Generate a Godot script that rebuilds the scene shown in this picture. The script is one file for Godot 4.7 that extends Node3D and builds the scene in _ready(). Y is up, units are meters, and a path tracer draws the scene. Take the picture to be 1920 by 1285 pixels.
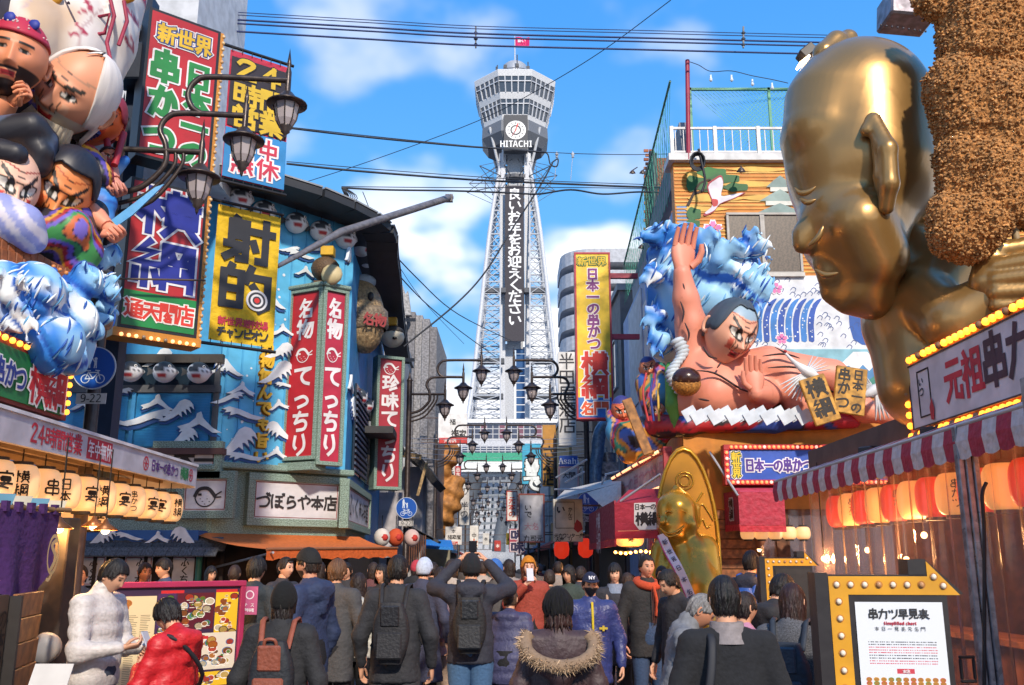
extends Node3D
const CH:=1.7
const FPX:=1753.0
const TH:=0.2304
var M:={}
var T:={}
var used:={}
var rng:=RandomNumberGenerator.new()
var nzf:=FastNoiseLite.new()
const G:={
	"一":"1aja","日":"=42gi 4aga","本":"16j6 a1aj a62f a6if 6fef","の":"a59c5g2d3885c4h6ibgfcj~",
	"串":"=43g8 =2bih a0ak","か":"26c5e8dfbi8h~ 916b3j~ f3i7jb~","つ":"18c5h6jbfh6i~",
	"横":"1686 414j 471d 578b a3j3 c1c5 h1h5 96k6 =a8je e6ee abjb cf9j hfkj",
	"綱":"5125751a8a 4a4j 1d1h 7d8h a2aj a2j2jj c4d7 h4g7 b8i8 e8ef cbcfhfhb",
	"新":"5153 1494 3547 7567 1898 1c9c 585j 5d1h 5d9g i2c4 c4ccaj c9k9 g9gj",
	"世":"17j7 525hih a1ad f1fd adfd","界":"=41ga a1aa 46g6 aa2g aaig 7d7f4j dddj",
	"通":"1245 18484f1i 4f8ijj 72i2d5 878g 87j7jg 8bjb 8fjf d6dg","天":"24i4 1aja a4aa2j aaij",
	"閣":"121j 128288 1585 1888 c2c8 c2j2jj c5j5 c8j8 9a6e 8cdc6i 9ddg =8gdj","店":"a0a3 23j3 333b1j b5bc b8j8 =7cij",
	"射":"5143 333d 33939j6j 3696 3999 1d9d 9d1j b6k6 h1hjej cbde","的":"4134 =148i 1b8b c1a7 b5j5jhgj d9gd",
	"遊":"1245 18484f1i 4f8ijj 8184 64b4 876f 77b7af e1c4 d3k3 d6j6g8 d9k9 g8gfef","技":"1575 414j2i 1c79 94k4 e1e9 a9i98j bbkj",
	"場":"1676 414f 1f8d =b1i8 b4i4 9bkb bb8g bdjdihgj edaj","チ":"g234 19j9 a3ab5j","ャ":"4ag8ed 86bj","ン":"2357 3iegj5~",
	"ピ":"525hih 59g7 =g1j4","オ":"16j6 d1djai d62g","2":"3562c2f56e3i~ 3ihi","4":"d23did d2dj","9":"f7ca6a3662c2f6fbch6j~","-":"3aga",
	"時":"=137g 1979 a4k4 f1f8 98k8 9ckc h9hjej bebg","間":"121j 128288 1585 1888 c2c8 c2j2jj c5j5 c8j8 =7bdj 7fdf",
	"営":"4264 a1a4 g1e4 1518 15j5j8 =57fb abad =3dhj","業":"8084 c0c4 4154 g1f4 15j5 6678 e6d8 29i9 4cgc 1fjf a9ak af2k afik",
	"年":"5125 44i4 59h9 595e 1eje b4bk","中":"=36hd a0ak","無":"5125 34i4 19j9 1eje 545e 949e d4de h4he 2g1k 7g8j cgdj hgjk",
	"休":"5117 444k 76k6 d1dk d67f d6kf","名":"813a 74g43i 679a =8chj","物":"3216 1686 414k 1d8b b188 a5k5jfhjej e58f i5bi",
	"て":"14j3c69bcgii~","っ":"3ac8hbgf7i~","ち":"24i4 914b~ 4bd9hcfh7i~","り":"524a6d~ e1g8fe9j~",
	"珍":"1383 1989 1g8e 434f e199 e1k9 g7cb hbbe ifai~","味":"=157f b4j4 98k8 e1ek e88g e8kg","何":"5117 444k 74k4 h4hkek =97ee",
	"ん":"a12j7badbheijc~","で":"14i3c59bcgii~ f8hb i6k9","も":"a1989ecihhib~ 36g6 3bgb","旨":"4148i8 g244 =5afj 5eff",
	"い":"353c6h8e~ g5jc~","づ":"18c5h6jbfh6i~ f0h3 i0k3","ぼ":"322a3j~ 84h4 8aha d4dg9i8fcgjj~ i0j2 k0k2","ら":"83e4~ 655c 5cd9hdeh6j~",
	"や":"18e4j8fc~ 649j~ c1e4","良":"a0a2 =43ga 47g7 4a4jah 9aij gcce","お":"16b6~ 616h3h2d7ahagfdi~ e3i6",
	"を":"25h4 a13b79acag~ j96e7ihi~","迎":"1245 18484f1i 4f8ijj b2838ebc e2j2jbgb e2eg","え":"73d4~ 38g83i 9cddghji~","く":"e15afj",
	"だ":"25d5 813i bai9 bf9iji~ h0i3 j0k3","さ":"26j5 a1ge~ 4c5hciih~","半":"4266 g1e6 28i8 1cjc a0ak","田":"=23ii 2aia a3ai",
	"屋":"33j3 j3j7 37j7 333c1j 6aia ab7dhd 8gig cdcj 5jkj","酒":"1346 194b 1j5e 73k3 =86jj b3ba g3ga 8eje",
	"元":"43g3 19j9 897e2j c9ciijif","祖":"3154 15751c 484k 578b =b2ii b7i7 bdid 9iki","カ":"26h6gifj 915e2j","ツ":"2447 8397 i2gd8j~",
	"早":"=42ga 46g6 1eje aaak","見":"=41gc 45g5 48g8 8c7g2j ccciiijg","表":"34h4 48g8 1cjc a1ac ac3h 7f7jbh accekj",
	"門":"121j 128288 1585 1888 c2c8 c2j2jj c5j5 c8j8","宴":"a0a2 2623i3i6 =57fb 59f9 1eje 9c5hej ec2j~","ふ":"a0d4~ b59a9ebi7i~ 5b2h g9jf~","福":"3154 15751c 484k 578b a2j2 =c4i8 =aajj eaej afjf",
	"料":"2345 8365 1989 515j 583f 5a8d c3d5 c8da bfkc h1hj","理":"1383 1989 1g8e 434f =b2ib b7i7 e2ei bfjf ajkj","家":"a0a2 2623i3i6 46g6 a68a2d 8bafdhaj 9b3f ad3i i8ec dcij",
	"ト":"626j 69gd","ー":"2aja","テ":"43g3 18j8 a8af5j","ス":"33g39c2i bbij","タ":"813a 74g4dd4j 79db","ウ":"a1a4 3934 34g4ff8j","席":"a0a3 23j3 333b1j 57j7 848c 8cgc g4gc",
	"歳":"a0a4 14j4 55j5","大":"18j8 a1aa2j aaij","好":"417f9i 1676 726f1j a3i3e7 e7ejcj 9ckc","焼":"414c1j 1436 8567 4c8i 94k4 c2c9 h2h9 98k8 c93j gaghkhkf","寿":"44g4 37h7 1aja a17a1i e9ejbj","司":"23i3ijfj 37d7 =3adg",
}
func P(px:float,py:float,d:float)->Vector3:
	var u:=(px-960.0)/FPX
	var v:=(642.5-py)/FPX
	var k:=cos(TH)- v*sin(TH)
	return Vector3(u*d/k,CH+d*(v*cos(TH)+sin(TH))/k,-d)
func dx(px:float,py:float,x:float)->float:
	return x/P(px,py,1.0).x
func dy(px:float,py:float,y:float)->float:
	return(y-CH)/(P(px,py,1.0).y-CH)
func scale_at(py:float,d:float)->float:
	return P(961,py,d).x-P(960,py,d).x
func lc(h:String)->Color:return Color(h).srgb_to_linear()
func noise_tex(key:String,fr:float,lo:float,hi:float,oct:=4,ty:=FastNoiseLite.TYPE_SIMPLEX_SMOOTH,stretch:=Vector2.ONE)->ImageTexture:
	if T.has(key):return T[key]
	var nz:=FastNoiseLite.new()
	nz.seed=key.hash()% 10007;nz.frequency=fr;nz.noise_type=ty;nz.fractal_octaves=oct
	var img:=nz.get_seamless_image(256,256,false,false,0.1,true)
	img.convert(Image.FORMAT_RGB8)
	if stretch !=Vector2.ONE:
		img.resize(int(256*stretch.x),int(256*stretch.y))
	var data:=img.get_data()
	for i in data.size():
		data[i]=int(clampf(lo+(hi-lo)*data[i]/255.0,0,1)*255.0)
	img.set_data(img.get_width(),img.get_height(),false,Image.FORMAT_RGB8,data)
	T[key]=ImageTexture.create_from_image(img)
	return T[key]
func normal_tex(key:String,fr:float,strength:float,oct:=4,ty:=FastNoiseLite.TYPE_SIMPLEX_SMOOTH)->ImageTexture:
	if T.has(key):return T[key]
	var nz:=FastNoiseLite.new()
	nz.seed=key.hash()% 10007;nz.frequency=fr;nz.noise_type=ty;nz.fractal_octaves=oct
	var img:=nz.get_seamless_image(256,256,false,false,0.1,true)
	img.convert(Image.FORMAT_RGBA8)
	img.bump_map_to_normal_map(strength)
	T[key]=ImageTexture.create_from_image(img)
	return T[key]
func mat(h:String,rough:=0.8,metal:=0.0,look:="paint",sc:=1.0)->StandardMaterial3D:
	var key:="%s %s %s %s %s" %[h,rough,metal,look,sc]
	if M.has(key):return M[key]
	var m:=StandardMaterial3D.new()
	m.albedo_color=Color(h);m.roughness=rough;m.metallic=metal
	if look !="":
		m.uv1_triplanar=true;m.uv1_world_triplanar=true
		m.uv1_scale=Vector3.ONE*sc
	match look:
		"paint":
			m.albedo_texture=noise_tex("soil",0.02,0.86,1.04,6)
			m.uv1_scale=Vector3.ONE*0.55*sc
			m.normal_enabled=true;m.normal_texture=normal_tex("uneven",0.012,3.0,5);m.normal_scale=0.25
		"cloth":
			m.albedo_texture=noise_tex("weave",0.05,0.85,1.06,5)
			m.uv1_scale=Vector3.ONE*2.2*sc
			m.uv1_world_triplanar=false
			m.normal_enabled=true;m.normal_texture=normal_tex("folds",0.05,6.0,4);m.normal_scale=0.4
		"wood":
			m.albedo_texture=noise_tex("grain",0.018,0.55,1.12,5,FastNoiseLite.TYPE_SIMPLEX_SMOOTH,Vector2(0.25,4.0))
			m.uv1_scale=Vector3(1.2,1.2,1.2)*sc
		"stone":
			m.albedo_texture=noise_tex("mottle",0.06,0.45,1.2,5)
			m.normal_enabled=true;m.normal_texture=normal_tex("pits",0.08,8.0,5);m.normal_scale=0.6
		"metal":
			m.albedo_texture=noise_tex("rub",0.03,0.6,1.1,6)
			m.roughness_texture=noise_tex("rubr",0.02,0.5,1.3,5)
		"hair":
			m.uv1_world_triplanar=false
			m.uv1_scale=Vector3(16.0,1.1,16.0)
			m.albedo_texture=noise_tex("lock",0.05,0.4,1.3,4)
			m.normal_enabled=true;m.normal_texture=normal_tex("lockn",0.05,9.0,4);m.normal_scale=1.0
		"crust":
			m.albedo_texture=noise_tex("crumb",0.07,0.35,1.25,4,FastNoiseLite.TYPE_CELLULAR)
			m.normal_enabled=true;m.normal_texture=normal_tex("crumbn",0.07,16.0,4,FastNoiseLite.TYPE_CELLULAR);m.normal_scale=1.0
	M[key]=m
	return m
func glow(h:String,e:float,base:="")->StandardMaterial3D:
	var key:="glow %s %s %s" %[h,e,base]
	if M.has(key):return M[key]
	var m:=StandardMaterial3D.new()
	m.albedo_color=Color(base if base !="" else h);m.roughness=0.5
	m.emission_enabled=true;m.emission=Color(h);m.emission_energy_multiplier=e
	M[key]=m
	return m
func vmat(rough:=0.6,metal:=0.0,look:="")->StandardMaterial3D:
	var key:="v %s %s %s" %[rough,metal,look]
	if M.has(key):return M[key]
	var m:StandardMaterial3D=mat("#ffffff",rough,metal,look).duplicate()
	m.vertex_color_use_as_albedo=true
	M[key]=m
	return m
func pane(h:String,alpha:float,rough:=0.05)->StandardMaterial3D:
	var key:="pane %s %s %s" %[h,alpha,rough]
	if M.has(key):return M[key]
	var m:=StandardMaterial3D.new()
	m.albedo_color=Color(Color(h),alpha);m.transparency=BaseMaterial3D.TRANSPARENCY_ALPHA;m.roughness=rough
	M[key]=m
	return m
func gx(n:Node)->Transform3D:
	var t:=Transform3D.IDENTITY
	while n !=null and n !=self:
		t=(n as Node3D).transform*t
		n=n.get_parent()
	return t
func numbered(called:String)->String:
	if not used.has(called):
		used[called]=0
		return called
	used[called]+=1
	return "%s_%03d" %[called,used[called]]
func tag(o:Node,label:String,category:String,group:="",kind:="")->Node:
	if label !="":o.set_meta("label",label)
	if category !="":o.set_meta("category",category)
	if group !="":o.set_meta("group",group)
	if kind !="":o.set_meta("kind",kind)
	return o
func thing(called:String,label:String,category:String,at:=Vector3.ZERO,group:="")->Node3D:
	var o:=Node3D.new()
	o.name=numbered(called);add_child(o);o.position=at
	tag(o,label,category,group)
	return o
func ms()->SurfaceTool:
	var st:=SurfaceTool.new()
	st.begin(Mesh.PRIMITIVE_TRIANGLES);st.set_smooth_group(-1)
	return st
func put(called:String,mesh:Mesh,parent:Node,t:=Transform3D.IDENTITY,m:Material=null)->MeshInstance3D:
	var o:=MeshInstance3D.new()
	o.mesh=mesh
	if m:o.material_override=m
	o.name=numbered(called)if parent==self else called
	parent.add_child(o,true)
	o.transform=gx(parent).affine_inverse()*t
	return o
func done(called:String,st:SurfaceTool,m:Material,parent:Node=self)->MeshInstance3D:
	st.generate_normals()
	st.set_material(m)
	return put(called,st.commit(),parent)
func struct(called:String,st:SurfaceTool,m:Material)->MeshInstance3D:
	var o:=done(called,st,m)
	o.set_meta("kind","structure")
	return o
func tri(st:SurfaceTool,a:Vector3,b:Vector3,c:Vector3)->void:
	st.add_vertex(a);st.add_vertex(c);st.add_vertex(b)
func quad(st:SurfaceTool,a:Vector3,b:Vector3,c:Vector3,d:Vector3)->void:
	tri(st,a,b,c);tri(st,a,c,d)
func box(st:SurfaceTool,t:Transform3D,s:Vector3,ch:=0.0)->void:
	st.set_smooth_group(-1)
	var h:=s*0.5
	for ax in 3:
		for sg:float in[-1.0,1.0]:
			var n:=Vector3.ZERO;n[ax]=sg
			var u:=Vector3.ZERO;u[(ax+1)% 3]=1.0
			var v:=Vector3.ZERO;v[(ax+2)% 3]=1.0
			if sg<0:
				var w:=u;u=v;v=w
			var hn:=h*n
			var hu:=(h*u)- u*ch
			var hv:=(h*v)- v*ch
			quad(st,t*(hn-hu-hv),t*(hn+hu-hv),t*(hn+hu+hv),t*(hn-hu+hv))
	if ch>0.0:
		for ax in 3:
			var b:=(ax+1)% 3
			var c:=(ax+2)% 3
			for sb:float in[-1.0,1.0]:
				for sc:float in[-1.0,1.0]:
					var p:=Vector3.ZERO;p[ax]=h[ax]- ch;p[b]=sb*h[b];p[c]=sc*(h[c]- ch)
					var q:=p;q[b]=sb*(h[b]- ch);q[c]=sc*h[c]
					var p2:=p;p2[ax]=-p2[ax]
					var q2:=q;q2[ax]=-q2[ax]
					if sb*sc>0:quad(st,t*p,t*q,t*q2,t*p2)
					else:quad(st,t*q,t*p,t*p2,t*q2)
		for sx:float in[-1.0,1.0]:
			for sy:float in[-1.0,1.0]:
				for sz:float in[-1.0,1.0]:
					var a:=Vector3(sx*h.x,sy*(h.y-ch),sz*(h.z-ch))
					var b2:=Vector3(sx*(h.x-ch),sy*h.y,sz*(h.z-ch))
					var c2:=Vector3(sx*(h.x-ch),sy*(h.y-ch),sz*h.z)
					if sx*sy*sz>0:tri(st,t*a,t*b2,t*c2)
					else:tri(st,t*a,t*c2,t*b2)
func bx(st:SurfaceTool,c:Vector3,s:Vector3,ch:=0.0)->void:
	box(st,Transform3D(Basis.IDENTITY,c),s,ch)
func frame_z(z:Vector3,up:=Vector3.UP)->Basis:
	z=z.normalized()
	if absf(z.dot(up))>0.99:up=Vector3.RIGHT
	var x:=up.cross(z).normalized()
	return Basis(x,z.cross(x),z)
func bar(st:SurfaceTool,a:Vector3,b:Vector3,w:float,h:float,up:=Vector3.UP,ch:=0.0)->void:
	box(st,Transform3D(frame_z(b-a,up),(a+b)*0.5),Vector3(w,h,a.distance_to(b)),ch)
func tube(st:SurfaceTool,pts:Array,rad,n:=8,caps:=true,flat:=1.0)->void:
	var k:=pts.size()
	var rings:Array[PackedVector3Array]=[]
	var d0:Vector3=(pts[1]- pts[0]).normalized()
	var u:=(Vector3.UP if absf(d0.y)<0.9 else Vector3.RIGHT)
	u=(u-d0*u.dot(d0)).normalized()
	for i in k:
		var dir:Vector3
		if i==0:dir=pts[1]- pts[0]
		elif i==k-1:dir=pts[k-1]- pts[k-2]
		else:dir=(pts[i+1]- pts[i]).normalized()+(pts[i]- pts[i-1]).normalized()
		dir=dir.normalized()
		u=(u-dir*u.dot(dir)).normalized()
		var w:=dir.cross(u)
		var r:float=rad[i]if rad is Array else rad
		var ring:=PackedVector3Array()
		for j in n:
			var a:=TAU*j/n
			ring.append(pts[i]+(u*sin(a)*flat+w*cos(a))*r)
		rings.append(ring)
	loft(st,rings,caps)
func loft(st:SurfaceTool,rings:Array,caps:=true,smooth:=true)->void:
	st.set_smooth_group(0 if smooth else -1)
	var n:int=rings[0].size()
	for i in rings.size()- 1:
		var a:PackedVector3Array=rings[i]
		var b:PackedVector3Array=rings[i+1]
		for j in n:
			var j2:=(j+1)% n
			quad(st,a[j],b[j],b[j2],a[j2])
	if caps:
		st.set_smooth_group(-1)
		for e in[0,rings.size()- 1]:
			var r:PackedVector3Array=rings[e]
			var c:=Vector3.ZERO
			for p in r:c+=p
			c/=n
			for j in n:
				if e==0:tri(st,c,r[j],r[(j+1)% n])
				else:tri(st,c,r[(j+1)% n],r[j])
func lathe(st:SurfaceTool,t:Transform3D,prof:Array,n:=16,smooth:=true)->void:
	st.set_smooth_group(0 if smooth else -1)
	for i in prof.size()- 1:
		var a:Vector2=prof[i]
		var b:Vector2=prof[i+1]
		for j in n:
			var c0:=Vector2.from_angle(TAU*j/n)
			var c1:=Vector2.from_angle(TAU*(j+1)/n)
			var p:=t*Vector3(a.x*c0.x,a.y,-a.x*c0.y)
			var q:=t*Vector3(a.x*c1.x,a.y,-a.x*c1.y)
			var r:=t*Vector3(b.x*c1.x,b.y,-b.x*c1.y)
			var s:=t*Vector3(b.x*c0.x,b.y,-b.x*c0.y)
			if a.x>0.0001:tri(st,p,q,r)
			if b.x>0.0001:tri(st,p,r,s)
func ball(st:SurfaceTool,c:Vector3,r:Vector3,n:=12,b:=Basis.IDENTITY)->void:
	var prof:=[]
	for i in n/2+1:
		var a:=-PI/2+PI*i/(n/2)
		prof.append(Vector2(maxf(cos(a),0.0),sin(a)))
	lathe(st,Transform3D(b*Basis.from_scale(r),c),prof,n)
func flat_poly(st:SurfaceTool,t:Transform3D,poly:PackedVector2Array,z:=0.0)->void:
	if Geometry2D.is_polygon_clockwise(poly):poly.reverse()
	var ix:=Geometry2D.triangulate_polygon(poly)
	for i in range(0,ix.size(),3):
		var p:=[]
		for j in 3:p.append(poly[ix[i+j]])
		if(p[1]- p[0]).cross(p[2]- p[0])<0:p=[p[0],p[2],p[1]]
		tri(st,t*Vector3(p[0].x,p[0].y,z),t*Vector3(p[1].x,p[1].y,z),t*Vector3(p[2].x,p[2].y,z))
func prism(st:SurfaceTool,t:Transform3D,poly:PackedVector2Array,z0:float,z1:float)->void:
	st.set_smooth_group(-1)
	if Geometry2D.is_polygon_clockwise(poly):poly.reverse()
	flat_poly(st,t,poly,z1)
	for i in poly.size():
		var a:=poly[i]
		var b:=poly[(i+1)% poly.size()]
		quad(st,t*Vector3(a.x,a.y,z0),t*Vector3(b.x,b.y,z0),t*Vector3(b.x,b.y,z1),t*Vector3(a.x,a.y,z1))
	flat_poly(st,t*Transform3D(Basis.from_scale(Vector3(-1,1,1)),Vector3.ZERO),PackedVector2Array(Array(poly).map(func(p):return Vector2(-p.x,p.y))),z0)
func disc(st:SurfaceTool,t:Transform3D,r:float,z:float,n:=24)->void:
	st.set_smooth_group(-1)
	for j in n:
		var a:=Vector2.from_angle(TAU*j/n)*r
		var b:=Vector2.from_angle(TAU*(j+1)/n)*r
		tri(st,t*Vector3(0,0,z),t*Vector3(a.x,a.y,z),t*Vector3(b.x,b.y,z))
func ring2(st:SurfaceTool,t:Transform3D,r0:float,r1:float,z:float,n:=24,sx:=1.0)->void:
	st.set_smooth_group(-1)
	for j in n:
		var a:=Vector2.from_angle(TAU*j/n)*Vector2(sx,1)
		var b:=Vector2.from_angle(TAU*(j+1)/n)*Vector2(sx,1)
		quad(st,t*Vector3(a.x*r0,a.y*r0,z),t*Vector3(a.x*r1,a.y*r1,z),t*Vector3(b.x*r1,b.y*r1,z),t*Vector3(b.x*r0,b.y*r0,z))
func rect(st:SurfaceTool,t:Transform3D,x0:float,y0:float,x1:float,y1:float,z:float)->void:
	st.set_smooth_group(-1)
	quad(st,t*Vector3(x0,y0,z),t*Vector3(x1,y0,z),t*Vector3(x1,y1,z),t*Vector3(x0,y1,z))
func curve(pts:Array,per:=5)->Array:
	var out:=[]
	var k:=pts.size()
	for i in k-1:
		var p0=pts[maxi(i-1,0)]
		var p1=pts[i]
		var p2=pts[i+1]
		var p3=pts[mini(i+2,k-1)]
		for j in per:
			var s:=float(j)/per
			out.append(0.5*((2.0*p1)+(p2-p0)*s+(2.0*p0-5.0*p1+4.0*p2-p3)*s*s+(3.0*p1-p0-3.0*p2+p3)*s*s*s))
	out.append(pts[k-1])
	return out
func stroke(st:SurfaceTool,t:Transform3D,pts:Array,w:float,z:float,taper:=1.0)->void:
	st.set_smooth_group(-1)
	var k:=pts.size()
	if k<2:return
	var p:Array=pts.duplicate()
	p[0]=p[0]+(p[0]- p[1]).normalized()*w*0.4
	p[k-1]=p[k-1]+(p[k-1]- p[k-2]).normalized()*w*0.4
	var l:=[]
	var r:=[]
	for i in k:
		var d0:Vector2=(p[i]- p[i-1]).normalized()if i>0 else(p[1]- p[0]).normalized()
		var d1:Vector2=(p[i+1]- p[i]).normalized()if i<k-1 else d0
		var n:Vector2=(d0+d1)
		n=Vector2(-d1.y,d1.x)if n.length()<0.2 else Vector2(-n.y,n.x).normalized()
		var cs:=maxf(n.dot(Vector2(-d0.y,d0.x)),0.62)
		var ww:=w*0.5/cs*lerpf(1.0,taper,float(i)/(k-1))
		l.append(p[i]+n*ww);r.append(p[i]- n*ww)
	for i in k-1:
		var z0:=z+0.00012*i
		var z1:=z0+0.00012
		quad(st,t*Vector3(r[i].x,r[i].y,z0),t*Vector3(r[i+1].x,r[i+1].y,z1),t*Vector3(l[i+1].x,l[i+1].y,z1),t*Vector3(l[i].x,l[i].y,z0))
const GRID:="0123456789abcdefghijk"
var glyphs:={}
func glyph(ch:String)->Array:
	if glyphs.has(ch):return glyphs[ch]
	var out:=[]
	for token in(G.get(ch,"")as String).split(" ",false):
		var s:String=token
		var curved:=s.ends_with("~")
		var boxed:=s.begins_with("=")
		s=s.trim_suffix("~").trim_prefix("=")
		var pts:=[]
		for i in range(0,s.length()- 1,2):
			pts.append(Vector2(GRID.find(s[i])/20.0-0.5,0.5-GRID.find(s[i+1])/20.0))
		if boxed:
			var a:Vector2=pts[0]
			var b:Vector2=pts[1]
			out.append([a,Vector2(a.x,b.y)])
			out.append([a,Vector2(b.x,a.y),b])
			out.append([Vector2(a.x,b.y),b])
		else:
			out.append(curve(pts,4)if curved and pts.size()>2 else pts)
	glyphs[ch]=out
	return out
func text(st:SurfaceTool,s:String,t:Transform3D,x:float,y:float,size:float,w:float,vert:=true,z:=0.004,sx:=1.0,gap:=1.0,slant:=0.0)->void:
	var c:=Vector2(x,y)
	var n:=0
	for ch in s:
		if ch !=" ":
			for s0 in glyph(ch):
				var pts:=[]
				for p:Vector2 in s0:pts.append(c+Vector2((p.x+p.y*slant)*size*sx,p.y*size))
				stroke(st,t,pts,w*size,z+0.00025*n)
				n=(n+1)% 12
		c+=Vector2(0,-size*gap)if vert else Vector2(size*sx*gap,0)
func lettering(parent:Node,s:String,t:Transform3D,x:float,y:float,size:float,w:float,col:String,vert:=true,z:=0.004,sx:=1.0,gap:=1.0,edge:="",ew:=0.12,em:=0.0,edge2:="")->void:
	if edge2 !="":
		var st2:=ms()
		text(st2,s,t,x,y,size,w+ew*1.9,vert,z-0.0035,sx,gap)
		done("lettering_edge",st2,mat(edge2,0.6),parent)
	if edge !="":
		var st1:=ms()
		text(st1,s,t,x,y,size,w+ew,vert,z,sx,gap)
		done("lettering_edge",st1,mat(edge,0.6),parent)
		z+=0.0035
	var st:=ms()
	text(st,s,t,x,y,size,w,vert,z,sx,gap)
	done("lettering",st,glow(col,em)if em>0 else mat(col,0.6),parent)
func latin(parent:Node,s:String,t:Transform3D,h:float,col:String,z:=0.004,bold:=true,serif:=false,sx:=1.0)->void:
	var f:=SystemFont.new()
	f.font_names=PackedStringArray(["Droid Serif" if serif else "Droid Sans"]);f.font_weight=700 if bold else 400
	var tm:=TextMesh.new()
	tm.text=s;tm.font=f;tm.font_size=32;tm.pixel_size=h/23.0;tm.depth=0.004
	put("lettering",tm,parent,t*Transform3D(Basis.from_scale(Vector3(sx,1,1)),Vector3(0,0,z)),mat(col,0.6))
func board(tl:Vector2,bl:Vector2,tr:Vector2,dl:float,dr:=-1.0)->Dictionary:
	var a:=P(tl.x,tl.y,dl)
	if dr<0:dr=dy(tr.x,tr.y,a.y)
	var b:=P(tr.x,tr.y,dr)
	var c:=P(bl.x,bl.y,dl)
	b.y=a.y
	var w:=a.distance_to(b)
	var h:=a.y-c.y
	var x:=(b-a)/w
	var t:=Transform3D(Basis(x,Vector3.UP,x.cross(Vector3.UP)),(a+b)*0.5+Vector3(0,-h*0.5,0))
	return{"t":t,"w":w,"h":h}
func blob(prims:Array,cell:float,soft:float,ymin:=-1e9)->Dictionary:
	var lo:=Vector3.ONE*1e9
	var hi:=-lo
	for pr:Array in prims:
		var sc:Vector3=pr[4]if pr.size()>4 else Vector3.ONE
		for e in[0,2]:
			var r:Vector3=sc*(float(pr[e+1])+soft*2.5)
			lo=lo.min(pr[e]- r);hi=hi.max(pr[e]+r)
	lo -=Vector3.ONE*cell;hi+=Vector3.ONE*cell*2
	var nx:=int((hi.x-lo.x)/cell)+2
	var ny:=int((hi.y-lo.y)/cell)+2
	var nz:=int((hi.z-lo.z)/cell)+2
	var f:=PackedFloat32Array()
	f.resize(nx*ny*nz)
	var kk:=1.0/soft
	var sy:=nx
	var sz:=nx*ny
	for pr:Array in prims:
		var sc:Vector3=pr[4]if pr.size()>4 else Vector3.ONE
		var ms_:=minf(sc.x,minf(sc.y,sc.z))
		var a:Vector3=pr[0]
		var b:Vector3=pr[2]
		var ra:float=pr[1]
		var rb:float=pr[3]
		var mg:=soft*4.0
		var l:=a.min(b)- sc*(maxf(ra,rb)+mg/ms_)- lo
		var h:=a.max(b)+sc*(maxf(ra,rb)+mg/ms_)- lo
		var x0:=maxi(int(l.x/cell),0)
		var y0:=maxi(int(l.y/cell),0)
		var z0:=maxi(int(l.z/cell),0)
		var x1:=mini(int(h.x/cell)+1,nx-1)
		var y1:=mini(int(h.y/cell)+1,ny-1)
		var z1:=mini(int(h.z/cell)+1,nz-1)
		var isx:=1.0/sc.x
		var isy:=1.0/sc.y
		var isz:=1.0/sc.z
		var ddx:=(b.x-a.x)*isx
		var ddy:=(b.y-a.y)*isy
		var ddz:=(b.z-a.z)*isz
		var l2:=maxf(ddx*ddx+ddy*ddy+ddz*ddz,1e-9)
		var dr:=rb-ra
		for z in range(z0,z1+1):
			var pz:=(lo.z+z*cell-a.z)*isz
			for y in range(y0,y1+1):
				var py:=(lo.y+y*cell-a.y)*isy
				var i:=z*sz+y*sy+x0
				var base:=py*ddy+pz*ddz
				for x in range(x0,x1+1):
					var px:=(lo.x+x*cell-a.x)*isx
					var s:=clampf((px*ddx+base)/l2,0.0,1.0)
					var ex:=px-ddx*s
					var ey:=py-ddy*s
					var ez:=pz-ddz*s
					var d:=(sqrt(ex*ex+ey*ey+ez*ez)- ra-dr*s)*ms_
					if d<mg:f[i]+=exp(-d*kk)
					i+=1
	if ymin>-1e8:
		var yc:=int((ymin-lo.y)/cell)+1
		for z in nz:
			for y in mini(yc,ny):
				for x in nx:f[z*sz+y*sy+x]=0.0
	var vid:=PackedInt32Array()
	vid.resize(nx*ny*nz);vid.fill(-1)
	var vs:=PackedVector3Array()
	var cells:=PackedInt32Array()
	var off:=PackedInt32Array([0,1,sy,sy+1,sz,sz+1,sz+sy,sz+sy+1])
	var eds:=[[0,1],[2,3],[4,5],[6,7],[0,2],[1,3],[4,6],[5,7],[0,4],[1,5],[2,6],[3,7]]
	var g:=PackedFloat32Array()
	g.resize(8)
	for z in nz-1:
		for y in ny-1:
			var row:=z*sz+y*sy
			for x in nx-1:
				var i:=row+x
				var c0:=f[i]>1.0
				if c0==(f[i+1]>1.0)and c0==(f[i+sy]>1.0)and c0==(f[i+sz]>1.0)and c0==(f[i+sy+1]>1.0)and c0==(f[i+sz+1]>1.0)and c0==(f[i+sz+sy]>1.0)and c0==(f[i+sz+sy+1]>1.0):
					continue
				for j in 8:g[j]=-log(maxf(f[i+off[j]],0.002))
				var acc:=Vector3.ZERO
				var n:=0
				for e:Array in eds:
					var ga:=g[e[0]]
					var gb:=g[e[1]]
					if(ga<0.0)!=(gb<0.0):
						var s:=ga/(ga-gb)
						var pa:=Vector3(e[0]& 1,(e[0]>>1)& 1,e[0]>>2)
						var pb:=Vector3(e[1]& 1,(e[1]>>1)& 1,e[1]>>2)
						acc+=pa.lerp(pb,s);n+=1
				vid[i]=vs.size()
				cells.append(i)
				vs.append(lo+(Vector3(x,y,z)+acc/maxf(n,1))*cell)
	var ix:=PackedInt32Array()
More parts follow.
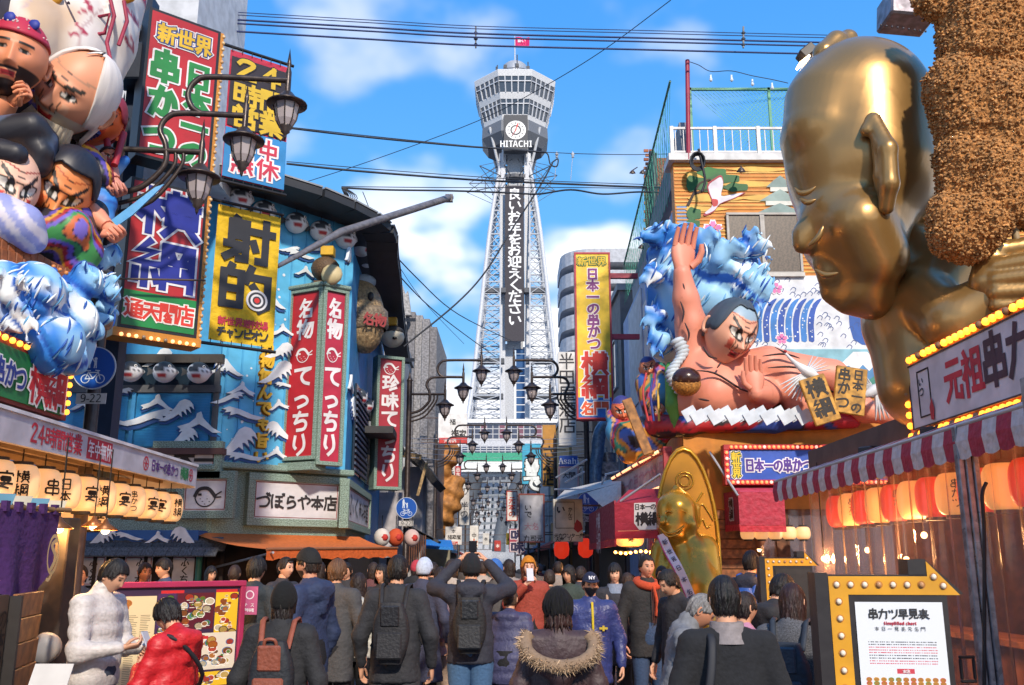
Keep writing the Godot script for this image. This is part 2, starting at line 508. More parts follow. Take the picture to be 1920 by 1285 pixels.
	for i in cells:
		var c0:=f[i]>1.0
		for ax in 3:
			var st:=1 if ax==0 else(sy if ax==1 else sz)
			if(f[i+st]>1.0)==c0:continue
			var u:=sy if ax==0 else(sz if ax==1 else 1)
			var v:=sz if ax==0 else(1 if ax==1 else sy)
			var a:=vid[i]
			var b:=vid[i-u]
			var c:=vid[i-u-v]
			var d:=vid[i-v]
			if b<0 or c<0 or d<0:continue
			if not c0:ix.append_array(PackedInt32Array([a,b,c,a,c,d]))
			else:ix.append_array(PackedInt32Array([a,c,b,a,d,c]))
	return{"v":vs,"i":ix}
func blob_normals(d:Dictionary)->PackedVector3Array:
	var vs:PackedVector3Array=d.v
	var ix:PackedInt32Array=d.i
	var ns:=PackedVector3Array()
	ns.resize(vs.size())
	for k in range(0,ix.size(),3):
		var n:=(vs[ix[k+2]]- vs[ix[k]]).cross(vs[ix[k+1]]- vs[ix[k]])
		ns[ix[k]]+=n;ns[ix[k+1]]+=n;ns[ix[k+2]]+=n
	for k in ns.size():ns[k]=ns[k].normalized()
	return ns
func blob_mesh(d:Dictionary,m:Material,shift=null,tint=null)->ArrayMesh:
	var ns:=blob_normals(d)
	var vs:PackedVector3Array=d.v
	if shift !=null:
		for k in vs.size():vs[k]+=ns[k]*float(shift.call(vs[k],ns[k]))
		d.v=vs
		ns=blob_normals(d)
	var arr:=[]
	arr.resize(Mesh.ARRAY_MAX)
	arr[Mesh.ARRAY_VERTEX]=vs;arr[Mesh.ARRAY_NORMAL]=ns;arr[Mesh.ARRAY_INDEX]=d.i
	if tint !=null:
		var cs:=PackedColorArray()
		cs.resize(vs.size())
		for k in vs.size():cs[k]=tint.call(vs[k],ns[k])
		arr[Mesh.ARRAY_COLOR]=cs
	var am:=ArrayMesh.new()
	am.add_surface_from_arrays(Mesh.PRIMITIVE_TRIANGLES,arr)
	am.surface_set_material(0,m)
	return am
func bump(x:float,c:float,w:float)->float:
	var q:=(x-c)/w
	return exp(-q*q)
func head(st:SurfaceTool,t:Transform3D,hs:Vector3,na:int,ne:int,look:Dictionary)->void:
	st.set_smooth_group(0)
	var skin:Color=look.get("skin",lc("#d9a88c"))
	var lip:Color=look.get("lip",lc("#b06458"))
	var hairc:Color=look.get("brow",lc("#1c1614"))
	var nose:float=look.get("nose",0.24)
	var fierce:float=look.get("fierce",0.0)
	var red:Color=look.get("paint",skin)
	var grid:Array[PackedVector3Array]=[]
	var cols:Array[PackedColorArray]=[]
	for e in ne+1:
		var row:=PackedVector3Array()
		var cr:=PackedColorArray()
		var el:=PI/2-PI*e/ne
		for a in na:
			var f:=float(a)/na*2.0-1.0
			var az:=PI*(0.55*f+0.45*f*f*f)
			var n:=Vector3(sin(az)*cos(el),sin(el),cos(az)*cos(el))
			var x:=n.x
			var y:=n.y
			var p:=n
			var jaw:=smoothstep(0.0,-1.0,y)
			p.x*=1.0-0.28*jaw
			if n.z>0:p.z*=1.0-0.06*jaw
			else:p.z*=1.0-0.35*jaw
			p.z -=0.08*jaw*0.0
			var c:=skin
			if n.z>0.0:
				var ax:=absf(x)
				var w:=smoothstep(0.0,0.35,n.z)
				var ny:=clampf((0.12-y)/0.46,0.0,1.0)
				var nb:=exp(-pow(x/(0.07+0.10*ny),2.0))*nose*(ny*ny*smoothstep(-0.46,-0.30,y)+0.12*bump(y,0.0,0.16))
				p.z+=w*nb
				p.z -=w*0.085*bump(ax,0.36,0.17)*bump(y,0.03,0.12)
				p.z+=w*0.05*bump(ax,0.30,0.28)*bump(y,0.2,0.08)*(1.0+fierce)
				p.z+=w*0.05*bump(ax,0.42,0.2)*bump(y,-0.25,0.2)*(1.0+fierce*1.5)
				p.z+=w*0.055*bump(x,0.0,0.26)*(bump(y,-0.53,0.045)+bump(y,-0.63,0.05))*(1.0+fierce)
				p.z+=w*0.10*bump(x,0.0,0.25)*bump(y,-0.86,0.14)
				var yb:=y-0.21-fierce*(ax-0.3)*0.9
				if ax>0.13 and ax<0.58 and absf(yb)<0.04+fierce*0.03:c=hairc
				var ex:=(ax-0.34)/(0.155+0.07*fierce)
				var ey:=(y-0.03-fierce*(ax-0.34)*0.4)/(0.05+0.06*fierce)
				var er:=ex*ex+ey*ey
				if er<1.0:
					c=lc("#d8d2c8")if fierce>0 or look.get("open",false)else lc("#8f7a70")
					if absf(ax-0.34+0.05*fierce)<0.07:c=lc("#120e0c")
				elif er<1.5+0.3*fierce:c=hairc if ey>0 or fierce>0 else skin*0.75
				if ax<0.26 and absf(y+0.58+(0.10*ax*ax if fierce==0.0 else -0.5*ax*ax))<0.055+0.045*fierce:
					c=lip
					if absf(y+0.585)<0.012+0.02*fierce and ax<0.2:c=lip*0.35
				if fierce>0.0:
					if absf(ax-0.25 -(0.12-y)*0.12)<0.02 and y<-0.12 and y>-0.5:c=hairc
					if absf(ax-0.17)<0.018 and y<-0.24 and y>-0.42:c=hairc
					if absf(ax-0.45)<0.09 and absf(y+0.28)<0.16:c=red
					if ax<0.12 and y>0.12 and y<0.5 and fmod(absf(y)*7.0,1.0)<0.16:c=hairc
					if absf(y-0.42-0.25*fierce*ax)<0.02 and ax>0.08:c=red.lerp(hairc,0.4)
				elif y<-0.18 and n.z>0.2 and look.has("mask"):
					c=look.mask;p.z+=0.02
				if look.has("beard")and y<-0.36 and(ax>0.3 or y<-0.7 or(y>-0.5 and y<-0.42)):c=look.beard
			if look.has("cap")and y>float(look.capline)+0.15*absf(x):c=look.cap
			row.append(t*(p*hs))
			cr.append(c)
		grid.append(row);cols.append(cr)
	for e in ne:
		for a in na:
			var b:=(a+1)% na
			var q:=[[e,a],[e+1,a],[e+1,b],[e,a],[e+1,b],[e,b]]
			for k in[0,2,1,3,5,4]:
				if(e==0 and k>2)or(e==ne-1 and k<3):continue
				st.set_color(cols[q[k][0]][q[k][1]])
				st.add_vertex(grid[q[k][0]][q[k][1]])
	st.set_color(skin)
	if not look.get("no_ears",false):
		for s:float in[-1.0,1.0]:
			var ring:Array=[]
			for k in 9:
				var an:=lerpf(-2.4,2.2,k/8.0)
				ring.append(t*(Vector3(s*(0.98+0.07*cos(an)),0.0+0.2*sin(an)*(1.0 if an>0 else 1.2),-0.12-0.13*cos(an))*hs))
			tube(st,ring,hs.x*0.085,6)
			ball(st,t*(Vector3(s*0.93,-0.02,-0.1)*hs),Vector3(0.05,0.2,0.12)*hs,8,t.basis.orthonormalized())
func hair(st:SurfaceTool,t:Transform3D,hs:Vector3,line:Array,col:Color,thick:=1.1,strands:=0.035,na:=48,nr:=12,flare:=0.0,sd:=0.0,vary:=0.5)->void:
	st.set_smooth_group(0)
	var grid:Array[PackedVector3Array]=[]
	for r in nr+2:grid.append(PackedVector3Array())
	for a in na:
		var az:=TAU*a/na
		var w:=absf(wrapf(az,-PI,PI))
		var e:float=lerpf(line[0],line[1],smoothstep(0.65,1.15,w))
		e=lerpf(e,line[2],smoothstep(1.5,2.05,w))
		var jag:=strands*(2.0*nzf.get_noise_2d(a*37.0,sd*100.0)+nzf.get_noise_2d(a*91.0,5.0+sd))
		e+=jag*(2.2 if line[2]<-0.8 else 0.9)
		for r in nr+2:
			var q:=minf(float(r)/nr,1.0)
			var y:=lerpf(1.0,e,q*(0.35+0.65*q))
			var rad:=1.0
			var sink:=0.0
			if y>0.0:rad=sqrt(maxf(1.0-y*y,0.0))
			else:
				rad=1.0+flare*-y -(0.22*minf(-y,1.0)if line[2]>-1.0 else 0.05*-y)
				sink=-y*0.10 if cos(az)<0 else 0.0
			var k:=thick+strands*(nzf.get_noise_2d(a*53.0+sd*7.0,y*12.0)+0.8*nzf.get_noise_2d(a*7.0+sd,y*20.0))*smoothstep(1.0,0.8,y)*1.3
			if r==nr+1:k -=0.11
			var yy:=y*(thick if y>0 else 1.0)
			grid[r].append(t*(Vector3(sin(az)*rad*k,yy,cos(az)*rad*k+sink)*hs))
	for r in nr+1:
		for a in na:
			var b:=(a+1)% na
			var c:=col*(1.0+vary*nzf.get_noise_2d(a*61.0,sd*9.0+r*2.0));c.a=1.0
			st.set_color(c)
			if r==0:tri(st,grid[0][0],grid[1][a],grid[1][b])
			else:quad(st,grid[r][a],grid[r+1][a],grid[r+1][b],grid[r][b])
func hand(st:SurfaceTool,t:Transform3D,s:float,curl:float,mirror:=1.0,n:=6)->void:
	var rings:Array=[]
	for k in 6:
		var q:=k/5.0
		var ring:=PackedVector3Array()
		var hw:float=[0.026,0.03,0.037,0.041,0.041,0.034][k]
		var th:float=[0.021,0.02,0.018,0.016,0.014,0.010][k]
		for j in 10:
			var an:=-TAU*j/10
			ring.append(t*(Vector3(cos(an)*hw*mirror,-0.095*q,sin(an)*th*mirror)*s))
		rings.append(ring)
	loft(st,rings)
	var spots:=[[-0.030,0.068,0.0085],[-0.010,0.078,0.0092],[0.011,0.074,0.009],[0.030,0.058,0.008]]
	for f:Array in spots:
		var p:=Vector3(f[0]*mirror,-0.085,0.0)
		var pts:=[t*(p*s)]
		var rr:=[f[2]*s*1.1]
		var an:=0.15
		for k in 3:
			an+=curl*(1.15 if k<2 else 0.8)
			p+=Vector3(f[0]*0.12*mirror*(1.0-curl),-cos(an),sin(an))*f[1]*[0.45,0.32,0.26][k]
			pts.append(t*(p*s));rr.append(f[2]*s*[1.0,0.9,0.72][k])
		tube(st,pts,rr,n)
	var th:=[Vector3(-0.024,-0.022,0.008),Vector3(-0.046,-0.045,0.016+0.012*curl),Vector3(-0.052+0.02*curl,-0.072,0.026+0.018*curl),Vector3(-0.05+0.035*curl,-0.094,0.030+0.02*curl)]
	tube(st,th.map(func(v):return t*(v*Vector3(mirror,1,1)*s)),[0.013*s,0.0115*s,0.010*s,0.007*s],n)
func person(label:String,px:float,py:float,d:float,yaw:float,o:={},group:="people in the shopping street")->Node3D:
	var top:=P(px,py,d)
	var hat:float=o.get("hat_h",0.0)
	var hgt:float=clampf(o.get("height",top.y-hat),1.3,1.95)
	var s:=hgt/1.72
	var who:=thing("person",label,"person",Vector3.ZERO,group)
	who.position=Vector3(top.x,o.get("sink",minf(0.0,top.y-hat-hgt))*0.0,-d)
	who.rotation.y=deg_to_rad(yaw)
	var w:=gx(who)*Transform3D(Basis.from_scale(Vector3.ONE*s),Vector3.ZERO)
	var fine:bool=o.get("fine",true)
	var skin:Color=lc(o.get("skin","#c99678"))
	var bulk:float=o.get("bulk",1.0)
	var lean:float=deg_to_rad(o.get("lean",0.0))
	var hip:=Vector3(0,0.92,0)
	var bend:=func(v:Vector3)->Vector3:return hip+(v-hip).rotated(Vector3.RIGHT,lean)if v.y>hip.y else v
	var fem:float=o.get("slim",0.0)
	var sw:=0.185-0.02*fem
	var neck:Vector3=bend.call(Vector3(0,1.43,-0.01))
	var hb:=Basis(Vector3.UP,deg_to_rad(o.get("turn",0.0)))*Basis(Vector3.RIGHT,lean*0.7+deg_to_rad(o.get("nod",0.0)))
	var hc:Vector3=neck+hb*Vector3(0,0.165,0.028)
	var ht:=w*Transform3D(hb,hc)
	var hs:=Vector3(0.074,0.112,0.094)
	var arms:Dictionary=o.get("arms",{})
	var def:={"re":Vector3(-sw-0.1,1.09,-0.03),"rw":Vector3(-sw-0.1,0.84,0.06),"le":Vector3(sw+0.1,1.09,-0.03),"lw":Vector3(sw+0.1,0.84,0.06)}
	for k in def:
		var v:Vector3=arms.get(k,def[k])
		def[k]=bend.call(v)
	var shr:Vector3=bend.call(Vector3(-sw,1.372,-0.01))
	var shl:Vector3=bend.call(Vector3(sw,1.372,-0.01))
	var st:=ms()
	st.set_color(skin)
	var look:Dictionary={"skin":skin,"lip":lc(o.get("lip","#a8604f")),"brow":lc(o.get("hair","#17120f")),"nose":0.2}
	look.merge(o.get("face",{}),true)
	head(st,ht,hs,56 if fine else 20,44 if fine else 16,look)
	st.set_color(skin)
	tube(st,[w*(neck-Vector3(0,0.10,0)),w*(neck+hb*Vector3(0,0.03,0)),w*(neck+hb*Vector3(0,0.10,0.01))],[0.06*s,0.054*s,0.053*s],10)
	tube(st,[w*hip,w*bend.call(Vector3(0,1.12,0)),w*bend.call(Vector3(0,1.34,0)),w*neck],[0.08*s,0.07*s,0.07*s,0.05*s],10)
	for sd in["r","l"]:
		var e:Vector3=def[sd+"e"]
		var wr:Vector3=def[sd+"w"]
		tube(st,[w*(shr if sd=="r" else shl),w*e,w*wr],[0.045*s,0.036*s,0.026*s],7)
		var dir:Vector3=(wr-e).normalized()
		var palm:Vector3=o.get("palm_"+sd,Vector3(0,0,0)- Vector3(wr.x,0,0)).normalized()
		palm=(palm-dir*palm.dot(dir)).normalized()
		var hbz:=Basis((-dir).cross(palm),-dir,palm)
		hand(st,w*Transform3D(hbz,wr),1.0,o.get("curl_"+sd,0.35),1.0 if sd=="r" else -1.0,6 if fine else 4)
	var body:=done("body",st,vmat(0.55),who)
	var stride:float=o.get("stride",0.0)
	var long_skirt:bool=o.get("skirt",false)
	var leg:=ms()
	for sg:float in[-1.0,1.0]:
		var f:=sg*stride
		var lw:float=o.get("leg",1.0)
		var pts:=[Vector3(sg*0.075,0.95,-0.01),Vector3(sg*0.09,0.78,0.01+f*0.2),Vector3(sg*0.095,0.5,0.02+f*0.55),Vector3(sg*0.1,0.3,-0.01+f*0.75),Vector3(sg*0.1,0.07,-0.02+f)]
		tube(leg,pts.map(func(v):return w*v),[0.105*s,0.098*s*lw,0.072*s*lw,0.066*s*lw,0.058*s*lw],10)
	var hipst:Array=[w*Vector3(0,0.84,0),w*Vector3(0,0.93,0),w*Vector3(0,1.06,0)]
	tube(leg,hipst,[0.13*s,0.155*s,0.13*s],12)
	if long_skirt:tube(leg,[w*Vector3(0,0.35,0),w*Vector3(0,0.7,0),w*Vector3(0,0.95,0)],[0.24*s,0.2*s,0.14*s],14)
	done("trousers" if not long_skirt else "skirt",leg,mat(o.get("trousers","#1a1b20"),0.85,0.0,"cloth"),who)
	for sg:float in[-1.0,1.0]:
		var f:=sg*stride
		var sh:=ms()
		var rings:Array=[]
		for k in 6:
			var q:=k/5.0
			var ring:=PackedVector3Array()
			var hw:float=[0.030,0.038,0.038,0.045,0.043,0.022][k]
			var hh:float=[0.05,0.055,0.045,0.034,0.026,0.016][k]
			for j in 8:
				var an:=TAU*j/8
				ring.append(w*Vector3(sg*0.1+cos(an)*hw,maxf(hh+sin(an)*hh,0.002),-0.085+f+0.27*q))
			rings.append(ring)
		loft(sh,rings)
		done("shoe",sh,mat(o.get("shoe","#17171a"),0.6),who)
	var cell:=(0.024 if fine else 0.04)
	var hem:float=o.get("hem",0.72)
	var b:=bulk*0.92
	var pr:Array=[]
	for sg:float in[-1.0,1.0]:
		pr.append([bend.call(Vector3(sg*sw*0.44,1.30,0)),0.098*b,bend.call(Vector3(sg*0.075,1.0,0.0)),0.108*b,Vector3(1,1,0.95)])
		pr.append([Vector3(sg*0.075,0.96,0),0.11*b,Vector3(sg*(0.085+(0.05 if hem<0.6 else 0.0)),hem-0.12,0),(0.125 if hem<0.6 else 0.115)*b])
	pr.append([bend.call(Vector3(0,1.32,0.015)),0.105*b,bend.call(Vector3(0,0.98,0.01)),0.115*b])
	pr.append([Vector3(0,0.96,0),0.11*b,Vector3(0,hem-0.12,0),0.125*b])
	pr.append([shr,0.062*b,shl,0.062*b])
	for sg:float in[-1.0,1.0]:pr.append([bend.call(Vector3(0,1.42,-0.02)),0.05,bend.call(Vector3(sg*sw*0.8,1.385,-0.015)),0.045])
	pr.append([neck+Vector3(0,-0.06,-0.01),0.08*b,neck+hb*Vector3(0,o.get("collar",0.02),0.0),0.064])
	for sd in["r","l"]:
		var sh:Vector3=shr if sd=="r" else shl
		var e:Vector3=def[sd+"e"]
		var wr:Vector3=def[sd+"w"]
		pr.append([sh,0.066*b,e,0.056*b]);pr.append([e,0.055*b,wr+(e-wr).normalized()*0.035,0.043*(0.6+0.4*b)])
	if o.get("hood",false):
		pr.append([neck+Vector3(-0.06,-0.02,-0.10),0.065,neck+Vector3(0.06,-0.02,-0.10),0.065]);pr.append([neck+Vector3(0,-0.1,-0.11),0.05,neck+Vector3(0,-0.15,-0.11),0.04])
	var bl:=blob(pr,cell,0.016 if fine else 0.022,hem)
	for k in bl.v.size():bl.v[k]=bl.v[k]*s
	var quilt:float=o.get("quilt",0.0)
	var sd0:=px*0.37
	var cm:Material=mat("#"+Color(o.get("coat","#1c1d22")).lightened(0.05).to_html(false),o.get("rough",0.8),0.0,o.get("coat_look","cloth"),o.get("coat_scale",1.0))
	var wrinkle:float=o.get("wrinkle",0.006)
	var am:=blob_mesh(bl,cm,func(p:Vector3,n:Vector3)->float:
		var q:=0.0
		if quilt>0:q=quilt*(sqrt(absf(sin(p.y/s*PI/0.105)))- 0.75)*(1.0-0.7*absf(n.y))
		var f:=1.0-absf(nzf.get_noise_3d(p.x*70.0+sd0,p.y*190.0+p.x*60.0,p.z*70.0))*2.4
		return q+wrinkle*f+wrinkle*0.8*nzf.get_noise_3d(p.x*60.0,p.y*60.0+sd0,p.z*60.0))
	put("coat",am,who,gx(who))
	if o.has("collar_c"):
		var cs:=ms()
		tube(cs,[w*(neck+Vector3(0,-0.05,0)),w*(neck+Vector3(0,0.0,0)),w*(neck+Vector3(0,0.055,0))],[0.11*s,0.092*s,0.085*s],14)
		done("scarf" if o.get("scarf",false)else "collar",cs,mat(o.collar_c,0.9,0.0,"cloth"),who)
	var hl:Array=o.get("line",[0.5,-0.1,-0.62])
	if not o.get("bald",false):
		var hst:=ms()
		hair(hst,ht,hs,hl,lc(o.get("hair","#17120f")),o.get("thick",1.1),o.get("strands",0.05)*1.3,84 if fine else 24,14 if fine else 7,o.get("flare",0.0),px)
		done("hair",hst,vmat(0.55,0.0,"hair"),who)
	match o.get("hat",""):
		"beanie":
			var bs:=ms()
			hair(bs,ht,hs,[0.42,0.0,-0.45],lc(o.hat_c),1.2,0.008,40,12,0.0,3.0,0.15)
			done("beanie",bs,vmat(0.95,0.0,"cloth"),who)
		"fur":
			var bs:=ms()
			hair(bs,ht,hs,[0.2,-0.2,-0.3],lc(o.hat_c),1.46,0.13,110,26,0.0,3.0,0.9)
			done("fur_hat",bs,vmat(1.0),who)
		"cap":
			var bs:=ms()
			hair(bs,ht,hs,[0.38,0.2,0.05],lc(o.hat_c),1.16,0.004,40,12,0.0,3.0,0.1)
			var brim:=[]
			for k in 9:brim.append(Vector2.from_angle(PI*k/8.0)*Vector2(0.075,0.085))
			prism(bs,ht*Transform3D(Basis(Vector3.RIGHT,PI/2+0.18),Vector3(0,0.045,0.088)),PackedVector2Array(brim),-0.004,0.004)
			done("cap",bs,vmat(0.85,0.0,"cloth"),who)
	if o.has("pack"):
		var pk:=ms()
		var pt:=w*Transform3D(Basis(Vector3.RIGHT,lean),bend.call(Vector3(0,o.get("pack_y",1.12),-0.19*maxf(b,1.0))))
		var rings:Array=[]
		for k in 9:
			var q:=k/8.0
			var ring:=PackedVector3Array()
			var e:=pow(sin(PI*clampf(q,0.06,0.94)),0.3)
			for j in 16:
				var an:=-TAU*j/16
				var cx:=signf(cos(an))*pow(absf(cos(an)),0.55)
				var cz:=signf(sin(an))*pow(absf(sin(an)),0.55)
				ring.append(pt*Vector3(cx*0.145*e,-0.23+0.46*q,cz*0.075*e-0.01*sin(q*9.0)))
			rings.append(ring)
		rings.reverse()
		loft(pk,rings)
		var pack:=done("backpack",pk,mat(o.pack,0.7,0.0,"cloth"),who)
		var fl:=ms()
		box(fl,pt*Transform3D(Basis(Vector3.RIGHT,0.08),Vector3(0,-0.09,-0.08)),Vector3(0.2,0.2,0.03),0.012)
		done("pocket",fl,mat(o.get("flap_c",o.pack),0.65,0.0,"cloth"),pack)
		var f2:=ms()
		box(f2,pt*Transform3D(Basis(Vector3.RIGHT,-0.1),Vector3(0,0.13,-0.075)),Vector3(0.15,0.16,0.022),0.01)
		done("flap",f2,mat(o.get("flap_c",o.pack),0.5,0.0,"cloth"),pack)
		for sg:float in[-1.0,1.0]:
			var ss:=ms()
			tube(ss,[w*bend.call(Vector3(sg*0.09,1.30,-0.17*b)),w*bend.call(Vector3(sg*0.105,1.45+0.02*b,-0.08*b)),w*bend.call(Vector3(sg*0.11,1.465+0.02*b,0.0)),w*bend.call(Vector3(sg*0.115,1.36,0.09*b)),w*bend.call(Vector3(sg*0.13,1.15,0.125*b)),w*bend.call(Vector3(sg*0.19,1.0,0.0))],0.02*s,6,true,0.5)
			done("strap",ss,mat(o.get("strap_c",o.pack),0.7,0.0,"cloth"),pack)
	who.set_meta("w",w)
	who.set_meta("ht",ht)
	return who
func _ready()->void:
	rng.seed=71
	nzf.seed=12;nzf.frequency=0.05;nzf.fractal_octaves=2
	var cam:=Camera3D.new()
	cam.name="camera";add_child(cam)
	cam.position=Vector3(0,CH,0);cam.rotation.x=TH
	cam.fov=rad_to_deg(2.0*atan(642.5/FPX));cam.near=0.05;cam.far=2000.0;cam.current=true
	var env:=Environment.new()
	env.background_mode=Environment.BG_SKY
	env.tonemap_mode=Environment.TONE_MAPPER_LINEAR
	env.tonemap_exposure=1.4
	env.sdfgi_enabled=true;env.ssao_enabled=true;env.ssil_enabled=true
	var sky:=Sky.new()
	var sm:=PanoramaSkyMaterial.new()
	sm.panorama=sky_picture()
	sm.energy_multiplier=1.0
	sky.sky_material=sm
	env.sky=sky
	var we:=WorldEnvironment.new()
	we.name="world_environment";we.environment=env;add_child(we)
	var sun:=DirectionalLight3D.new()
	sun.name="sun";add_child(sun)
	sun.light_energy=1.1;sun.light_color=Color("#fff0dc");sun.light_angular_distance=3.0;sun.shadow_enabled=true
	sun.look_at_from_position(Vector3.ZERO,-Vector3(0.2,0.56,0.8))
	var steps:=[build_ground,build_tower,build_left_corner,build_left_row,build_right_row,build_centre,build_left_shop,build_float_left,build_left_signs,build_mural_house,build_wrestler,build_right_shop,build_gold_giant,build_gold_seated,build_lamps,build_wires,build_people,build_crowd]
	var only:=[]
	for s:Callable in steps:
		var t0:=Time.get_ticks_msec()
		s.call()
		if Time.get_ticks_msec()- t0>800:print(s.get_method()," ",Time.get_ticks_msec()- t0)
func sky_picture()->ImageTexture:
	var w:=1536
	var h:=768
	var img:=Image.create(w,h,false,Image.FORMAT_RGBF)
	var n:=FastNoiseLite.new()
	n.seed=11;n.frequency=0.0062;n.fractal_octaves=6;n.fractal_gain=0.52
	var top:=lc("#4690dc")
	var mid:=lc("#62a8e4")
	var low:=lc("#a4cfee")
	for y in h:
		var el:=PI/2-PI*(y+0.5)/h
		var base:=top
		if el>0.0:
			var q:=clampf(el/0.62,0,1)
			base=low.lerp(mid,smoothstep(0.0,0.5,q)).lerp(top,smoothstep(0.45,1.0,q))
		else:base=lc("#8d9096")
		for x in w:
			var c:=base
			if el>-0.02:
				var az:=TAU*(x+0.5)/w
				var dir:=Vector3(cos(el)*cos(az),sin(el),cos(el)*sin(az))*300.0
				var v:=n.get_noise_3d(dir.x,dir.y*1.7,dir.z)
				var cov:=smoothstep(0.02,0.22,v+0.42*smoothstep(0.42,0.15,el)- 0.16)
				var wisp:=0.55*smoothstep(0.16,0.55,n.get_noise_3d(dir.x*1.3+900.0,dir.y*2.2,dir.z*1.3))
				var k:=clampf(maxf(cov*smoothstep(0.55,0.25,el),wisp),0,1)
				var lum:=0.85+0.25*smoothstep(-0.1,0.5,v)
				c=base.lerp(Color(lum,lum*1.0,lum*1.03),k)
			img.set_pixel(x,y,c)
	return ImageTexture.create_from_image(img)
func build_ground()->void:
	var st:=ms()
	quad(st,Vector3(-500,0,60),Vector3(500,0,60),Vector3(500,0,-700),Vector3(-500,0,-700))
	struct("ground",st,mat("#77767a",0.9,0.0,"stone",0.4))
	st=ms()
	quad(st,Vector3(-3.0,0.004,12),Vector3(3.0,0.004,12),Vector3(-0.3,0.004,-160),Vector3(-5.6,0.004,-160))
	struct("road",st,mat("#6b6c70",0.85,0.0,"stone",0.8))
	st=ms()
	for k in 12:
		var z:=-5.0-k*3.0
		quad(st,Vector3(-0.9,0.008,z),Vector3(-0.2,0.008,z),Vector3(-0.2,0.008,z-1.6),Vector3(-0.9,0.008,z-1.6))
	struct("road_marking",st,mat("#3f6aa8",0.8,0.0,"stone",2.0))
	var slab:=BoxMesh.new()
	slab.size=Vector3(0.59,0.1,0.59)
	for m in 3:
		pass
	var pv:=Node3D.new()
	pv.name="pavement";add_child(pv);pv.set_meta("kind","structure")
	for i in 4:
		for k in 22:
			var mm:Material=[mat("#8a8684",0.9,0.0,"stone",1.0),mat("#7d7a7a",0.9,0.0,"stone",1.1),mat("#928d88",0.9,0.0,"stone",0.9)][(i*7+k*5+i*k)% 3]
			put("slab",slab,pv,Transform3D(Basis.IDENTITY,Vector3(3.35+i*0.6,0.045,-3.4-k*0.6)),mm)
			put("slab",slab,pv,Transform3D(Basis.IDENTITY,Vector3(-3.35-i*0.6,0.045,-3.4-k*0.6)),mm)
func build_tower()->void:
	var D:=173.0
	var base:=P(966,1000,D)
	base.y=0
	var cx:=base.x
	var cz:=base.z
	var tw:=thing("observation_tower","tall white steel lattice observation tower with octagonal glazed deck and clock","tower",base)
	var hy:=func(py:float)->float:return P(966,py,D).y
	var hw:=func(px:float,py:float)->float:return px*scale_at(py,D)
	var white:=mat("#c9ced6",0.5)
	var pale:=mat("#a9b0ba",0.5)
	var dark:=mat("#4b4f57",0.6)
	var lv:=[[1000,118],[900,100],[840,91],[790,84],[755,79],[715,74],[675,70],[635,66],[590,61],[545,57],[500,52],[455,47],[410,41],[370,35],[330,28],[300,26]]
	for sx:float in[-1.0,1.0]:
		for sz:float in[-1.0,1.0]:
			var st:=ms()
			var pts:=[]
			var rr:=[]
			for l:Array in lv:
				var w:float=hw.call(l[1],l[0])
				pts.append(Vector3(cx+sx*w,hy.call(l[0]),cz+sz*w));rr.append(0.42)
			pts[0].y=0.0
			tube(st,pts,rr,6)
			done("leg",st,white,tw)
	for face in 4:
		var st:=ms()
		var b:=Basis(Vector3.UP,face*PI/2)
		for i in lv.size()- 1:
			var w0:float=hw.call(lv[i][1],lv[i][0])
			var w1:float=hw.call(lv[i+1][1],lv[i+1][0])
			var y0:float=hy.call(lv[i][0])
			var y1:float=hy.call(lv[i+1][0])
			if i==0:continue
			var q:=func(x:float,y:float,w:float)->Vector3:return Vector3(cx,0,cz)+b*Vector3(x,y,w)
			var r:=0.13
			for sg:float in[-1.0,1.0]:
				var i0:float=hw.call(27,lv[i][0])
				if w1>i0+0.3:
					bar(st,q.call(sg*i0,y1,w1),q.call(sg*w1,y1,w1),0.26,0.26)
					bar(st,q.call(sg*i0,(y0+y1)/2,(w0+w1)/2),q.call(sg*(w0+w1)/2,(y0+y1)/2,(w0+w1)/2),0.14,0.14)
				for row in 2:
					var ya:=lerpf(y0,y1,row*0.5)
					var yb:=lerpf(y0,y1,row*0.5+0.5)
					var wa:=lerpf(w0,w1,row*0.5)
					var wb:=lerpf(w0,w1,row*0.5+0.5)
					bar(st,q.call(sg*wa,ya,wa),q.call(sg*minf(i0,wb),yb,wb),r,r)
					bar(st,q.call(sg*minf(i0,wa),ya,wa),q.call(sg*wb,yb,wb),r,r)
				bar(st,q.call(sg*minf(i0,w0),y0,w0),q.call(sg*minf(i0,w1),y1,w1),0.25,0.25)
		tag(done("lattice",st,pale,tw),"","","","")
	for py:float in[560.0,690.0,755.0]:
		var st:=ms()
		var w:float=hw.call(62 if py<600 else(72 if py<700 else 80),py)
		for sg:float in[-1.0,1.0]:
			bx(st,Vector3(cx+sg*w*0.62,hy.call(py),cz+w*0.8),Vector3(w*0.7,0.9,1.6))
		done("gallery",st,dark,tw)
	for sg:float in[-1.0,1.0]:
		var st:=ms()
		bx(st,Vector3(cx+sg*hw.call(22,540),(hy.call(300)+hy.call(800))/2,cz+3.0),Vector3(0.9,hy.call(300)- hy.call(800),0.9))
		bx(st,Vector3(cx+sg*hw.call(26,540),(hy.call(300)+hy.call(800))/2,cz+3.0),Vector3(0.35,hy.call(300)- hy.call(800),0.35))
		done("lift_column",st,white,tw)
	var st:=ms()
	bx(st,Vector3(cx,(hy.call(300)+hy.call(660))/2,cz+2.0),Vector3(3.0,hy.call(300)- hy.call(660),1.2))
	done("lift_shaft",st,mat("#aab0b8",0.5),tw)
	st=ms()
	for k in 10:
		bx(st,Vector3(cx+1.0,lerpf(hy.call(790),hy.call(655),(k+0.5)/10),cz+2.0),Vector3(1.6,1.15,0.6))
	done("lift_window",st,mat("#3f5f8a",0.15,0.2,""),tw)
	st=ms()
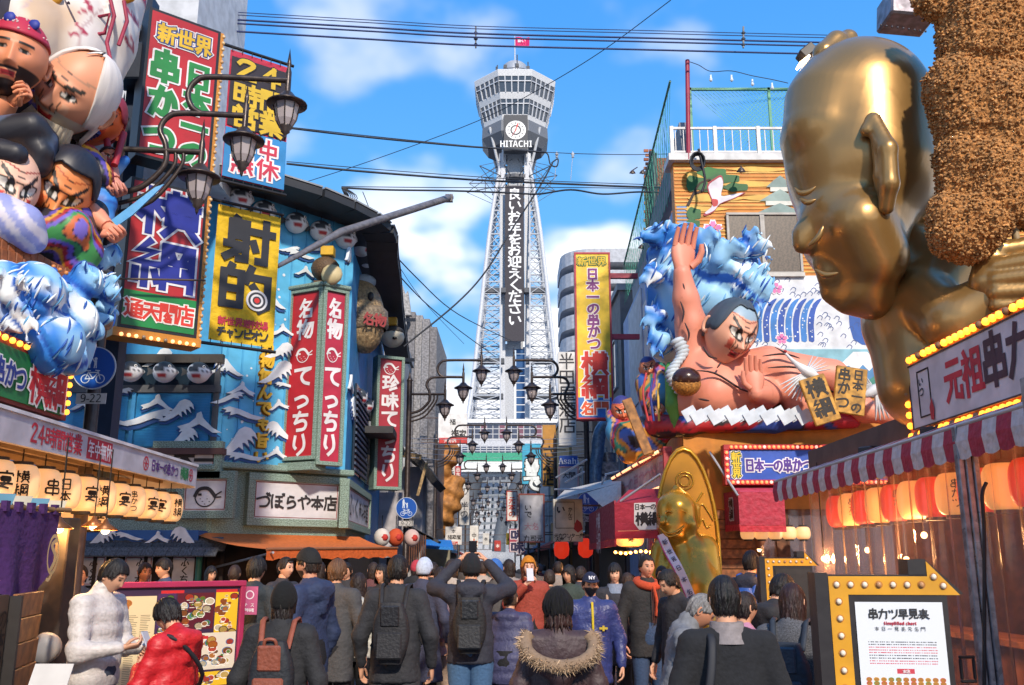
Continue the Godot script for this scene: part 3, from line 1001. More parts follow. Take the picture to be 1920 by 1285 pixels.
	bx(st,Vector3(cx-1.1,(hy.call(650)+hy.call(790))/2,cz+1.9),Vector3(1.9,hy.call(650)- hy.call(790),0.5))
	done("lift_panel",st,mat("#b9bec6",0.4),tw)
	var bt:=Transform3D(Basis.IDENTITY,Vector3(cx-0.1,(hy.call(368)+hy.call(652))/2,cz+5.2))
	var bh:float=hy.call(368)- hy.call(652)
	st=ms()
	box(st,bt,Vector3(hw.call(35,500),bh,0.3))
	var bn:=done("banner",st,mat("#37343d",0.7),tw)
	lettering(bn,"良いお年をお迎えください",bt,0,bh/2-1.7,2.3,0.14,"#eef0f2",true,0.17,1.05,0.985)
	var ob:=Transform3D(Basis(Vector3.UP,PI/8),Vector3(cx,0,cz))
	var k8:=1.0/cos(PI/8)
	var oct:=func(a:Array)->Array:return a.map(func(v):return Vector2(hw.call(v[0],v[1])*k8,hy.call(v[1])))
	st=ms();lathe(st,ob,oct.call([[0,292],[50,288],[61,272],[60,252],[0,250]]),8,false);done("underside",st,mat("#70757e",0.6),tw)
	st=ms();lathe(st,ob,oct.call([[0,251],[56,250],[58,242],[57,241],[0,241]]),8,false)
	lathe(st,ob,oct.call([[0,216.5],[64,216],[67,206],[66.5,205],[0,205]]),8,false)
	lathe(st,ob,oct.call([[0,180],[73,179],[75,169],[73,167],[0,167]]),8,false);done("deck_band",st,mat("#d5d8dc",0.5),tw)
	st=ms();lathe(st,ob,oct.call([[56.5,242],[63,216]]),8,false);lathe(st,ob,oct.call([[66,206],[72,179.5]]),8,false);done("deck_glazing",st,mat("#4a5462",0.15,0.2,""),tw)
	for row in 2:
		var a:Array=[[57.5,242],[64,216]]if row==0 else[[67,206],[73,179.5]]
		for f in 8:
			for m in 6:
				st=ms()
				var c0:=Vector3(sin(TAU*f/8-PI/8),0,cos(TAU*f/8-PI/8))
				var c1:=Vector3(sin(TAU*f/8+PI/8),0,cos(TAU*f/8+PI/8))
				var dir:=c0.lerp(c1,m/5.0)*k8
				bar(st,Vector3(cx,hy.call(a[0][1]),cz)+dir*float(hw.call(a[0][0],a[0][1])),Vector3(cx,hy.call(a[1][1]),cz)+dir*float(hw.call(a[1][0],a[1][1])),0.22,0.22)
				if f<3 or f>5:done("mullion",st,white,tw)
			st=ms()
			var q:=0.7
			var yq:=lerpf(a[0][1],a[1][1],q)
			var wq:=lerpf(a[0][0],a[1][0],q)+0.2
			var e0:=Vector3(sin(TAU*f/8-PI/8),0,cos(TAU*f/8-PI/8))*k8*float(hw.call(wq,yq))
			var e1:=Vector3(sin(TAU*f/8+PI/8),0,cos(TAU*f/8+PI/8))*k8*float(hw.call(wq,yq))
			bar(st,Vector3(cx,hy.call(yq),cz)+e0,Vector3(cx,hy.call(yq),cz)+e1,0.18,0.18)
			if f<3 or f>5:done("mullion",st,white,tw)
	for sg:float in[-1.0,1.0]:
		for z:float in[-1.0,1.0]:
			st=ms()
			tube(st,[Vector3(cx+sg*hw.call(27,335),hy.call(335),cz+z*2.5),Vector3(cx+sg*hw.call(46,258),hy.call(258),cz+z*4.5)],0.3,6)
			tube(st,[Vector3(cx+sg*hw.call(22,335),hy.call(335),cz+z*2.8),Vector3(cx+sg*hw.call(21,252),hy.call(252),cz+z*5.0)],0.3,6)
			done("strut",st,white,tw)
	st=ms();lathe(st,ob,oct.call([[0,168],[50,168],[47,160],[40,152],[30,150],[0,150]]),16,false);done("roof",st,mat("#62666e",0.6),tw)
	st=ms();lathe(st,ob,oct.call([[25,160],[25,144],[0,143.5]]),16,false);done("roof_house",st,mat("#9aa0a8",0.6),tw)
	st=ms();lathe(st,ob,oct.call([[20.5,144],[20.5,126],[15,121],[0,120]]),24,true);done("roof_drum",st,mat("#b4b9bf",0.45,0.3),tw)
	for rg:Array in[[49,158,0.12],[45,150,0.1],[52,165,0.1]]:
		st=ms()
		var pts:=[]
		for j in 25:pts.append(Vector3(cx,hy.call(rg[1]),cz)+Vector3(cos(TAU*j/24.0),0,sin(TAU*j/24.0))*float(hw.call(rg[0],rg[1])))
		tube(st,pts,rg[2],4,false)
		for j in 24:bar(st,pts[j],pts[j]- Vector3(0,1.4,0),0.08,0.08)
		done("railing",st,mat("#6e737b",0.5),tw)
	for j in 10:
		st=ms()
		var an:=TAU*j/10+0.2
		var p:=Vector3(cx,hy.call(160),cz)+Vector3(cos(an),0,sin(an))*float(hw.call(36,160))
		tube(st,[p,p+Vector3(0,2.6+(j % 3),0)],0.12,5)
		bx(st,p+Vector3(0,2.2,0),Vector3(0.7,0.7,0.5))
		done("antenna",st,mat("#43474e",0.6),tw)
	st=ms();tube(st,[Vector3(cx,hy.call(122),cz),Vector3(cx,hy.call(67),cz)],[0.18,0.08],6);done("mast",st,white,tw)
	st=ms()
	var fp:=[]
	for j in 9:
		var q:=j/8.0
		fp.append(Vector3(cx+0.1+q*2.9,0,cz+0.25*sin(q*7.0)))
	for j in 8:
		quad(st,fp[j]+Vector3(0,hy.call(87),0),fp[j+1]+Vector3(0,hy.call(87)+0.1*j*0.2,0),fp[j+1]+Vector3(0,hy.call(70),0),fp[j]+Vector3(0,hy.call(70),0))
	var fl:=done("flag",st,mat("#d6246a",0.7),tw)
	lettering(fl,"新い",Transform3D(Basis.IDENTITY,Vector3(cx+1.0,hy.call(78),cz+0.35)),0,0,0.8,0.14,"#e9d9e2",false)
	st=ms()
	var py:=343.0
	lathe(st,Transform3D(Basis.IDENTITY,Vector3(cx,0,cz)),[Vector2(hw.call(24,py),hy.call(349)),Vector2(hw.call(38,py),hy.call(346)),Vector2(hw.call(38,py),hy.call(340)),Vector2(hw.call(24,py),hy.call(339))],12,false)
	done("platform",st,mat("#5a5d64",0.6),tw)
	for j in 14:
		st=ms()
		var an:=TAU*j/14
		var dir:=Vector3(cos(an),0,sin(an))
		var a:=Vector3(cx,hy.call(343),cz)+dir*float(hw.call(24,py))
		var e:=Vector3(cx,hy.call(344),cz)+dir*float(hw.call(70+16*(j % 3),py))
		bar(st,a,e,0.14,0.14)
		bar(st,a+Vector3(0,4.0,0),e,0.09,0.09)
		bar(st,a+Vector3(0,-5.0,0),e,0.09,0.09)
		bar(st,a.lerp(e,0.5)+Vector3(0,1.2,0),a.lerp(e,0.5)- Vector3(0,1.6,0),0.08,0.08)
		done("aerial_arm",st,mat("#555961",0.6),tw)
	for sg:float in[-1.0,1.0]:
		for z:float in[-1.0,1.0]:
			st=ms()
			for k in 5:
				var y0:float=hy.call(330-k*8)
				bar(st,Vector3(cx-2.2,y0,cz+z*2.4),Vector3(cx+2.2,y0+0.8*sg,cz+z*2.4),0.14,0.14)
			done("brace",st,pale,tw)
	var ct:=Transform3D(Basis.IDENTITY,Vector3(cx+0.15,hy.call(272),cz+hw.call(66,272)))
	st=ms();box(st,ct*Transform3D(Basis.IDENTITY,Vector3(0,-0.5,-1.2)),Vector3(4.6,7.4,1.6));done("clock_housing",st,mat("#3f434b",0.6),tw)
	st=ms();disc(st,ct,1.95,-0.36);ring2(st,ct,1.8,1.95,-0.34);var ck:=done("clock_face",st,mat("#f2f3f4",0.5,0.0,""),tw)
	st=ms();ring2(st,ct,0.78,1.05,-0.3);done("clock_ring",st,mat("#33373f",0.5,0.0,""),ck)
	for k in 12:
		st=ms()
		var dir:=Vector2.from_angle(TAU*k/12)
		stroke(st,ct,[dir*1.35,dir*1.6],0.16,-0.3);done("hour_mark",st,mat("#33373f",0.5,0.0,""),ck)
	st=ms();stroke(st,ct,[Vector2(-0.1,-0.2),Vector2(0.42,1.35)],0.24,-0.26);done("clock_hand",st,mat("#e03a3a",0.5,0.0,""),ck)
	st=ms();stroke(st,ct,[Vector2(0.1,0.2),Vector2(-0.65,-1.15)],0.2,-0.27);done("clock_hand",st,mat("#8f4a55",0.5,0.0,""),ck)
	latin(tw,"HITACHI",ct*Transform3D(Basis.IDENTITY,Vector3(0,-2.95,-0.3)),1.35,"#f1f3f5",0.03,true,false,0.82)
	var D2:=150.0
	var bl:=thing("tower_base_building","wide white building with window bands and green fascia under the steel tower","building",Vector3(P(960,900,D2).x,0,-D2))
	var yy:=func(p:float)->float:return P(950,p,D2).y
	var x0:=P(866,850,D2).x
	var x1:=P(1052,850,D2).x
	var wall:=func(called:String,ya:float,yb:float,z:float,m:Material)->void:
		var s2:=ms()
		bx(s2,Vector3((x0+x1)/2,(yy.call(ya)+yy.call(yb))/2,-D2-4+z),Vector3(x1-x0,yy.call(yb)- yy.call(ya),8.0))
		done(called,s2,m,bl)
	wall.call("parapet",794,787,0.6,mat("#e6e8ec",0.5))
	wall.call("wall",894,794,0.0,mat("#c5c8cf",0.6))
	wall.call("fascia",866,850,0.5,mat("#2f9c7a",0.5))
	wall.call("soffit",886,867,1.0,mat("#e4e6e4",0.6))
	for row:Array in[[797,822,"#7f5561"],[838,849,"#50586a"]]:
		for k in 16:
			st=ms()
			var xa:=lerpf(x0,x1,(k+0.08)/16.0)
			var xb:=lerpf(x0,x1,(k+0.92)/16.0)
			bx(st,Vector3((xa+xb)/2,(yy.call(row[0])+yy.call(row[1]))/2,-D2),Vector3(xb-xa,yy.call(row[0])- yy.call(row[1]),0.2))
			var win:=done("window",st,mat("#4d5263" if k % 3 else row[2],0.2,0.1,""),bl)
			st=ms()
			for j in 2:bx(st,Vector3((xa+xb)/2,lerpf(yy.call(row[0]),yy.call(row[1]),0.3+0.4*j),-D2+0.12),Vector3(xb-xa,0.1,0.08))
			done("frame",st,mat("#d5d8de",0.5),win)
	for sg:float in[-1.0,1.0]:
		st=ms()
		var pts:=[]
		for k in 7:
			var q:=k/6.0
			pts.append(P(lerpf(935,985,q*q),lerpf(1035,895,q),D2-4)if sg<0 else P(lerpf(868,885,q),lerpf(1035,895,q),D2-4))
		tube(st,pts,[1.2,1.1,1.1,1.1,1.3,1.5,2.0],6)
		done("arch_leg",st,mat("#5d646d",0.6),bl)
	st=ms()
	for k in 9:bar(st,P(880,905+k*13,D2-3),P(1000,900+k*13,D2-3),0.35,0.35)
	for k in 10:bar(st,P(882+k*12,1030,D2-2),P(890+k*12,895,D2-2),0.3,0.3)
	done("arch_lattice",st,mat("#7d858e",0.6),bl)
	st=ms()
	bx(st,Vector3((x0+x1)/2,9,-D2-40),Vector3(60,22,1))
	var far:=done("apartment_block",st,mat("#b9bdc4",0.7))
	tag(far,"pale far building seen through the arch of the steel tower","building")
func wall_t(a:Vector3,b:Vector3)->Transform3D:
	var x:=(b-a);x.y=0;x=x.normalized()
	return Transform3D(Basis(x,Vector3.UP,x.cross(Vector3.UP)),a)
func on_wall(t:Transform3D,px:float,py:float,z:=0.0)->Vector2:
	var o:=t.affine_inverse()*Vector3(0,CH,0)
	var p:=t.affine_inverse()*P(px,py,10.0)
	var q:=o+(p-o)*((z-o.z)/(p.z-o.z))
	return Vector2(q.x,q.y)
func wbox(called:String,t:Transform3D,x0:float,x1:float,y0:float,y1:float,z0:float,z1:float,m:Material,parent:Node,ch:=0.0)->MeshInstance3D:
	var st:=ms()
	box(st,t*Transform3D(Basis.IDENTITY,Vector3((x0+x1)/2,(y0+y1)/2,(z0+z1)/2)),Vector3(x1-x0,y1-y0,z1-z0),ch)
	return done(called,st,m,parent)
func pbox(called:String,t:Transform3D,pl:float,pr:float,pt:float,pb:float,z0:float,z1:float,m:Material,parent:Node,ch:=0.0)->MeshInstance3D:
	var c:=(pt+pb)/2
	var a:=on_wall(t,pl,c,z1)
	var b:=on_wall(t,pr,c,z1)
	var mx:=(pl+pr)/2
	return wbox(called,t,a.x,b.x,on_wall(t,mx,pb,z1).y,on_wall(t,mx,pt,z1).y,z0,z1,m,parent,ch)
func rim(called:String,t:Transform3D,w:float,h:float,fw:float,z0:float,z1:float,m:Material,parent:Node)->void:
	wbox(called,t,-w/2-fw,w/2+fw,h/2,h/2+fw,z0,z1,m,parent,0.006)
	wbox(called,t,-w/2-fw,w/2+fw,-h/2-fw,-h/2,z0,z1,m,parent,0.006)
	wbox(called,t,-w/2-fw,-w/2,-h/2,h/2,z0,z1-0.002,m,parent,0.006)
	wbox(called,t,w/2,w/2+fw,-h/2,h/2,z0,z1-0.002,m,parent,0.006)
func centre_of(t:Transform3D,pl:float,pr:float,pt:float,pb:float,z:=0.0)->Dictionary:
	var a:=on_wall(t,pl,(pt+pb)/2,z)
	var b:=on_wall(t,pr,(pt+pb)/2,z)
	var mx:=(pl+pr)/2
	var y0:=on_wall(t,mx,pb,z).y
	var y1:=on_wall(t,mx,pt,z).y
	return{"t":t*Transform3D(Basis.IDENTITY,Vector3((a.x+b.x)/2,(y0+y1)/2,z)),"w":b.x-a.x,"h":y1-y0}
var crest_mesh:=[]
func make_crest()->void:
	var peak:=[Vector2(-0.5,-0.22),Vector2(-0.28,-0.1),Vector2(-0.05,0.12),Vector2(0.0,0.26),Vector2(0.08,0.22),Vector2(0.1,0.12),Vector2(0.24,0.0),Vector2(0.5,-0.08),Vector2(0.42,-0.14),Vector2(0.46,-0.2),Vector2(0.3,-0.16),Vector2(0.1,-0.06),Vector2(0.02,-0.02),Vector2(-0.12,-0.1),Vector2(-0.3,-0.22)]
	var curl:=[Vector2(-0.55,-0.3),Vector2(-0.3,-0.14),Vector2(-0.1,0.1),Vector2(0.02,0.28),Vector2(0.16,0.34),Vector2(0.3,0.3),Vector2(0.4,0.18),Vector2(0.44,0.04),Vector2(0.36,0.12),Vector2(0.3,0.12),Vector2(0.36,-0.06),Vector2(0.26,0.04),Vector2(0.2,0.05),Vector2(0.24,-0.12),Vector2(0.14,-0.02),Vector2(0.08,-0.02),Vector2(0.1,-0.18),Vector2(0.0,-0.1),Vector2(-0.14,-0.2),Vector2(-0.34,-0.3)]
	var flow:=[Vector2(-0.5,-0.05),Vector2(-0.2,0.02),Vector2(0.1,0.14),Vector2(0.34,0.2),Vector2(0.5,0.14),Vector2(0.4,0.12),Vector2(0.44,0.06),Vector2(0.3,0.08),Vector2(0.32,0.0),Vector2(0.16,0.04),Vector2(-0.1,-0.06),Vector2(-0.3,-0.1)]
	for w:Array in[peak,curl,flow]:
		var st:=ms()
		prism(st,Transform3D.IDENTITY,PackedVector2Array(w),0.0,0.05)
		st.generate_normals()
		var s2:=ms()
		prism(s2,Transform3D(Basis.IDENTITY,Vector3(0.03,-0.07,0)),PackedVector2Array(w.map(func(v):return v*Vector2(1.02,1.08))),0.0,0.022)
		s2.generate_normals()
		crest_mesh.append([st.commit(),s2.commit()])
var crest_n:=0
func crest(t:Transform3D,x:float,y:float,s:float,flip:bool,parent:Node,turn:=0.0)->void:
	s*=[1.0,1.25,1.1][crest_n % 3]
	var q:=t*Transform3D(Basis(Vector3.BACK,turn)*Basis.from_scale(Vector3(-s if flip else s,s,1)),Vector3(x,y,0.004+0.0008*(crest_n % 7)))
	put("wave_shadow",crest_mesh[crest_n % 3][1],parent,q,mat("#24508f",0.6))  # dark blue paint of the facade, a flat shape behind the white crest
	put("wave_crest",crest_mesh[crest_n % 3][0],parent,q,mat("#dfe6ea",0.6))
	crest_n+=1
var puffer:Node3D
func make_puffer()->void:
	puffer=Node3D.new()
	puffer.name="pufferfish_lantern"
	var st:=ms()
	st.set_smooth_group(0)
	var na:=28
	var ne:=16
	var pt:=func(e:int,a:int)->Vector3:
		var el:=PI/2-PI*e/ne
		var az:=TAU*a/na
		return Vector3(cos(az)*cos(el)*0.21,sin(el)*0.2,-sin(az)*cos(el)*0.2)+Vector3(0.05*bump(az if az<PI else az-TAU,0.0,0.35)*bump(el,0.05,0.25),0,0)
	var col:=func(p:Vector3)->Color:
		if p.y>0.03+0.05*sin(p.x*14.0)and p.x>-0.1:return lc("#3a3f46")
		if Vector2(p.x+0.13,p.y-0.04).length()<0.05:return lc("#3a3f46")
		if p.y>0.12:return lc("#3a3f46")
		if absf(p.y-0.0)<0.012 and sin(p.x*90.0)>0.0:return lc("#22262b")
		if absf(p.y+0.09)<0.035 and absf(p.x+0.02)<0.1 and sin(p.x*75.0)*cos(p.y*120.0)>-0.2 and absf(p.z)>0.1:return lc("#b23a3f")
		return lc("#e4e6e8")
	for e in ne:
		for a in na:
			var q:=[pt.call(e,a),pt.call(e+1,a),pt.call(e+1,a+1),pt.call(e,a+1)]
			for k in[0,2,1,0,3,2]:
				st.set_color(col.call(q[k]));st.add_vertex(q[k])
	done("body",st,vmat(0.55),puffer)
	for z:float in[-1.0,1.0]:
		st=ms();disc(st,Transform3D(Basis(Vector3.UP,0.35 if z>0 else PI-0.35),Vector3(0.11,0.085,z*0.168)),0.028,0.0,12);done("eye",st,mat("#f3f3ef",0.4,0.0,""),puffer)
		st=ms();disc(st,Transform3D(Basis(Vector3.UP,0.35 if z>0 else PI-0.35),Vector3(0.113,0.085,z*0.17)),0.014,0.003,10);done("pupil",st,mat("#101215",0.4,0.0,""),puffer)
		st=ms();prism(st,Transform3D(Basis(Vector3.UP,-0.5),Vector3(-0.06,0.01,z*0.185)),PackedVector2Array([Vector2(0,0.03),Vector2(-0.09,0.07),Vector2(-0.11,0.0),Vector2(-0.07,-0.05)]),-0.004,0.004);done("fin",st,mat("#2f343a",0.6),puffer)
	st=ms();prism(st,Transform3D.IDENTITY,PackedVector2Array([Vector2(-0.19,0.02),Vector2(-0.31,0.09),Vector2(-0.29,0.0),Vector2(-0.31,-0.08),Vector2(-0.19,-0.02)]),-0.006,0.006);done("tail",st,mat("#2f343a",0.6),puffer)
	st=ms();tube(st,[Vector3(0,0.19,0),Vector3(0,0.3,0)],0.006,5);done("hanger",st,mat("#222222",0.6),puffer)
func put_puffer(at:Vector3,s:float,turn:float,label:String)->void:
	var o:Node3D=puffer.duplicate()
	o.name=numbered("pufferfish_lantern")
	add_child(o)
	o.transform=Transform3D(Basis(Vector3.UP,turn)*Basis.from_scale(Vector3.ONE*s),at)
	tag(o,label,"lantern","painted pufferfish lanterns under the eaves")
func fish_mark(st:SurfaceTool,t:Transform3D,x:float,y:float,s:float,z:float)->void:
	var body:=[]
	for k in 15:body.append(Vector2(x,y)+Vector2.from_angle(-0.2-PI*k/14.0)*Vector2(0.4,0.42)*s)
	stroke(st,t,body,0.05*s,z)
	stroke(st,t,curve([Vector2(x-0.4*s,y),Vector2(x-0.25*s,y+0.25*s),Vector2(x+0.1*s,y+0.28*s),Vector2(x+0.38*s,y)]),0.14*s,z)
	stroke(st,t,[Vector2(x+0.36*s,y),Vector2(x+0.62*s,y+0.16*s)],0.06*s,z)
	stroke(st,t,[Vector2(x+0.4*s,y-0.06*s),Vector2(x+0.62*s,y-0.04*s)],0.06*s,z)
	stroke(st,t,[Vector2(x-0.25*s,y+0.05*s),Vector2(x-0.18*s,y+0.05*s)],0.09*s,z)
	for k in 6:stroke(st,t,[Vector2(x+(-0.2+0.09*k)*s,y -(0.12+0.1*(k % 3))*s),Vector2(x+(-0.17+0.09*k)*s,y -(0.12+0.1*(k % 3))*s)],0.03*s,z)
func build_left_corner()->void:
	make_crest();make_puffer()
	var A0:=Vector3(-9.5,0,-16)
	var A1:=Vector3(-5.1,0,-16)
	var A2:=Vector3(-3.13,0,-17.6)
	var A3:=Vector3(-3.55,0,-25.3)
	var t1:=wall_t(A0,A1)
	var t2:=wall_t(A1,A2)
	var t3:=wall_t(A2,A3)
	var H:=8.3
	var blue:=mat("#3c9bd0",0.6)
	var b:=thing("restaurant_building","blue wave-covered restaurant building on the corner with dark curved eave","building",Vector3(-5.1,0,-17))
	var L1:=A0.distance_to(A1)
	var L2:=A1.distance_to(A2)
	var L3:=A2.distance_to(A3)
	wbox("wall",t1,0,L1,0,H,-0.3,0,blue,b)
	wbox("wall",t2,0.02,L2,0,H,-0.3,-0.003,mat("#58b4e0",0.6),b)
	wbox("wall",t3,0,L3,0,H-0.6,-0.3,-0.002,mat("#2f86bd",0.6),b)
	wbox("wall",t1,0,0.3,0,H,-9,-0.31,blue,b)
	for k in 9:wbox("panel_rib",t2,0.1+k*0.28,0.13+k*0.28,3.3,H-0.1,0,0.015,mat("#4aa6d6",0.6),b)
	var dark:=mat("#2b2d32",0.6)
	var st:=ms()
	var eave:=[A0+Vector3(0,H+0.05,0.55),A1+Vector3(0.1,H+0.05,0.5),A2+Vector3(0.3,H-0.15,0.45),A2.lerp(A3,0.12)+Vector3(0.5,H-0.5,0),A2.lerp(A3,0.5)+Vector3(0.45,H-0.9,0),A3+Vector3(0.4,H-1.2,0)]
	var sm:=curve(eave,4)
	for i in sm.size()- 1:bar(st,sm[i],sm[i+1],0.62,0.14)
	done("eave",st,dark,b)
	st=ms()
	for i in sm.size()- 1:bar(st,sm[i]+Vector3(0,0.1,0),sm[i+1]+Vector3(0,0.1,0),0.66,0.03)
	done("gutter",st,mat("#8f9499",0.5),b)
	st=ms()
	quad(st,A0+Vector3(0,H+0.1,0.5),A1+Vector3(0.1,H+0.1,0.5),Vector3(-5.4,H+1.0,-20),Vector3(-9.5,H+1.0,-20))
	quad(st,A1+Vector3(0.1,H+0.1,0.5),A2+Vector3(0.3,H-0.1,0.4),A3+Vector3(0.3,H-1.0,0),Vector3(-5.4,H+1.0,-20))
	done("roof",st,mat("#4a4d52",0.7),b)
	var r:=RandomNumberGenerator.new()
	r.seed=4
	for c:Array in[[440,620,.5,0],[470,500,.42,0],[560,480,.5,1],[570,510,.38,0],[505,560,.4,1],[540,470,.36,0],[450,730,.46,0],[520,700,.5,0],[455,780,.62,1],[520,760,.36,0],[445,830,.55,0],[460,860,.55,1],[515,850,.42,0],[520,810,.4,1],[425,750,.5,0],[530,620,.42,1],[525,660,.4,0],[595,470,.4,0],[620,500,.4,1],[425,690,.36,1],[535,725,.36,1]]:
		var q:=on_wall(t2,c[0],c[1])
		crest(t2,q.x,q.y,c[2]*1.15,c[3]==1,b,r.randf_range(-0.12,0.2))
	for c:Array in[[655,720,.7,0],[660,770,.6,1],[690,800,.6,0],[684,860,.6,0],[650,480,.5,0],[690,650,.6,1]]:
		var q:=on_wall(t3,c[0],c[1])
		crest(t3,q.x,q.y,c[2],c[3]==1,b)
	for c:Array in[[190,668,.42],[300,672,.42],[400,700,.4]]:
		var q:=on_wall(t1,c[0],c[1])
		crest(t1,q.x,q.y,c[2],false,b)
	for k in 46:
		st=ms()
		var q:=on_wall(t2,r.randf_range(425,535),r.randf_range(480,870))
		disc(st,t2,r.randf_range(0.012,0.03),0.002+0.0001*k,8)
		var o:=done("foam",st,mat("#dfe8ee",0.6),b)
		o.transform=o.transform*Transform3D(Basis.IDENTITY,t2.basis*Vector3(q.x,q.y,0))
	pbox("window_band",t1,128,412,676,730,0.01,0.03,mat("#20303e",0.2,0.1,""),b)
	pbox("sill",t1,128,412,722,736,0.0,0.08,mat("#4d5157",0.5),b)
	pbox("lintel",t1,128,418,664,680,0.0,0.12,mat("#3a3530",0.6),b)
	pbox("mullion",t1,398,408,676,850,0.0,0.06,mat("#4d5157",0.5),b)
	pbox("mullion",t1,243,250,736,842,0.0,0.07,mat("#3f95cb",0.5),b)
	pbox("ledge",t1,128,418,840,852,0.0,0.2,mat("#5a3a36",0.6),b)
	for sp:Array in[[132,243],[250,398]]:
		var sh:=Node3D.new()
		sh.name="roller_shutter";b.add_child(sh,true)
		var q0:=on_wall(t1,sp[0],838)
		var q1:=on_wall(t1,sp[1],738)
		var n:=20
		for k in n:
			st=ms()
			var y:=lerpf(q0.y,q1.y,(k+0.5)/n)
			box(st,t1*Transform3D(Basis(Vector3.RIGHT,0.25),Vector3((q0.x+q1.x)/2,y,0.03)),Vector3(q1.x-q0.x-0.01,(q1.y-q0.y)/n*0.92,0.012))
			done("slat",st,mat("#2f8cc8",0.5),sh)
	for c:Array in[[300,757,.62,1],[338,772,.5,0],[275,790,.95,0],[378,795,.8,1],[345,825,.5,0],[210,790,.55,1],[195,760,.5,1],[160,757,.35,0],[225,740,.5,0]]:
		var q:=on_wall(t1,c[0],c[1])
		crest(t1*Transform3D(Basis.IDENTITY,Vector3(0,0,0.045)),q.x,q.y,c[2]*0.95,c[3]==1,b)
	var yl:=on_wall(t2,497,706)
	var y9:=on_wall(t2,480,856)
	var step:=(yl.y-y9.y)/5.0
	for k in 8:
		var ch:String="名物何んでも旨い"[k]
		var lx:=lerpf(yl.x,y9.x,0.25)+0.02
		var y:=yl.y+step*(2-k)
		if k<2:y=yl.y+step*(2-k)
		var s2:=ms()
		for z in 5:text(s2,ch,t2,lx,y,step*0.86,0.17,true,0.02+0.008*z)
		done("letter",s2,mat("#e3b526",0.5),b)
		s2=ms()
		text(s2,ch,t2,lx-0.015,y-0.015,step*0.86,0.24,true,0.006)
		done("letter_edge",s2,mat("#8a6414",0.6),b)
	var stone:=mat("#93ada0",0.85,0.0,"stone",2.5)
	var paper:=mat("#cfcfd4",0.6)
	for f:Array in[[t2,476,634,905,974,"づぼらや本店",0.2],[t1,345,425,898,958,"",0.0],[t1,300,402,842,884,"",0.0],[t3,650,691,925,985,"ふく料理",0.2]]:
		var c:=centre_of(f[0],f[1],f[2],f[3],f[4],0.12)
		var nm:=Node3D.new()
		nm.name="name_board";b.add_child(nm,true)
		wbox("panel",c.t,-c.w/2,c.w/2,-c.h/2,c.h/2,-0.1,0,paper,nm)
		rim("frame",c.t,c.w,c.h,0.13,-0.12,0.05,stone,nm)
		rim("bead",c.t,c.w-0.06,c.h-0.06,0.012,0,0.01,mat("#9b4a4a",0.6),nm)
		if f[5]=="づぼらや本店":
			lettering(nm,f[5],c.t,-c.w*0.40,-0.02,c.w*0.155,0.15,"#2a2628",false,0.012,1.0,1.03)
		elif f[5]!="":
			lettering(nm,f[5],c.t,-c.w*0.36,0.0,c.h*0.62,0.12,"#2a2628",false,0.012,c.w*0.23/(c.h*0.62),1.0)
		else:
			st=ms()
			if f[1]>340:fish_mark(st,c.t,0,-0.02,c.h*0.8,0.012)
			else:
				text(st,"本一",c.t,-0.05,0,0.34,0.17,false,0.012)
			done("lettering",st,mat("#2a2628",0.7),nm)
	wbox("fascia",t2,-0.05,L2+0.05,2.15,3.25,-0.01,0.02,stone,b)
	wbox("fascia",t1,2.2,L1+0.05,2.15,3.2,-0.01,0.025,stone,b)
	wbox("fascia",t3,0,L3*0.5,2.15,3.2,-0.01,0.03,stone,b)
	wbox("moulding",t2,-0.05,L2+0.1,3.25,3.36,0.0,0.2,stone,b,0.02)
	wbox("moulding",t1,2.2,L1+0.1,3.2,3.3,0.0,0.2,stone,b,0.02)
	wbox("valance",t1,1.2,L1,1.98,2.2,0.0,0.5,mat("#255a96",0.6),b)
	for k in 5:crest(t1*Transform3D(Basis.IDENTITY,Vector3(0,0,0.5)),2.4+k*0.45,2.08,0.42,k % 2==0,b)
	for row in 3:
		for k in 22:
			st=ms()
			box(st,t1*Transform3D(Basis(Vector3.RIGHT,0.7)*Basis(Vector3.BACK,r.randf_range(-0.03,0.03)),Vector3(0.5+k*0.2+0.1*(row % 2),2.02-row*0.085,0.5+row*0.11)),Vector3(0.19,0.025,0.2))
			if 0.5+k*0.2>1.4:done("shingle",st,mat(["#55595e","#474b50","#63666a"][(k*3+row)% 3],0.8,0.0,"stone",1.5),b)
	wbox("timber_front",t1,0.5,L1,0,1.95,0.0,0.06,mat("#2c211c",0.8,0.0,"wood"),b)
	wbox("timber_front",t2,0.0,L2,0,2.1,0.0,0.05,mat("#2a1f1a",0.8,0.0,"wood"),b)
	wbox("timber_front",t3,0.0,L3,0,2.1,0.0,0.05,mat("#33271f",0.8,0.0,"wood"),b)
	for px:float in[170,258,342]:
		var c:=centre_of(t1,px-26,px+26,1044,1098,0.09)
		var ps:=Node3D.new()
		ps.name="poster";b.add_child(ps,true)
		wbox("sheet",c.t,-c.w/2,c.w/2,-c.h/2,c.h/2,-0.02,0,mat("#d9d9de",0.7),ps)
		rim("border",c.t,c.w-0.05,c.h-0.05,0.012,0,0.003,mat("#a8434a",0.6),ps)
		lettering(ps,"ふくち" if px !=258 else "ふく本",c.t,0.03,c.h*0.3,c.h*0.3,0.13,"#23222a",true,0.004)
	for k in 9:wbox("post",t1,1.3+k*0.42,1.36+k*0.42,0,1.95,0.06,0.1,mat("#3b2c24",0.8,0.0,"wood"),b)
	st=ms();tube(st,[t1*Vector3(L1-0.05,0,0.2),t1*Vector3(L1-0.05,1.9,0.2)],0.05,10);done("downpipe",st,mat("#2f7f72",0.5),b)
	for k in 4:wbox("window",t3,0.9+k*1.3,1.9+k*1.3,3.4,5.2,0.02,0.06,mat("#27323f",0.2,0.1,""),b)
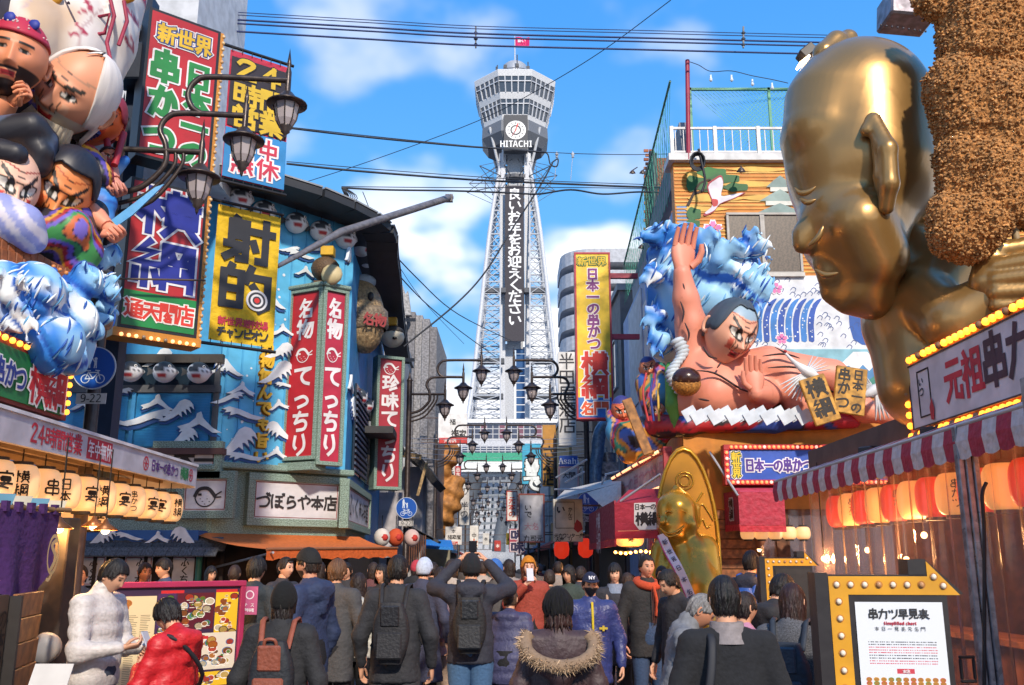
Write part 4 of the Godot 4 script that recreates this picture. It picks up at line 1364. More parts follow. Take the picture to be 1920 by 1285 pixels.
	for k in 14:wbox("blind_slat",t3,0.85,3.2,3.45+k*0.12,3.5+k*0.12,0.07,0.1,mat("#3a4a63",0.6),b)
	wbox("side_canopy",t3,2.4,6.8,4.4,4.55,0.0,0.7,mat("#292a2e",0.6),b)
	for p:Array in[[245,697,0.9],[308,698,0.92],[372,699,0.92]]:
		put_puffer(P(p[0],p[1],15.7),p[2],0.2,"grey and white pufferfish lantern in the window row above blue shutters")
	var spots:=[[452,372,16.0],[495,396,16.3],[555,418,16.7],[601,433,17.0],[648,448,17.4],[678,465,18.6],[688,486,19.4],[693,505,20.2],[698,522,21.0],[703,540,21.8],[709,557,22.6]]
	for i in spots.size():
		var p:Array=spots[i]
		put_puffer(P(p[0],p[1],p[2]),1.0 if i<5 else 0.95,0.6 if i<5 else 1.2,"pufferfish lantern hanging from the dark eave over the wave panel" if i<5 else "pufferfish lantern in the tight row under the street-side eave")
	for p:Array in[[672,745,19.5],[684,760,20.5],[695,775,21.5]]:
		put_puffer(P(p[0],p[1],p[2]),0.95,1.1,"pufferfish lantern below the big round fish on the street side")
	var f:=thing("round_fish_figure","large beige round fish figure of riveted sheets hung on the corner building","figure",P(682,590,19.0))
	var fc:=P(680,592,19.0)
	st=ms();ball(st,fc,Vector3(0.46,0.82,0.5),24,Basis(Vector3.BACK,0.12));done("body",st,mat("#b0946c",0.55,0.0,"stone",0.8),f)
	st=ms();lathe(st,Transform3D(Basis(Vector3.BACK,0.12),fc),[Vector2(0.462,-0.36),Vector2(0.52,-0.3),Vector2(0.53,0.02),Vector2(0.47,0.1)],24);done("belly_band",st,mat("#8d7c66",0.55,0.0,"stone",0.8),f)
	for e:Array in[[-0.1,0.34],[0.22,0.3]]:
		st=ms();ball(st,fc+Vector3(e[0],e[1],0.42),Vector3(0.065,0.1,0.04),10);done("eye",st,mat("#2b221c",0.5),f)
	st=ms();ball(st,fc+Vector3(0.0,0.74,0),Vector3(0.26,0.16,0.26),14);done("crown",st,mat("#9fb4c4",0.5),f)
	lettering(f,"名物",Transform3D(Basis(Vector3.UP,0.6),fc+Vector3(0.28,-0.2,0.47)),-0.1,0,0.26,0.16,"#9c3a3a",false,0.02)
	var col:=thing("corner_column_sign","two-faced red column sign with white brush letters in a pale green stone frame","sign",P(605,870,16.4))
	var fa:=board(Vector2(546,541),Vector2(533,872),Vector2(607,531),16.84,16.5)
	var fb:=board(Vector2(607,531),Vector2(600,878),Vector2(653,542),16.5,16.84)
	for ff:Dictionary in[fa,fb]:
		var red:="#b9232c" if ff==fa else "#b52a44"
		wbox("panel",ff.t,-ff.w/2+0.06,ff.w/2-0.06,-ff.h/2+0.1,ff.h/2-0.14,-0.1,0,mat(red,0.5),col)
		rim("frame",ff.t,ff.w-0.13,ff.h-0.26,0.07,-0.12,0.05,stone,col)
		wbox("cornice",ff.t,-ff.w/2-0.03,ff.w/2+0.03,ff.h/2-0.06,ff.h/2+0.02,-0.1,0.09,stone,col,0.02)
		var sx:float=minf(1.0,(ff.w-0.16)/0.46)
		var top:float=ff.h/2-0.43
		lettering(col,"名物",ff.t,0,top,0.36,0.15,"#e6e2e4",true,0.006,sx,1.1)
		st=ms();fish_mark(st,ff.t*Transform3D(Basis.from_scale(Vector3(sx,1,1)),Vector3.ZERO),-0.02,top-0.88,0.34,0.006);done("fish_mark",st,mat("#e8e4e4",0.6),col)
		lettering(col,"てっちり",ff.t,0,top-1.28,0.38,0.16,"#e6e2e4",true,0.006,sx,1.1)
	wbox("foot",fa.t,-fa.w/2,fa.w/2,-fa.h/2-0.12,-fa.h/2+0.02,-0.3,0.1,stone,col)
	wbox("core",fa.t,-fa.w/2+0.08,fa.w/2-0.06,-fa.h/2,fa.h/2,-0.32,-0.13,mat("#6f7a74",0.8),col)
	var pf:=thing("brown_fish_figure","brown fish figure with yellow sake box on top of the red column sign","figure",P(612,535,16.7))
	st=ms();ball(st,P(610,505,16.7),Vector3(0.27,0.24,0.25),16);done("body",st,mat("#6b5238",0.6,0.0,"stone",2.0),pf)
	st=ms();ball(st,P(622,515,16.5),Vector3(0.2,0.2,0.12),12);done("belly",st,mat("#c9b98e",0.6),pf)
	st=ms();bx(st,P(615,473,16.7),Vector3(0.24,0.18,0.24),0.01);var sbx:=done("sake_box",st,mat("#d7a91d",0.5),pf)
	st=ms();bx(st,P(608,535,16.7),Vector3(0.34,0.1,0.3));done("stand",st,mat("#5a4632",0.7),pf)
	var c2:=thing("slim_column_sign","slim red column sign with white letters beyond the corner building","sign",P(735,920,21.0))
	var fc2:=board(Vector2(708,662),Vector2(703,922),Vector2(758,665),21.0,21.3)
	wbox("panel",fc2.t,-fc2.w/2+0.06,fc2.w/2-0.06,-fc2.h/2+0.1,fc2.h/2-0.12,-0.3,0,mat("#a32837",0.5),c2)
	rim("frame",fc2.t,fc2.w-0.13,fc2.h-0.24,0.07,-0.3,0.05,stone,c2)
	st=ms();fish_mark(st,fc2.t,-0.02,fc2.h/2-0.33,0.34,0.006);done("fish_mark",st,mat("#e8e4e4",0.6),c2)
	lettering(c2,"珍味てっちり",fc2.t,0,fc2.h/2-0.68,0.39,0.15,"#e0dcde",true,0.006,0.95,1.05)
	var p2:=thing("white_fish_figure","white round fish figure with crown box on top of the slim red column","figure",P(735,655,21.2))
	st=ms();ball(st,P(736,633,21.2),Vector3(0.28,0.24,0.26),16);done("body",st,mat("#cfc6b0",0.6),p2)
	st=ms();ball(st,P(736,623,21.2),Vector3(0.27,0.14,0.24),14);done("back",st,mat("#4a4238",0.6,0.0,"stone",2.0),p2)
	st=ms();ball(st,P(740,634,20.95),Vector3(0.06,0.04,0.03),8);done("eye",st,mat("#1f1b18",0.5),p2)
	st=ms();bx(st,P(736,604,21.2),Vector3(0.22,0.2,0.2),0.02);done("crown_box",st,mat("#c9972c",0.5),p2)
	var aw:=thing("shop_awning","faded orange canvas awning over the shop front of the blue corner building","awning",P(600,1035,16))
	st=ms()
	var a0:=t2*Vector3(-0.35,2.17,0.1)
	var a1:=t2*Vector3(L2+0.3,2.15,0.1)
	var a2:=P(745,1028,17.4)
	var a3:=P(500,1030,14.4)
	var N:=10
	for i in N:
		for j in 6:
			var q:=func(u:float,v:float)->Vector3:
				var p:=a0.lerp(a1,u).lerp(a3.lerp(a2,u),v)
				p.y -=0.05*sin(PI*v)+0.012*sin(u*24.0)*v
				return p
			st.set_smooth_group(0)
			quad(st,q.call(i/float(N),(j+1)/6.0),q.call((i+1)/float(N),(j+1)/6.0),q.call((i+1)/float(N),j/6.0),q.call(i/float(N),j/6.0))
	done("canvas",st,mat("#c9692c",0.85,0.0,"cloth",0.4),aw)
	st=ms()
	for i in 24:
		var u:=i/24.0
		var v:=(i+1)/24.0
		quad(st,a3.lerp(a2,u)+Vector3(0,-0.16-0.02*sin(u*60),0.02),a3.lerp(a2,v)+Vector3(0,-0.16-0.02*sin(v*60),0.02),a3.lerp(a2,v)+Vector3(0,-0.01,0),a3.lerp(a2,u)+Vector3(0,-0.01,0))
	done("valance",st,mat("#c05a22",0.85,0.0,"cloth",0.4),aw)
	st=ms();tube(st,[a3+Vector3(0.1,-0.05,0),t2*Vector3(0.1,1.6,0.05)],0.02,6);done("arm",st,mat("#b0b3b8",0.4,0.6),aw)
	st=ms();tube(st,[a3,a2],0.025,6);done("front_bar",st,mat("#8a5a3a",0.5),aw)
	st=ms();tube(st,[P(520,500,14.5),P(640,435,16.0),P(845,370,19.0)],[0.035,0.075,0.075],10)
	bx(st,P(842,372,18.95),Vector3(0.16,0.16,0.1))
	tag(done("steel_pole",st,mat("#8b8585",0.5,0.3,"metal")),"slanting rusty grey steel pole reaching out over the street from the corner building","pole")
func axis_x(d:float)->float:return -0.0217*d
func hung_sign(called:String,label:String,pl:float,pr:float,pt:float,pb:float,d:float,bg:String,words:Array,reach:=0.0,depth:=0.18,edge:="")->Node3D:
	var f:=board(Vector2(pl,pt),Vector2(pl,pb),Vector2(pr,pt),d,d)
	var o:=thing(called,label,"sign",f.t.origin+Vector3(0,-f.h/2,0))
	wbox("cabinet",f.t,-f.w/2,f.w/2,-f.h/2,f.h/2,-depth,0,mat(bg,0.5),o,0.01)
	if edge !="":rim("frame",f.t,f.w-0.02,f.h-0.02,0.045,-depth-0.01,0.02,mat(edge,0.5),o)
	for w:Array in words:
		lettering(o,w[0],f.t,w[1]*f.w/2,w[2]*f.h/2,w[3]*f.w,w[4],w[5],w[6],0.006,w[7]if w.size()>7 else 1.0,1.02,w[8]if w.size()>8 else "",0.14)
	if reach !=0.0:
		for y:float in[0.35,-0.35]:
			var st:=ms()
			bar(st,f.t*Vector3(signf(reach-f.t.origin.x)*f.w/2,y*f.h,-depth/2),Vector3(reach,f.t.origin.y+y*f.h,f.t.origin.z-depth/2),0.04,0.04)
			done("bracket",st,mat("#5a4a48",0.5),o)
	o.set_meta("f",f)
	return o
func row_house(label:String,side:float,d0:float,d1:float,h:float,xoff:float,body:String,o:={})->Node3D:
	var x0:=axis_x(d0)+side*xoff
	var x1:=axis_x(d1)+side*xoff
	var a:=Vector3(x0,0,-d0)
	var c:=Vector3(x1,0,-d1)
	var t:=wall_t(c,a)if side>0 else wall_t(a,c)
	var b:=thing("shop_house",label,"building",(a+c)/2,"shop houses along the street")
	var w:=a.distance_to(c)
	wbox("wall",t,0,w,0,h,-7,0,mat(body,0.75),b)
	wbox("parapet",t,-0.05,w+0.05,h,h+0.2,-7,0.08,mat(o.get("trim","#8d8f94"),0.7),b)
	var storeys:=int((h-3.2)/2.9)
	for s in storeys:
		var nw:=maxi(1,int(w/2.4))
		for k in nw:
			var cx:=(k+0.5)*w/nw
			var wn:=wbox("window",t,cx-0.75,cx+0.75,3.9+s*2.9,5.3+s*2.9,0.0,0.03,mat("#38424e",0.15,0.1,""),b)
			rim("frame",t*Transform3D(Basis.IDENTITY,Vector3(cx,4.6+s*2.9,0)),1.5,1.4,0.06,0,0.07,mat("#a7abb0",0.5),wn)
			wbox("rail",t,cx,cx+0.04,3.9+s*2.9,5.3+s*2.9,0.03,0.06,mat("#a7abb0",0.5),wn)
	wbox("shop_front",t,0.1,w-0.1,0,2.5,0.0,0.05,mat(o.get("front","#3b2a22"),0.7,0.0,"wood"),b)
	var aw:=ms()
	var n:=int(w/0.4)
	for k in n:
		quad(aw,t*Vector3(k*w/n,2.45,0.9),t*Vector3((k+1)*w/n,2.45,0.9),t*Vector3((k+1)*w/n,2.85,0.06),t*Vector3(k*w/n,2.85,0.06))
		quad(aw,t*Vector3(k*w/n,2.25,0.9),t*Vector3((k+1)*w/n,2.25,0.9),t*Vector3((k+1)*w/n,2.45,0.9),t*Vector3(k*w/n,2.45,0.9))
	done("awning",aw,mat(o.get("awning","#9a3b34"),0.85,0.0,"cloth",0.5),b)
	return b
func lumps(called:String,prims:Array,cell:float,soft:float,m:Material,parent:Node,shift=null,tint=null,ymin:=-1e9)->MeshInstance3D:
	return put(called,blob_mesh(blob(prims,cell,soft,ymin),m,shift,tint),parent)
func build_left_row()->void:
	row_house("grey ribbed house right behind the blue corner building",-1,26.5,33,8.5,2.9,"#9a9a9c",{"awning":"#3a3d44"})
	var g:=thing("grey_tower_house","tall grey house of vertical metal sheets with a jagged broken top","building",Vector3(-4.5,0,-38))
	for k in 8:
		var st:=ms()
		var pl:=712+k*13.4
		var top:float=[545,560,548,592,585,590,598,612][k]
		var a:=P(pl,top,38.0)
		var c:=P(pl+13.1,top,38.0)
		bx(st,Vector3((a.x+c.x)/2,a.y/2,-41-0.12*(k % 2)),Vector3(c.x-a.x,a.y,6.0))
		done("sheet_panel",st,mat(["#8f8d90","#7c7a7e","#9a989a"][k % 3],0.6,0.1,"metal"),g)
	for k in 3:
		var st:=ms()
		var p:Vector3=P([727,757,748][k],[520,558,575][k],37.5)
		prism(st,Transform3D(Basis.IDENTITY,p),PackedVector2Array([Vector2(-0.3,-0.8),Vector2(-0.05,0.5),Vector2(0.08,0.1),Vector2(0.18,0.25),Vector2(0.35,-0.8)]),-0.15,0.15)
		done("torn_sheet",st,mat("#a9a7a6",0.6,0.1,"metal"),g)
	for p:Array in[[738,600,778,600],[742,675,776,675]]:
		var st:=ms();bar(st,P(p[0],p[1],22),P(p[2],p[3],24),0.05,0.09)
		tag(done("steel_bracket",st,mat("#2e2b2c",0.6)),"thin dark steel bracket sticking out beside the white round fish" if p[1]<650 else "thin dark steel bracket sticking out beside the slim red column","bracket")
	var h:=thing("gabled_shop_house","small dark house with curved tiled gable and pale timber posts","building",Vector3(-3.6,0,-28))
	var st:=ms()
	var rp:=curve([P(760,846,27),P(783,862,27),P(800,884,27),P(816,905,27)],4)
	for i in rp.size()- 1:bar(st,rp[i]+Vector3(0,0,-1.5),rp[i+1]+Vector3(0,0,-1.5),3.4,0.22)
	done("roof",st,mat("#33302f",0.7,0.0,"stone",1.5),h)
	st=ms();bar(st,P(800,868,26),P(783,930,26),0.08,0.08);bar(st,P(755,853,26),P(790,858,26),0.09,0.14);done("timber",st,mat("#b99a6c",0.8,0.0,"wood"),h)
	st=ms();bx(st,P(770,960,28.5)+Vector3(-0.4,-0.3,0),Vector3(1.6,3.2,1.0));done("wall",st,mat("#a3a1a4",0.8),h)
	st=ms();bx(st,P(725,985,25.5),Vector3(1.1,1.7,0.5));done("wall",st,mat("#b5b2b6",0.8),h)
	for k in 8:
		st=ms();bx(st,P(768+k*4.2,1032,24.5),Vector3(0.03,0.75,0.04));done("lattice_slat",st,mat("#6b3f2a",0.7,0.0,"wood"),h)
	for k in 6:
		st=ms();box(st,Transform3D(Basis(Vector3.BACK,-0.5),P(770+k*9,990+k*4.5,25.5)),Vector3(0.3,0.06,0.9));done("roof_tile",st,mat("#3b3c40",0.7),h)
	var f:=thing("carved_figure","tall tawny carved wooden figure of claws and coils above the shops","sculpture",P(832,970,44))
	var pr:=[]
	var D:=44.0
	for c:Array in[[845,800,.35,838,860,.5],[838,860,.5,815,900,.55],[815,900,.5,812,930,.4],[812,930,.4,835,950,.6],[835,950,.6,848,915,.5],[848,915,.4,862,900,.22],[850,930,.35,866,922,.16],[850,945,.35,862,948,.16],[830,970,.5,838,1000,.3],[815,890,.35,805,875,.15],[840,830,.3,852,845,.2]]:
		pr.append([P(c[0],c[1],D),c[2],P(c[3],c[4],D+0.4),c[5]])
	lumps("carving",pr,0.11,0.06,mat("#c08343",0.7,0.0,"wood",0.6),f,func(p:Vector3,n:Vector3)->float:return 0.07*sin(p.y*9.0+p.x*4.0))
	row_house("cream shop house beyond the tawny carved figure",-1,46,56,8.5,3.2,"#b6afa6",{"awning":"#c0aa84","front":"#6b4a35"})
	row_house("white shop house farther along beside the steel arch",-1,56.3,72,7.5,3.3,"#c4c1bf",{"awning":"#3f6f9c","front":"#4a3a33"})
	row_house("brown shop house nearest the tower on the carved figure's side",-1,72.3,100,9.5,3.6,"#9b8676",{"awning":"#a4372f"})
	hung_sign("white_sign","white board with a round ink crest, black brush name and red foot",822,876,775,832,37,"#e9e7e4",[["福",0.0,0.42,0.2,0.12,"#2b2b2e",false],["た福家",-0.36,-0.35,0.26,0.12,"#2b2b2e",false]],-3.6)
	var rb:=hung_sign("red_strip_sign","narrow red strip under the white crest board",823,876,821,832,36.9,"#c93a35",[["大好焼",-0.5,0,0.14,0.14,"#f0d9d3",false]],-3.6,0.1)
	hung_sign("tall_white_sign","tall white sign with black writing beside a red strip",838,853,875,950,46,"#dcd8d6",[["元本大",0,0.72,0.8,0.12,"#34302f",true]],-4.2)
	hung_sign("tall_red_sign","narrow red sign with white writing next to the tall white sign",853.5,864,874,948,46,"#b8323a",[["串本日名店家",0,0.8,0.78,0.13,"#efdcd8",true]],0)
	hung_sign("octagon_sign","white eight-sided shop sign with red lower edge",835,866,988,1022,40,"#dedad6",[["福家屋",-0.45,-0.15,0.26,0.12,"#3a3534",false],["本",0,0.5,0.25,0.1,"#3a3534",false],["大好焼",-0.5,-0.8,0.2,0.16,"#c23b36",false]],-4.0)
	hung_sign("menu_sign","white and red-orange menu sign hanging over the far street",881,897,986,1028,48,"#e2ded9",[["竹中",0,0.6,0.6,0.12,"#4b4442",true],["大",0,-0.5,0.8,0.2,"#d2602c",true]],-4.4)
	hung_sign("swirl_sign","small white sign with round ink marks above the far shops",862,880,905,985,52,"#cfccc9",[["の",0,0.6,0.8,0.1,"#3b3b40",true],["半の",0,-0.1,0.8,0.1,"#3b3b40",true]],-4.6)
	var ba:=thing("blue_awning","bright blue plain awning low over a shop door","awning",P(825,1020,27))
	st=ms();quad(st,P(798,1024,26),P(850,1027,26),P(846,1013,28),P(796,1012,28));quad(st,P(798,1029,26),P(850,1032,26),P(850,1027,26),P(798,1024,26));done("canvas",st,mat("#1f7fd6",0.7,0.0,"cloth",0.5),ba)
	st=ms();bx(st,P(820,1048,28.5),Vector3(0.75,0.6,0.3));done("shop_front",st,mat("#8a8570",0.8),ba)
	for p:Array in[[716,1008,22,"#d9d2cc","white round paper lantern with a red patch under the grey house"],[742,1008,22.4,"#c9502a","orange-red round paper lantern between two white lanterns"],[772,1009,22.8,"#d5b9b4","pinkish white round paper lantern beside the lamp post"]]:
		var ln:=thing("round_lantern",p[4],"lantern",P(p[0],p[1],p[2]))
		st=ms();ball(st,P(p[0],p[1],p[2]),Vector3(0.19,0.21,0.19),14);done("paper",st,mat(p[3],0.8),ln)
		st=ms();ball(st,P(p[0]+4,p[1],p[2]- 0.12),Vector3(0.1,0.09,0.08),8);done("patch",st,mat("#b8322c",0.8),ln)
		st=ms();tube(st,[P(p[0],p[1],p[2])+Vector3(0,0.2,0),P(p[0],p[1],p[2])+Vector3(0,0.5,0)],0.01,5);done("cord",st,mat("#222222",0.7),ln)
func build_right_row()->void:
	var ap:=thing("apartment_block","grey apartment block with rounded corner balconies stacked storey on storey","building",Vector3(7,0,-66))
	var D:=62.0
	var xl:=P(1052,640,D).x
	var st:=ms();bx(st,Vector3(xl+9.2,10.5,-D-9),Vector3(17,21,14));done("wall",st,mat("#5f656e",0.7),ap)
	for k in 7:
		var yb:float=P(1060,744-k*39,D).y
		var pts:=[]
		for j in 7:
			var an:=PI-PI/2*j/6.0
			pts.append(Vector2(xl+2.2+2.2*cos(an),-D+2.4-2.4+2.2*sin(an)))
		pts.append(Vector2(xl+12,-D+2.2));pts.append(Vector2(xl+12,-D-4));pts.append(Vector2(xl,-D-4))
		st=ms()
		prism(st,Transform3D(Basis(Vector3.RIGHT,-PI/2),Vector3(0,yb,0)),PackedVector2Array(pts.map(func(v):return Vector2(v.x,-v.y))),0.0,0.95)
		done("balcony",st,mat("#b6bac2",0.7),ap)
	row_house("dark narrow house with blue duct behind the yellow hanging sign",1,26.5,33,9.5,3.75,"#6d6a6c",{"awning":"#9a2f3a"})
	row_house("brown shop house behind the white liquor sign",1,33.3,42,8.8,3.6,"#8a7566",{"awning":"#d7d3cf"})
	row_house("ochre shop house with the cyan sign",1,42.3,56,8.6,3.5,"#a98a5a",{"awning":"#a4372f"})
	row_house("grey shop house farther along on the liquor sign's side",1,56.3,74,9.0,3.4,"#9c9ea3",{"awning":"#4a5a78"})
	row_house("pale shop house nearest the tower on the liquor sign's side",1,74.3,104,9.5,3.6,"#bfb7ac",{"awning":"#8c3b36"})
	st=ms()
	tube(st,curve([P(1160,795,24),P(1140,796,24),P(1128,806,24),P(1122,826,24),P(1120,850,24),P(1116,880,24),P(1117,925,24)],4),0.17,12)
	var du:=done("duct_pipe",st,mat("#6f93b3",0.45,0.3,"metal"));tag(du,"thick blue-grey bent duct pipe on the wall behind the right lamp post","pipe")
	st=ms()
	bx(st,P(1140,880,24.3),Vector3(0.5,0.35,0.4),0.02);tube(st,[P(1140,850,24.3),P(1140,870,24.3)],0.2,10)
	tag(done("extractor_hood",st,mat("#8f969e",0.45,0.4,"metal")),"grey sheet-metal extractor hood beside the blue duct pipe","ventilator")
	var y:=hung_sign("yellow_hanging_sign","tall yellow hanging sign with purple and red letters, red frame and blue foot",1079,1141,476,784,22,"#efc51e",[],0,0.28,"#b8323c")
	var f:Dictionary=y.get_meta("f")
	wbox("foot_panel",f.t,-f.w/2,f.w/2,-f.h/2,-f.h/2+f.h*0.12,0.0,0.004,mat("#2a6fc0",0.5),y)
	var wu:float=f.w/62.0
	lettering(y,"新世界",f.t,-19*wu,f.h/2-15*wu,17*wu,0.13,"#d8b51c",false,0.01,1.05,1.02,"#2f6a34",0.16)
	lettering(y,"日本一の串かつ",f.t,0,f.h/2-40*wu,22.5*wu,0.17,"#7a2a76",true,0.006,1.0,0.98,"#f0e6e0",0.13)
	lettering(y,"横綱",f.t,0,f.h/2-210*wu,44*wu,0.15,"#d93328",true,0.006,1.05,0.98,"#f4efe8",0.11)
	lettering(y,"名門",f.t,-14*wu,-f.h/2+18*wu,24*wu,0.17,"#e0562c",false,0.010,1.05,1.0,"#f4efe8",0.15)
	for py:float in[518,632]:
		st=ms()
		bar(st,P(1143,py,22.1),Vector3(3.1,P(1143,py,22.1).y,-22.1),0.12,0.12)
		done("bracket",st,mat("#b0384a",0.5),y)
	hung_sign("white_liquor_sign","tall white sign with black brush letters of a liquor shop",1046,1078,660,836,31,"#dcdad6",[["半田屋酒店",0,0.80,0.92,0.10,"#34343a",true]],3.3,0.3)
	var a:=hung_sign("blue_beer_sign","small blue beer sign with white brand name above a white board",1049,1083,855,876,28,"#2256b8",[],2.9)
	var fa:Dictionary=a.get_meta("f")
	latin(a,"Asahi",fa.t*Transform3D(Basis.IDENTITY,Vector3(0,0,0)),fa.h*0.5,"#eef2fa",0.006,true,true,0.95)
	hung_sign("white_board_sign","white board with dark writing under the blue beer sign",1049,1083,877,940,28,"#c4c6cc",[["大間",-0.35,0.55,0.36,0.12,"#3e3e45",false],["の店本",-0.6,-0.5,0.3,0.12,"#3e3e45",false]],2.9,0.2,"#d0a0a0")
	hung_sign("ochre_sign","ochre vertical sign with dark brush letters beside the cyan sign",1017,1042,797,912,37,"#b9822f",[["サき",0,0.7,0.6,0.12,"#4a3416",true],["さふ店",0,0.1,0.95,0.14,"#2c221a",true]],3.0)
	hung_sign("cyan_sign","cyan sign with white and black letters hanging over the far street",979,1014,832,908,44,"#35a8cf",[["鶏場",0,0.55,0.7,0.2,"#e9f2f5",true,1.0,"#28323a"],["旨で",0,-0.2,0.8,0.2,"#e9f2f5",true,1.0,"#28323a"]],2.6)
	hung_sign("red_white_sign","white and red bordered sign with blue head over the far street",951,969,922,976,46,"#ded9d4",[["元本",0,0.4,0.7,0.14,"#c63d30",true],["の",0,-0.55,0.7,0.14,"#b9482f",true]],2.8,0.15,"#b8402f")
	hung_sign("flag_sign","red flag sign with dark blue letters low over the street",955,984,992,1036,36,"#b54a5c",[["味味",0,0.5,0.75,0.18,"#2a2850",true,1.0,"#e8d8dc"]],3.1,0.04)
	hung_sign("white_cloth_banner","white hanging cloth banner with ink drawing and pink seal",974,1019,928,1016,30,"#c9c7cb",[["いで",-0.3,0.45,0.28,0.13,"#3c3a3e",true],["小",0.35,0.3,0.2,0.16,"#c44a5e",true],["大名",-0.3,-0.35,0.3,0.1,"#c88a96",false],["カ司元",-0.4,-0.86,0.26,0.12,"#3c3a3e",false]],3.0,0.03,"#b7604f")
	hung_sign("cream_sign_board","cream square sign with ink drawing, red mask mark and two lines of writing",1037,1092,936,1016,21.5,"#d8d2c2",[["い",-0.5,0.5,0.28,0.16,"#2e2c2c",true],["レ",-0.4,0.0,0.2,0.16,"#2e2c2c",true],["ノ",-0.4,-0.3,0.2,0.16,"#2e2c2c",true],["かんさ",0.15,0.5,0.14,0.14,"#2e2c2c",true],["元カウンター席",-0.8,-0.72,0.14,0.15,"#2e2c2c",false],["大席あります",-0.72,-0.9,0.14,0.15,"#2e2c2c",false]],3.0,0.25)
	var cs:=get_child(get_child_count()- 1)
	var fcs:Dictionary=cs.get_meta("f")
	rim("ink_frame",fcs.t*Transform3D(Basis.IDENTITY,Vector3(-fcs.w*0.1,fcs.h*0.12,0)),fcs.w*0.62,fcs.h*0.6,0.012,0.0,0.004,mat("#2e2c2c",0.6),cs)
	st=ms();flat_poly(st,fcs.t,PackedVector2Array([Vector2(0.14,-0.1),Vector2(0.2,0.02),Vector2(0.3,-0.06),Vector2(0.33,-0.2),Vector2(0.22,-0.28),Vector2(0.13,-0.2)]),0.008);done("red_mask",st,mat("#b5303a",0.6),cs)
	var wa:=thing("white_canopy","sagging white canvas canopy on thin white poles beside the cream sign","canopy",P(1100,925,21))
	st=ms()
	st.set_smooth_group(0)
	quad(st,P(1040,938,20.5),P(1165,905,18.5),P(1165,895,20.5),P(1060,918,23.0));quad(st,P(1140,960,18.2),P(1165,952,18.4),P(1165,905,18.5),P(1100,924,19.4));done("canvas",st,mat("#d3d0cc",0.85,0.0,"cloth",0.4),wa)
	for p:Array in[[1040,918,1130,918],[1043,896,1100,862],[1060,905,1095,885],[1135,890,1160,884],[1120,925,1136,892]]:
		st=ms();tube(st,[P(p[0],p[1],20.8),P(p[2],p[3],19.8)],0.02,6);done("pole",st,mat("#d9dce0",0.4,0.2),wa)
	for p:Array in[[1053,1030],[1098,1028]]:
		var ln:=thing("red_lantern","red paper lantern hanging under the cream sign" if p[0]<1070 else "red paper lantern beside the right lamp post","lantern",P(p[0],p[1],22))
		st=ms();lathe(st,Transform3D(Basis.IDENTITY,P(p[0],p[1],22)),[Vector2(0.06,-0.22),Vector2(0.16,-0.14),Vector2(0.18,0.0),Vector2(0.16,0.14),Vector2(0.06,0.22)],14);done("paper",st,glow("#d8341c",0.5,"#b02a1c"),ln)
		st=ms();tube(st,[P(p[0],p[1],22)+Vector3(0,0.21,0),P(p[0],p[1],22)+Vector3(0,0.5,0)],0.01,5);done("cord",st,mat("#222222",0.7),ln)
func build_centre()->void:
	for k in 6:
		var px:=905+k*22
		var d:=60.0+(k % 3)*9.0
		hung_sign("far_shop_sign",["small white far shop sign with grey marks","small red far shop sign with pale marks","small yellow far shop sign with black marks","small pale blue far shop sign with dark marks","small orange far shop sign with brown marks","small green far shop sign with white marks"][k],px,px+12,1000+(k % 2)*14,1022+(k % 2)*12,d,["#d8d6d2","#b5362f","#d9b530","#9fc2da","#cf7a35","#3f8a62"][k],[["本",0,0,0.6,0.14,["#555558","#e5d9d2","#2c2820","#333c48","#5a3315","#e8efe8"][k],true]],2.2 if k>2 else -4.6)
var lantern_mesh:={}
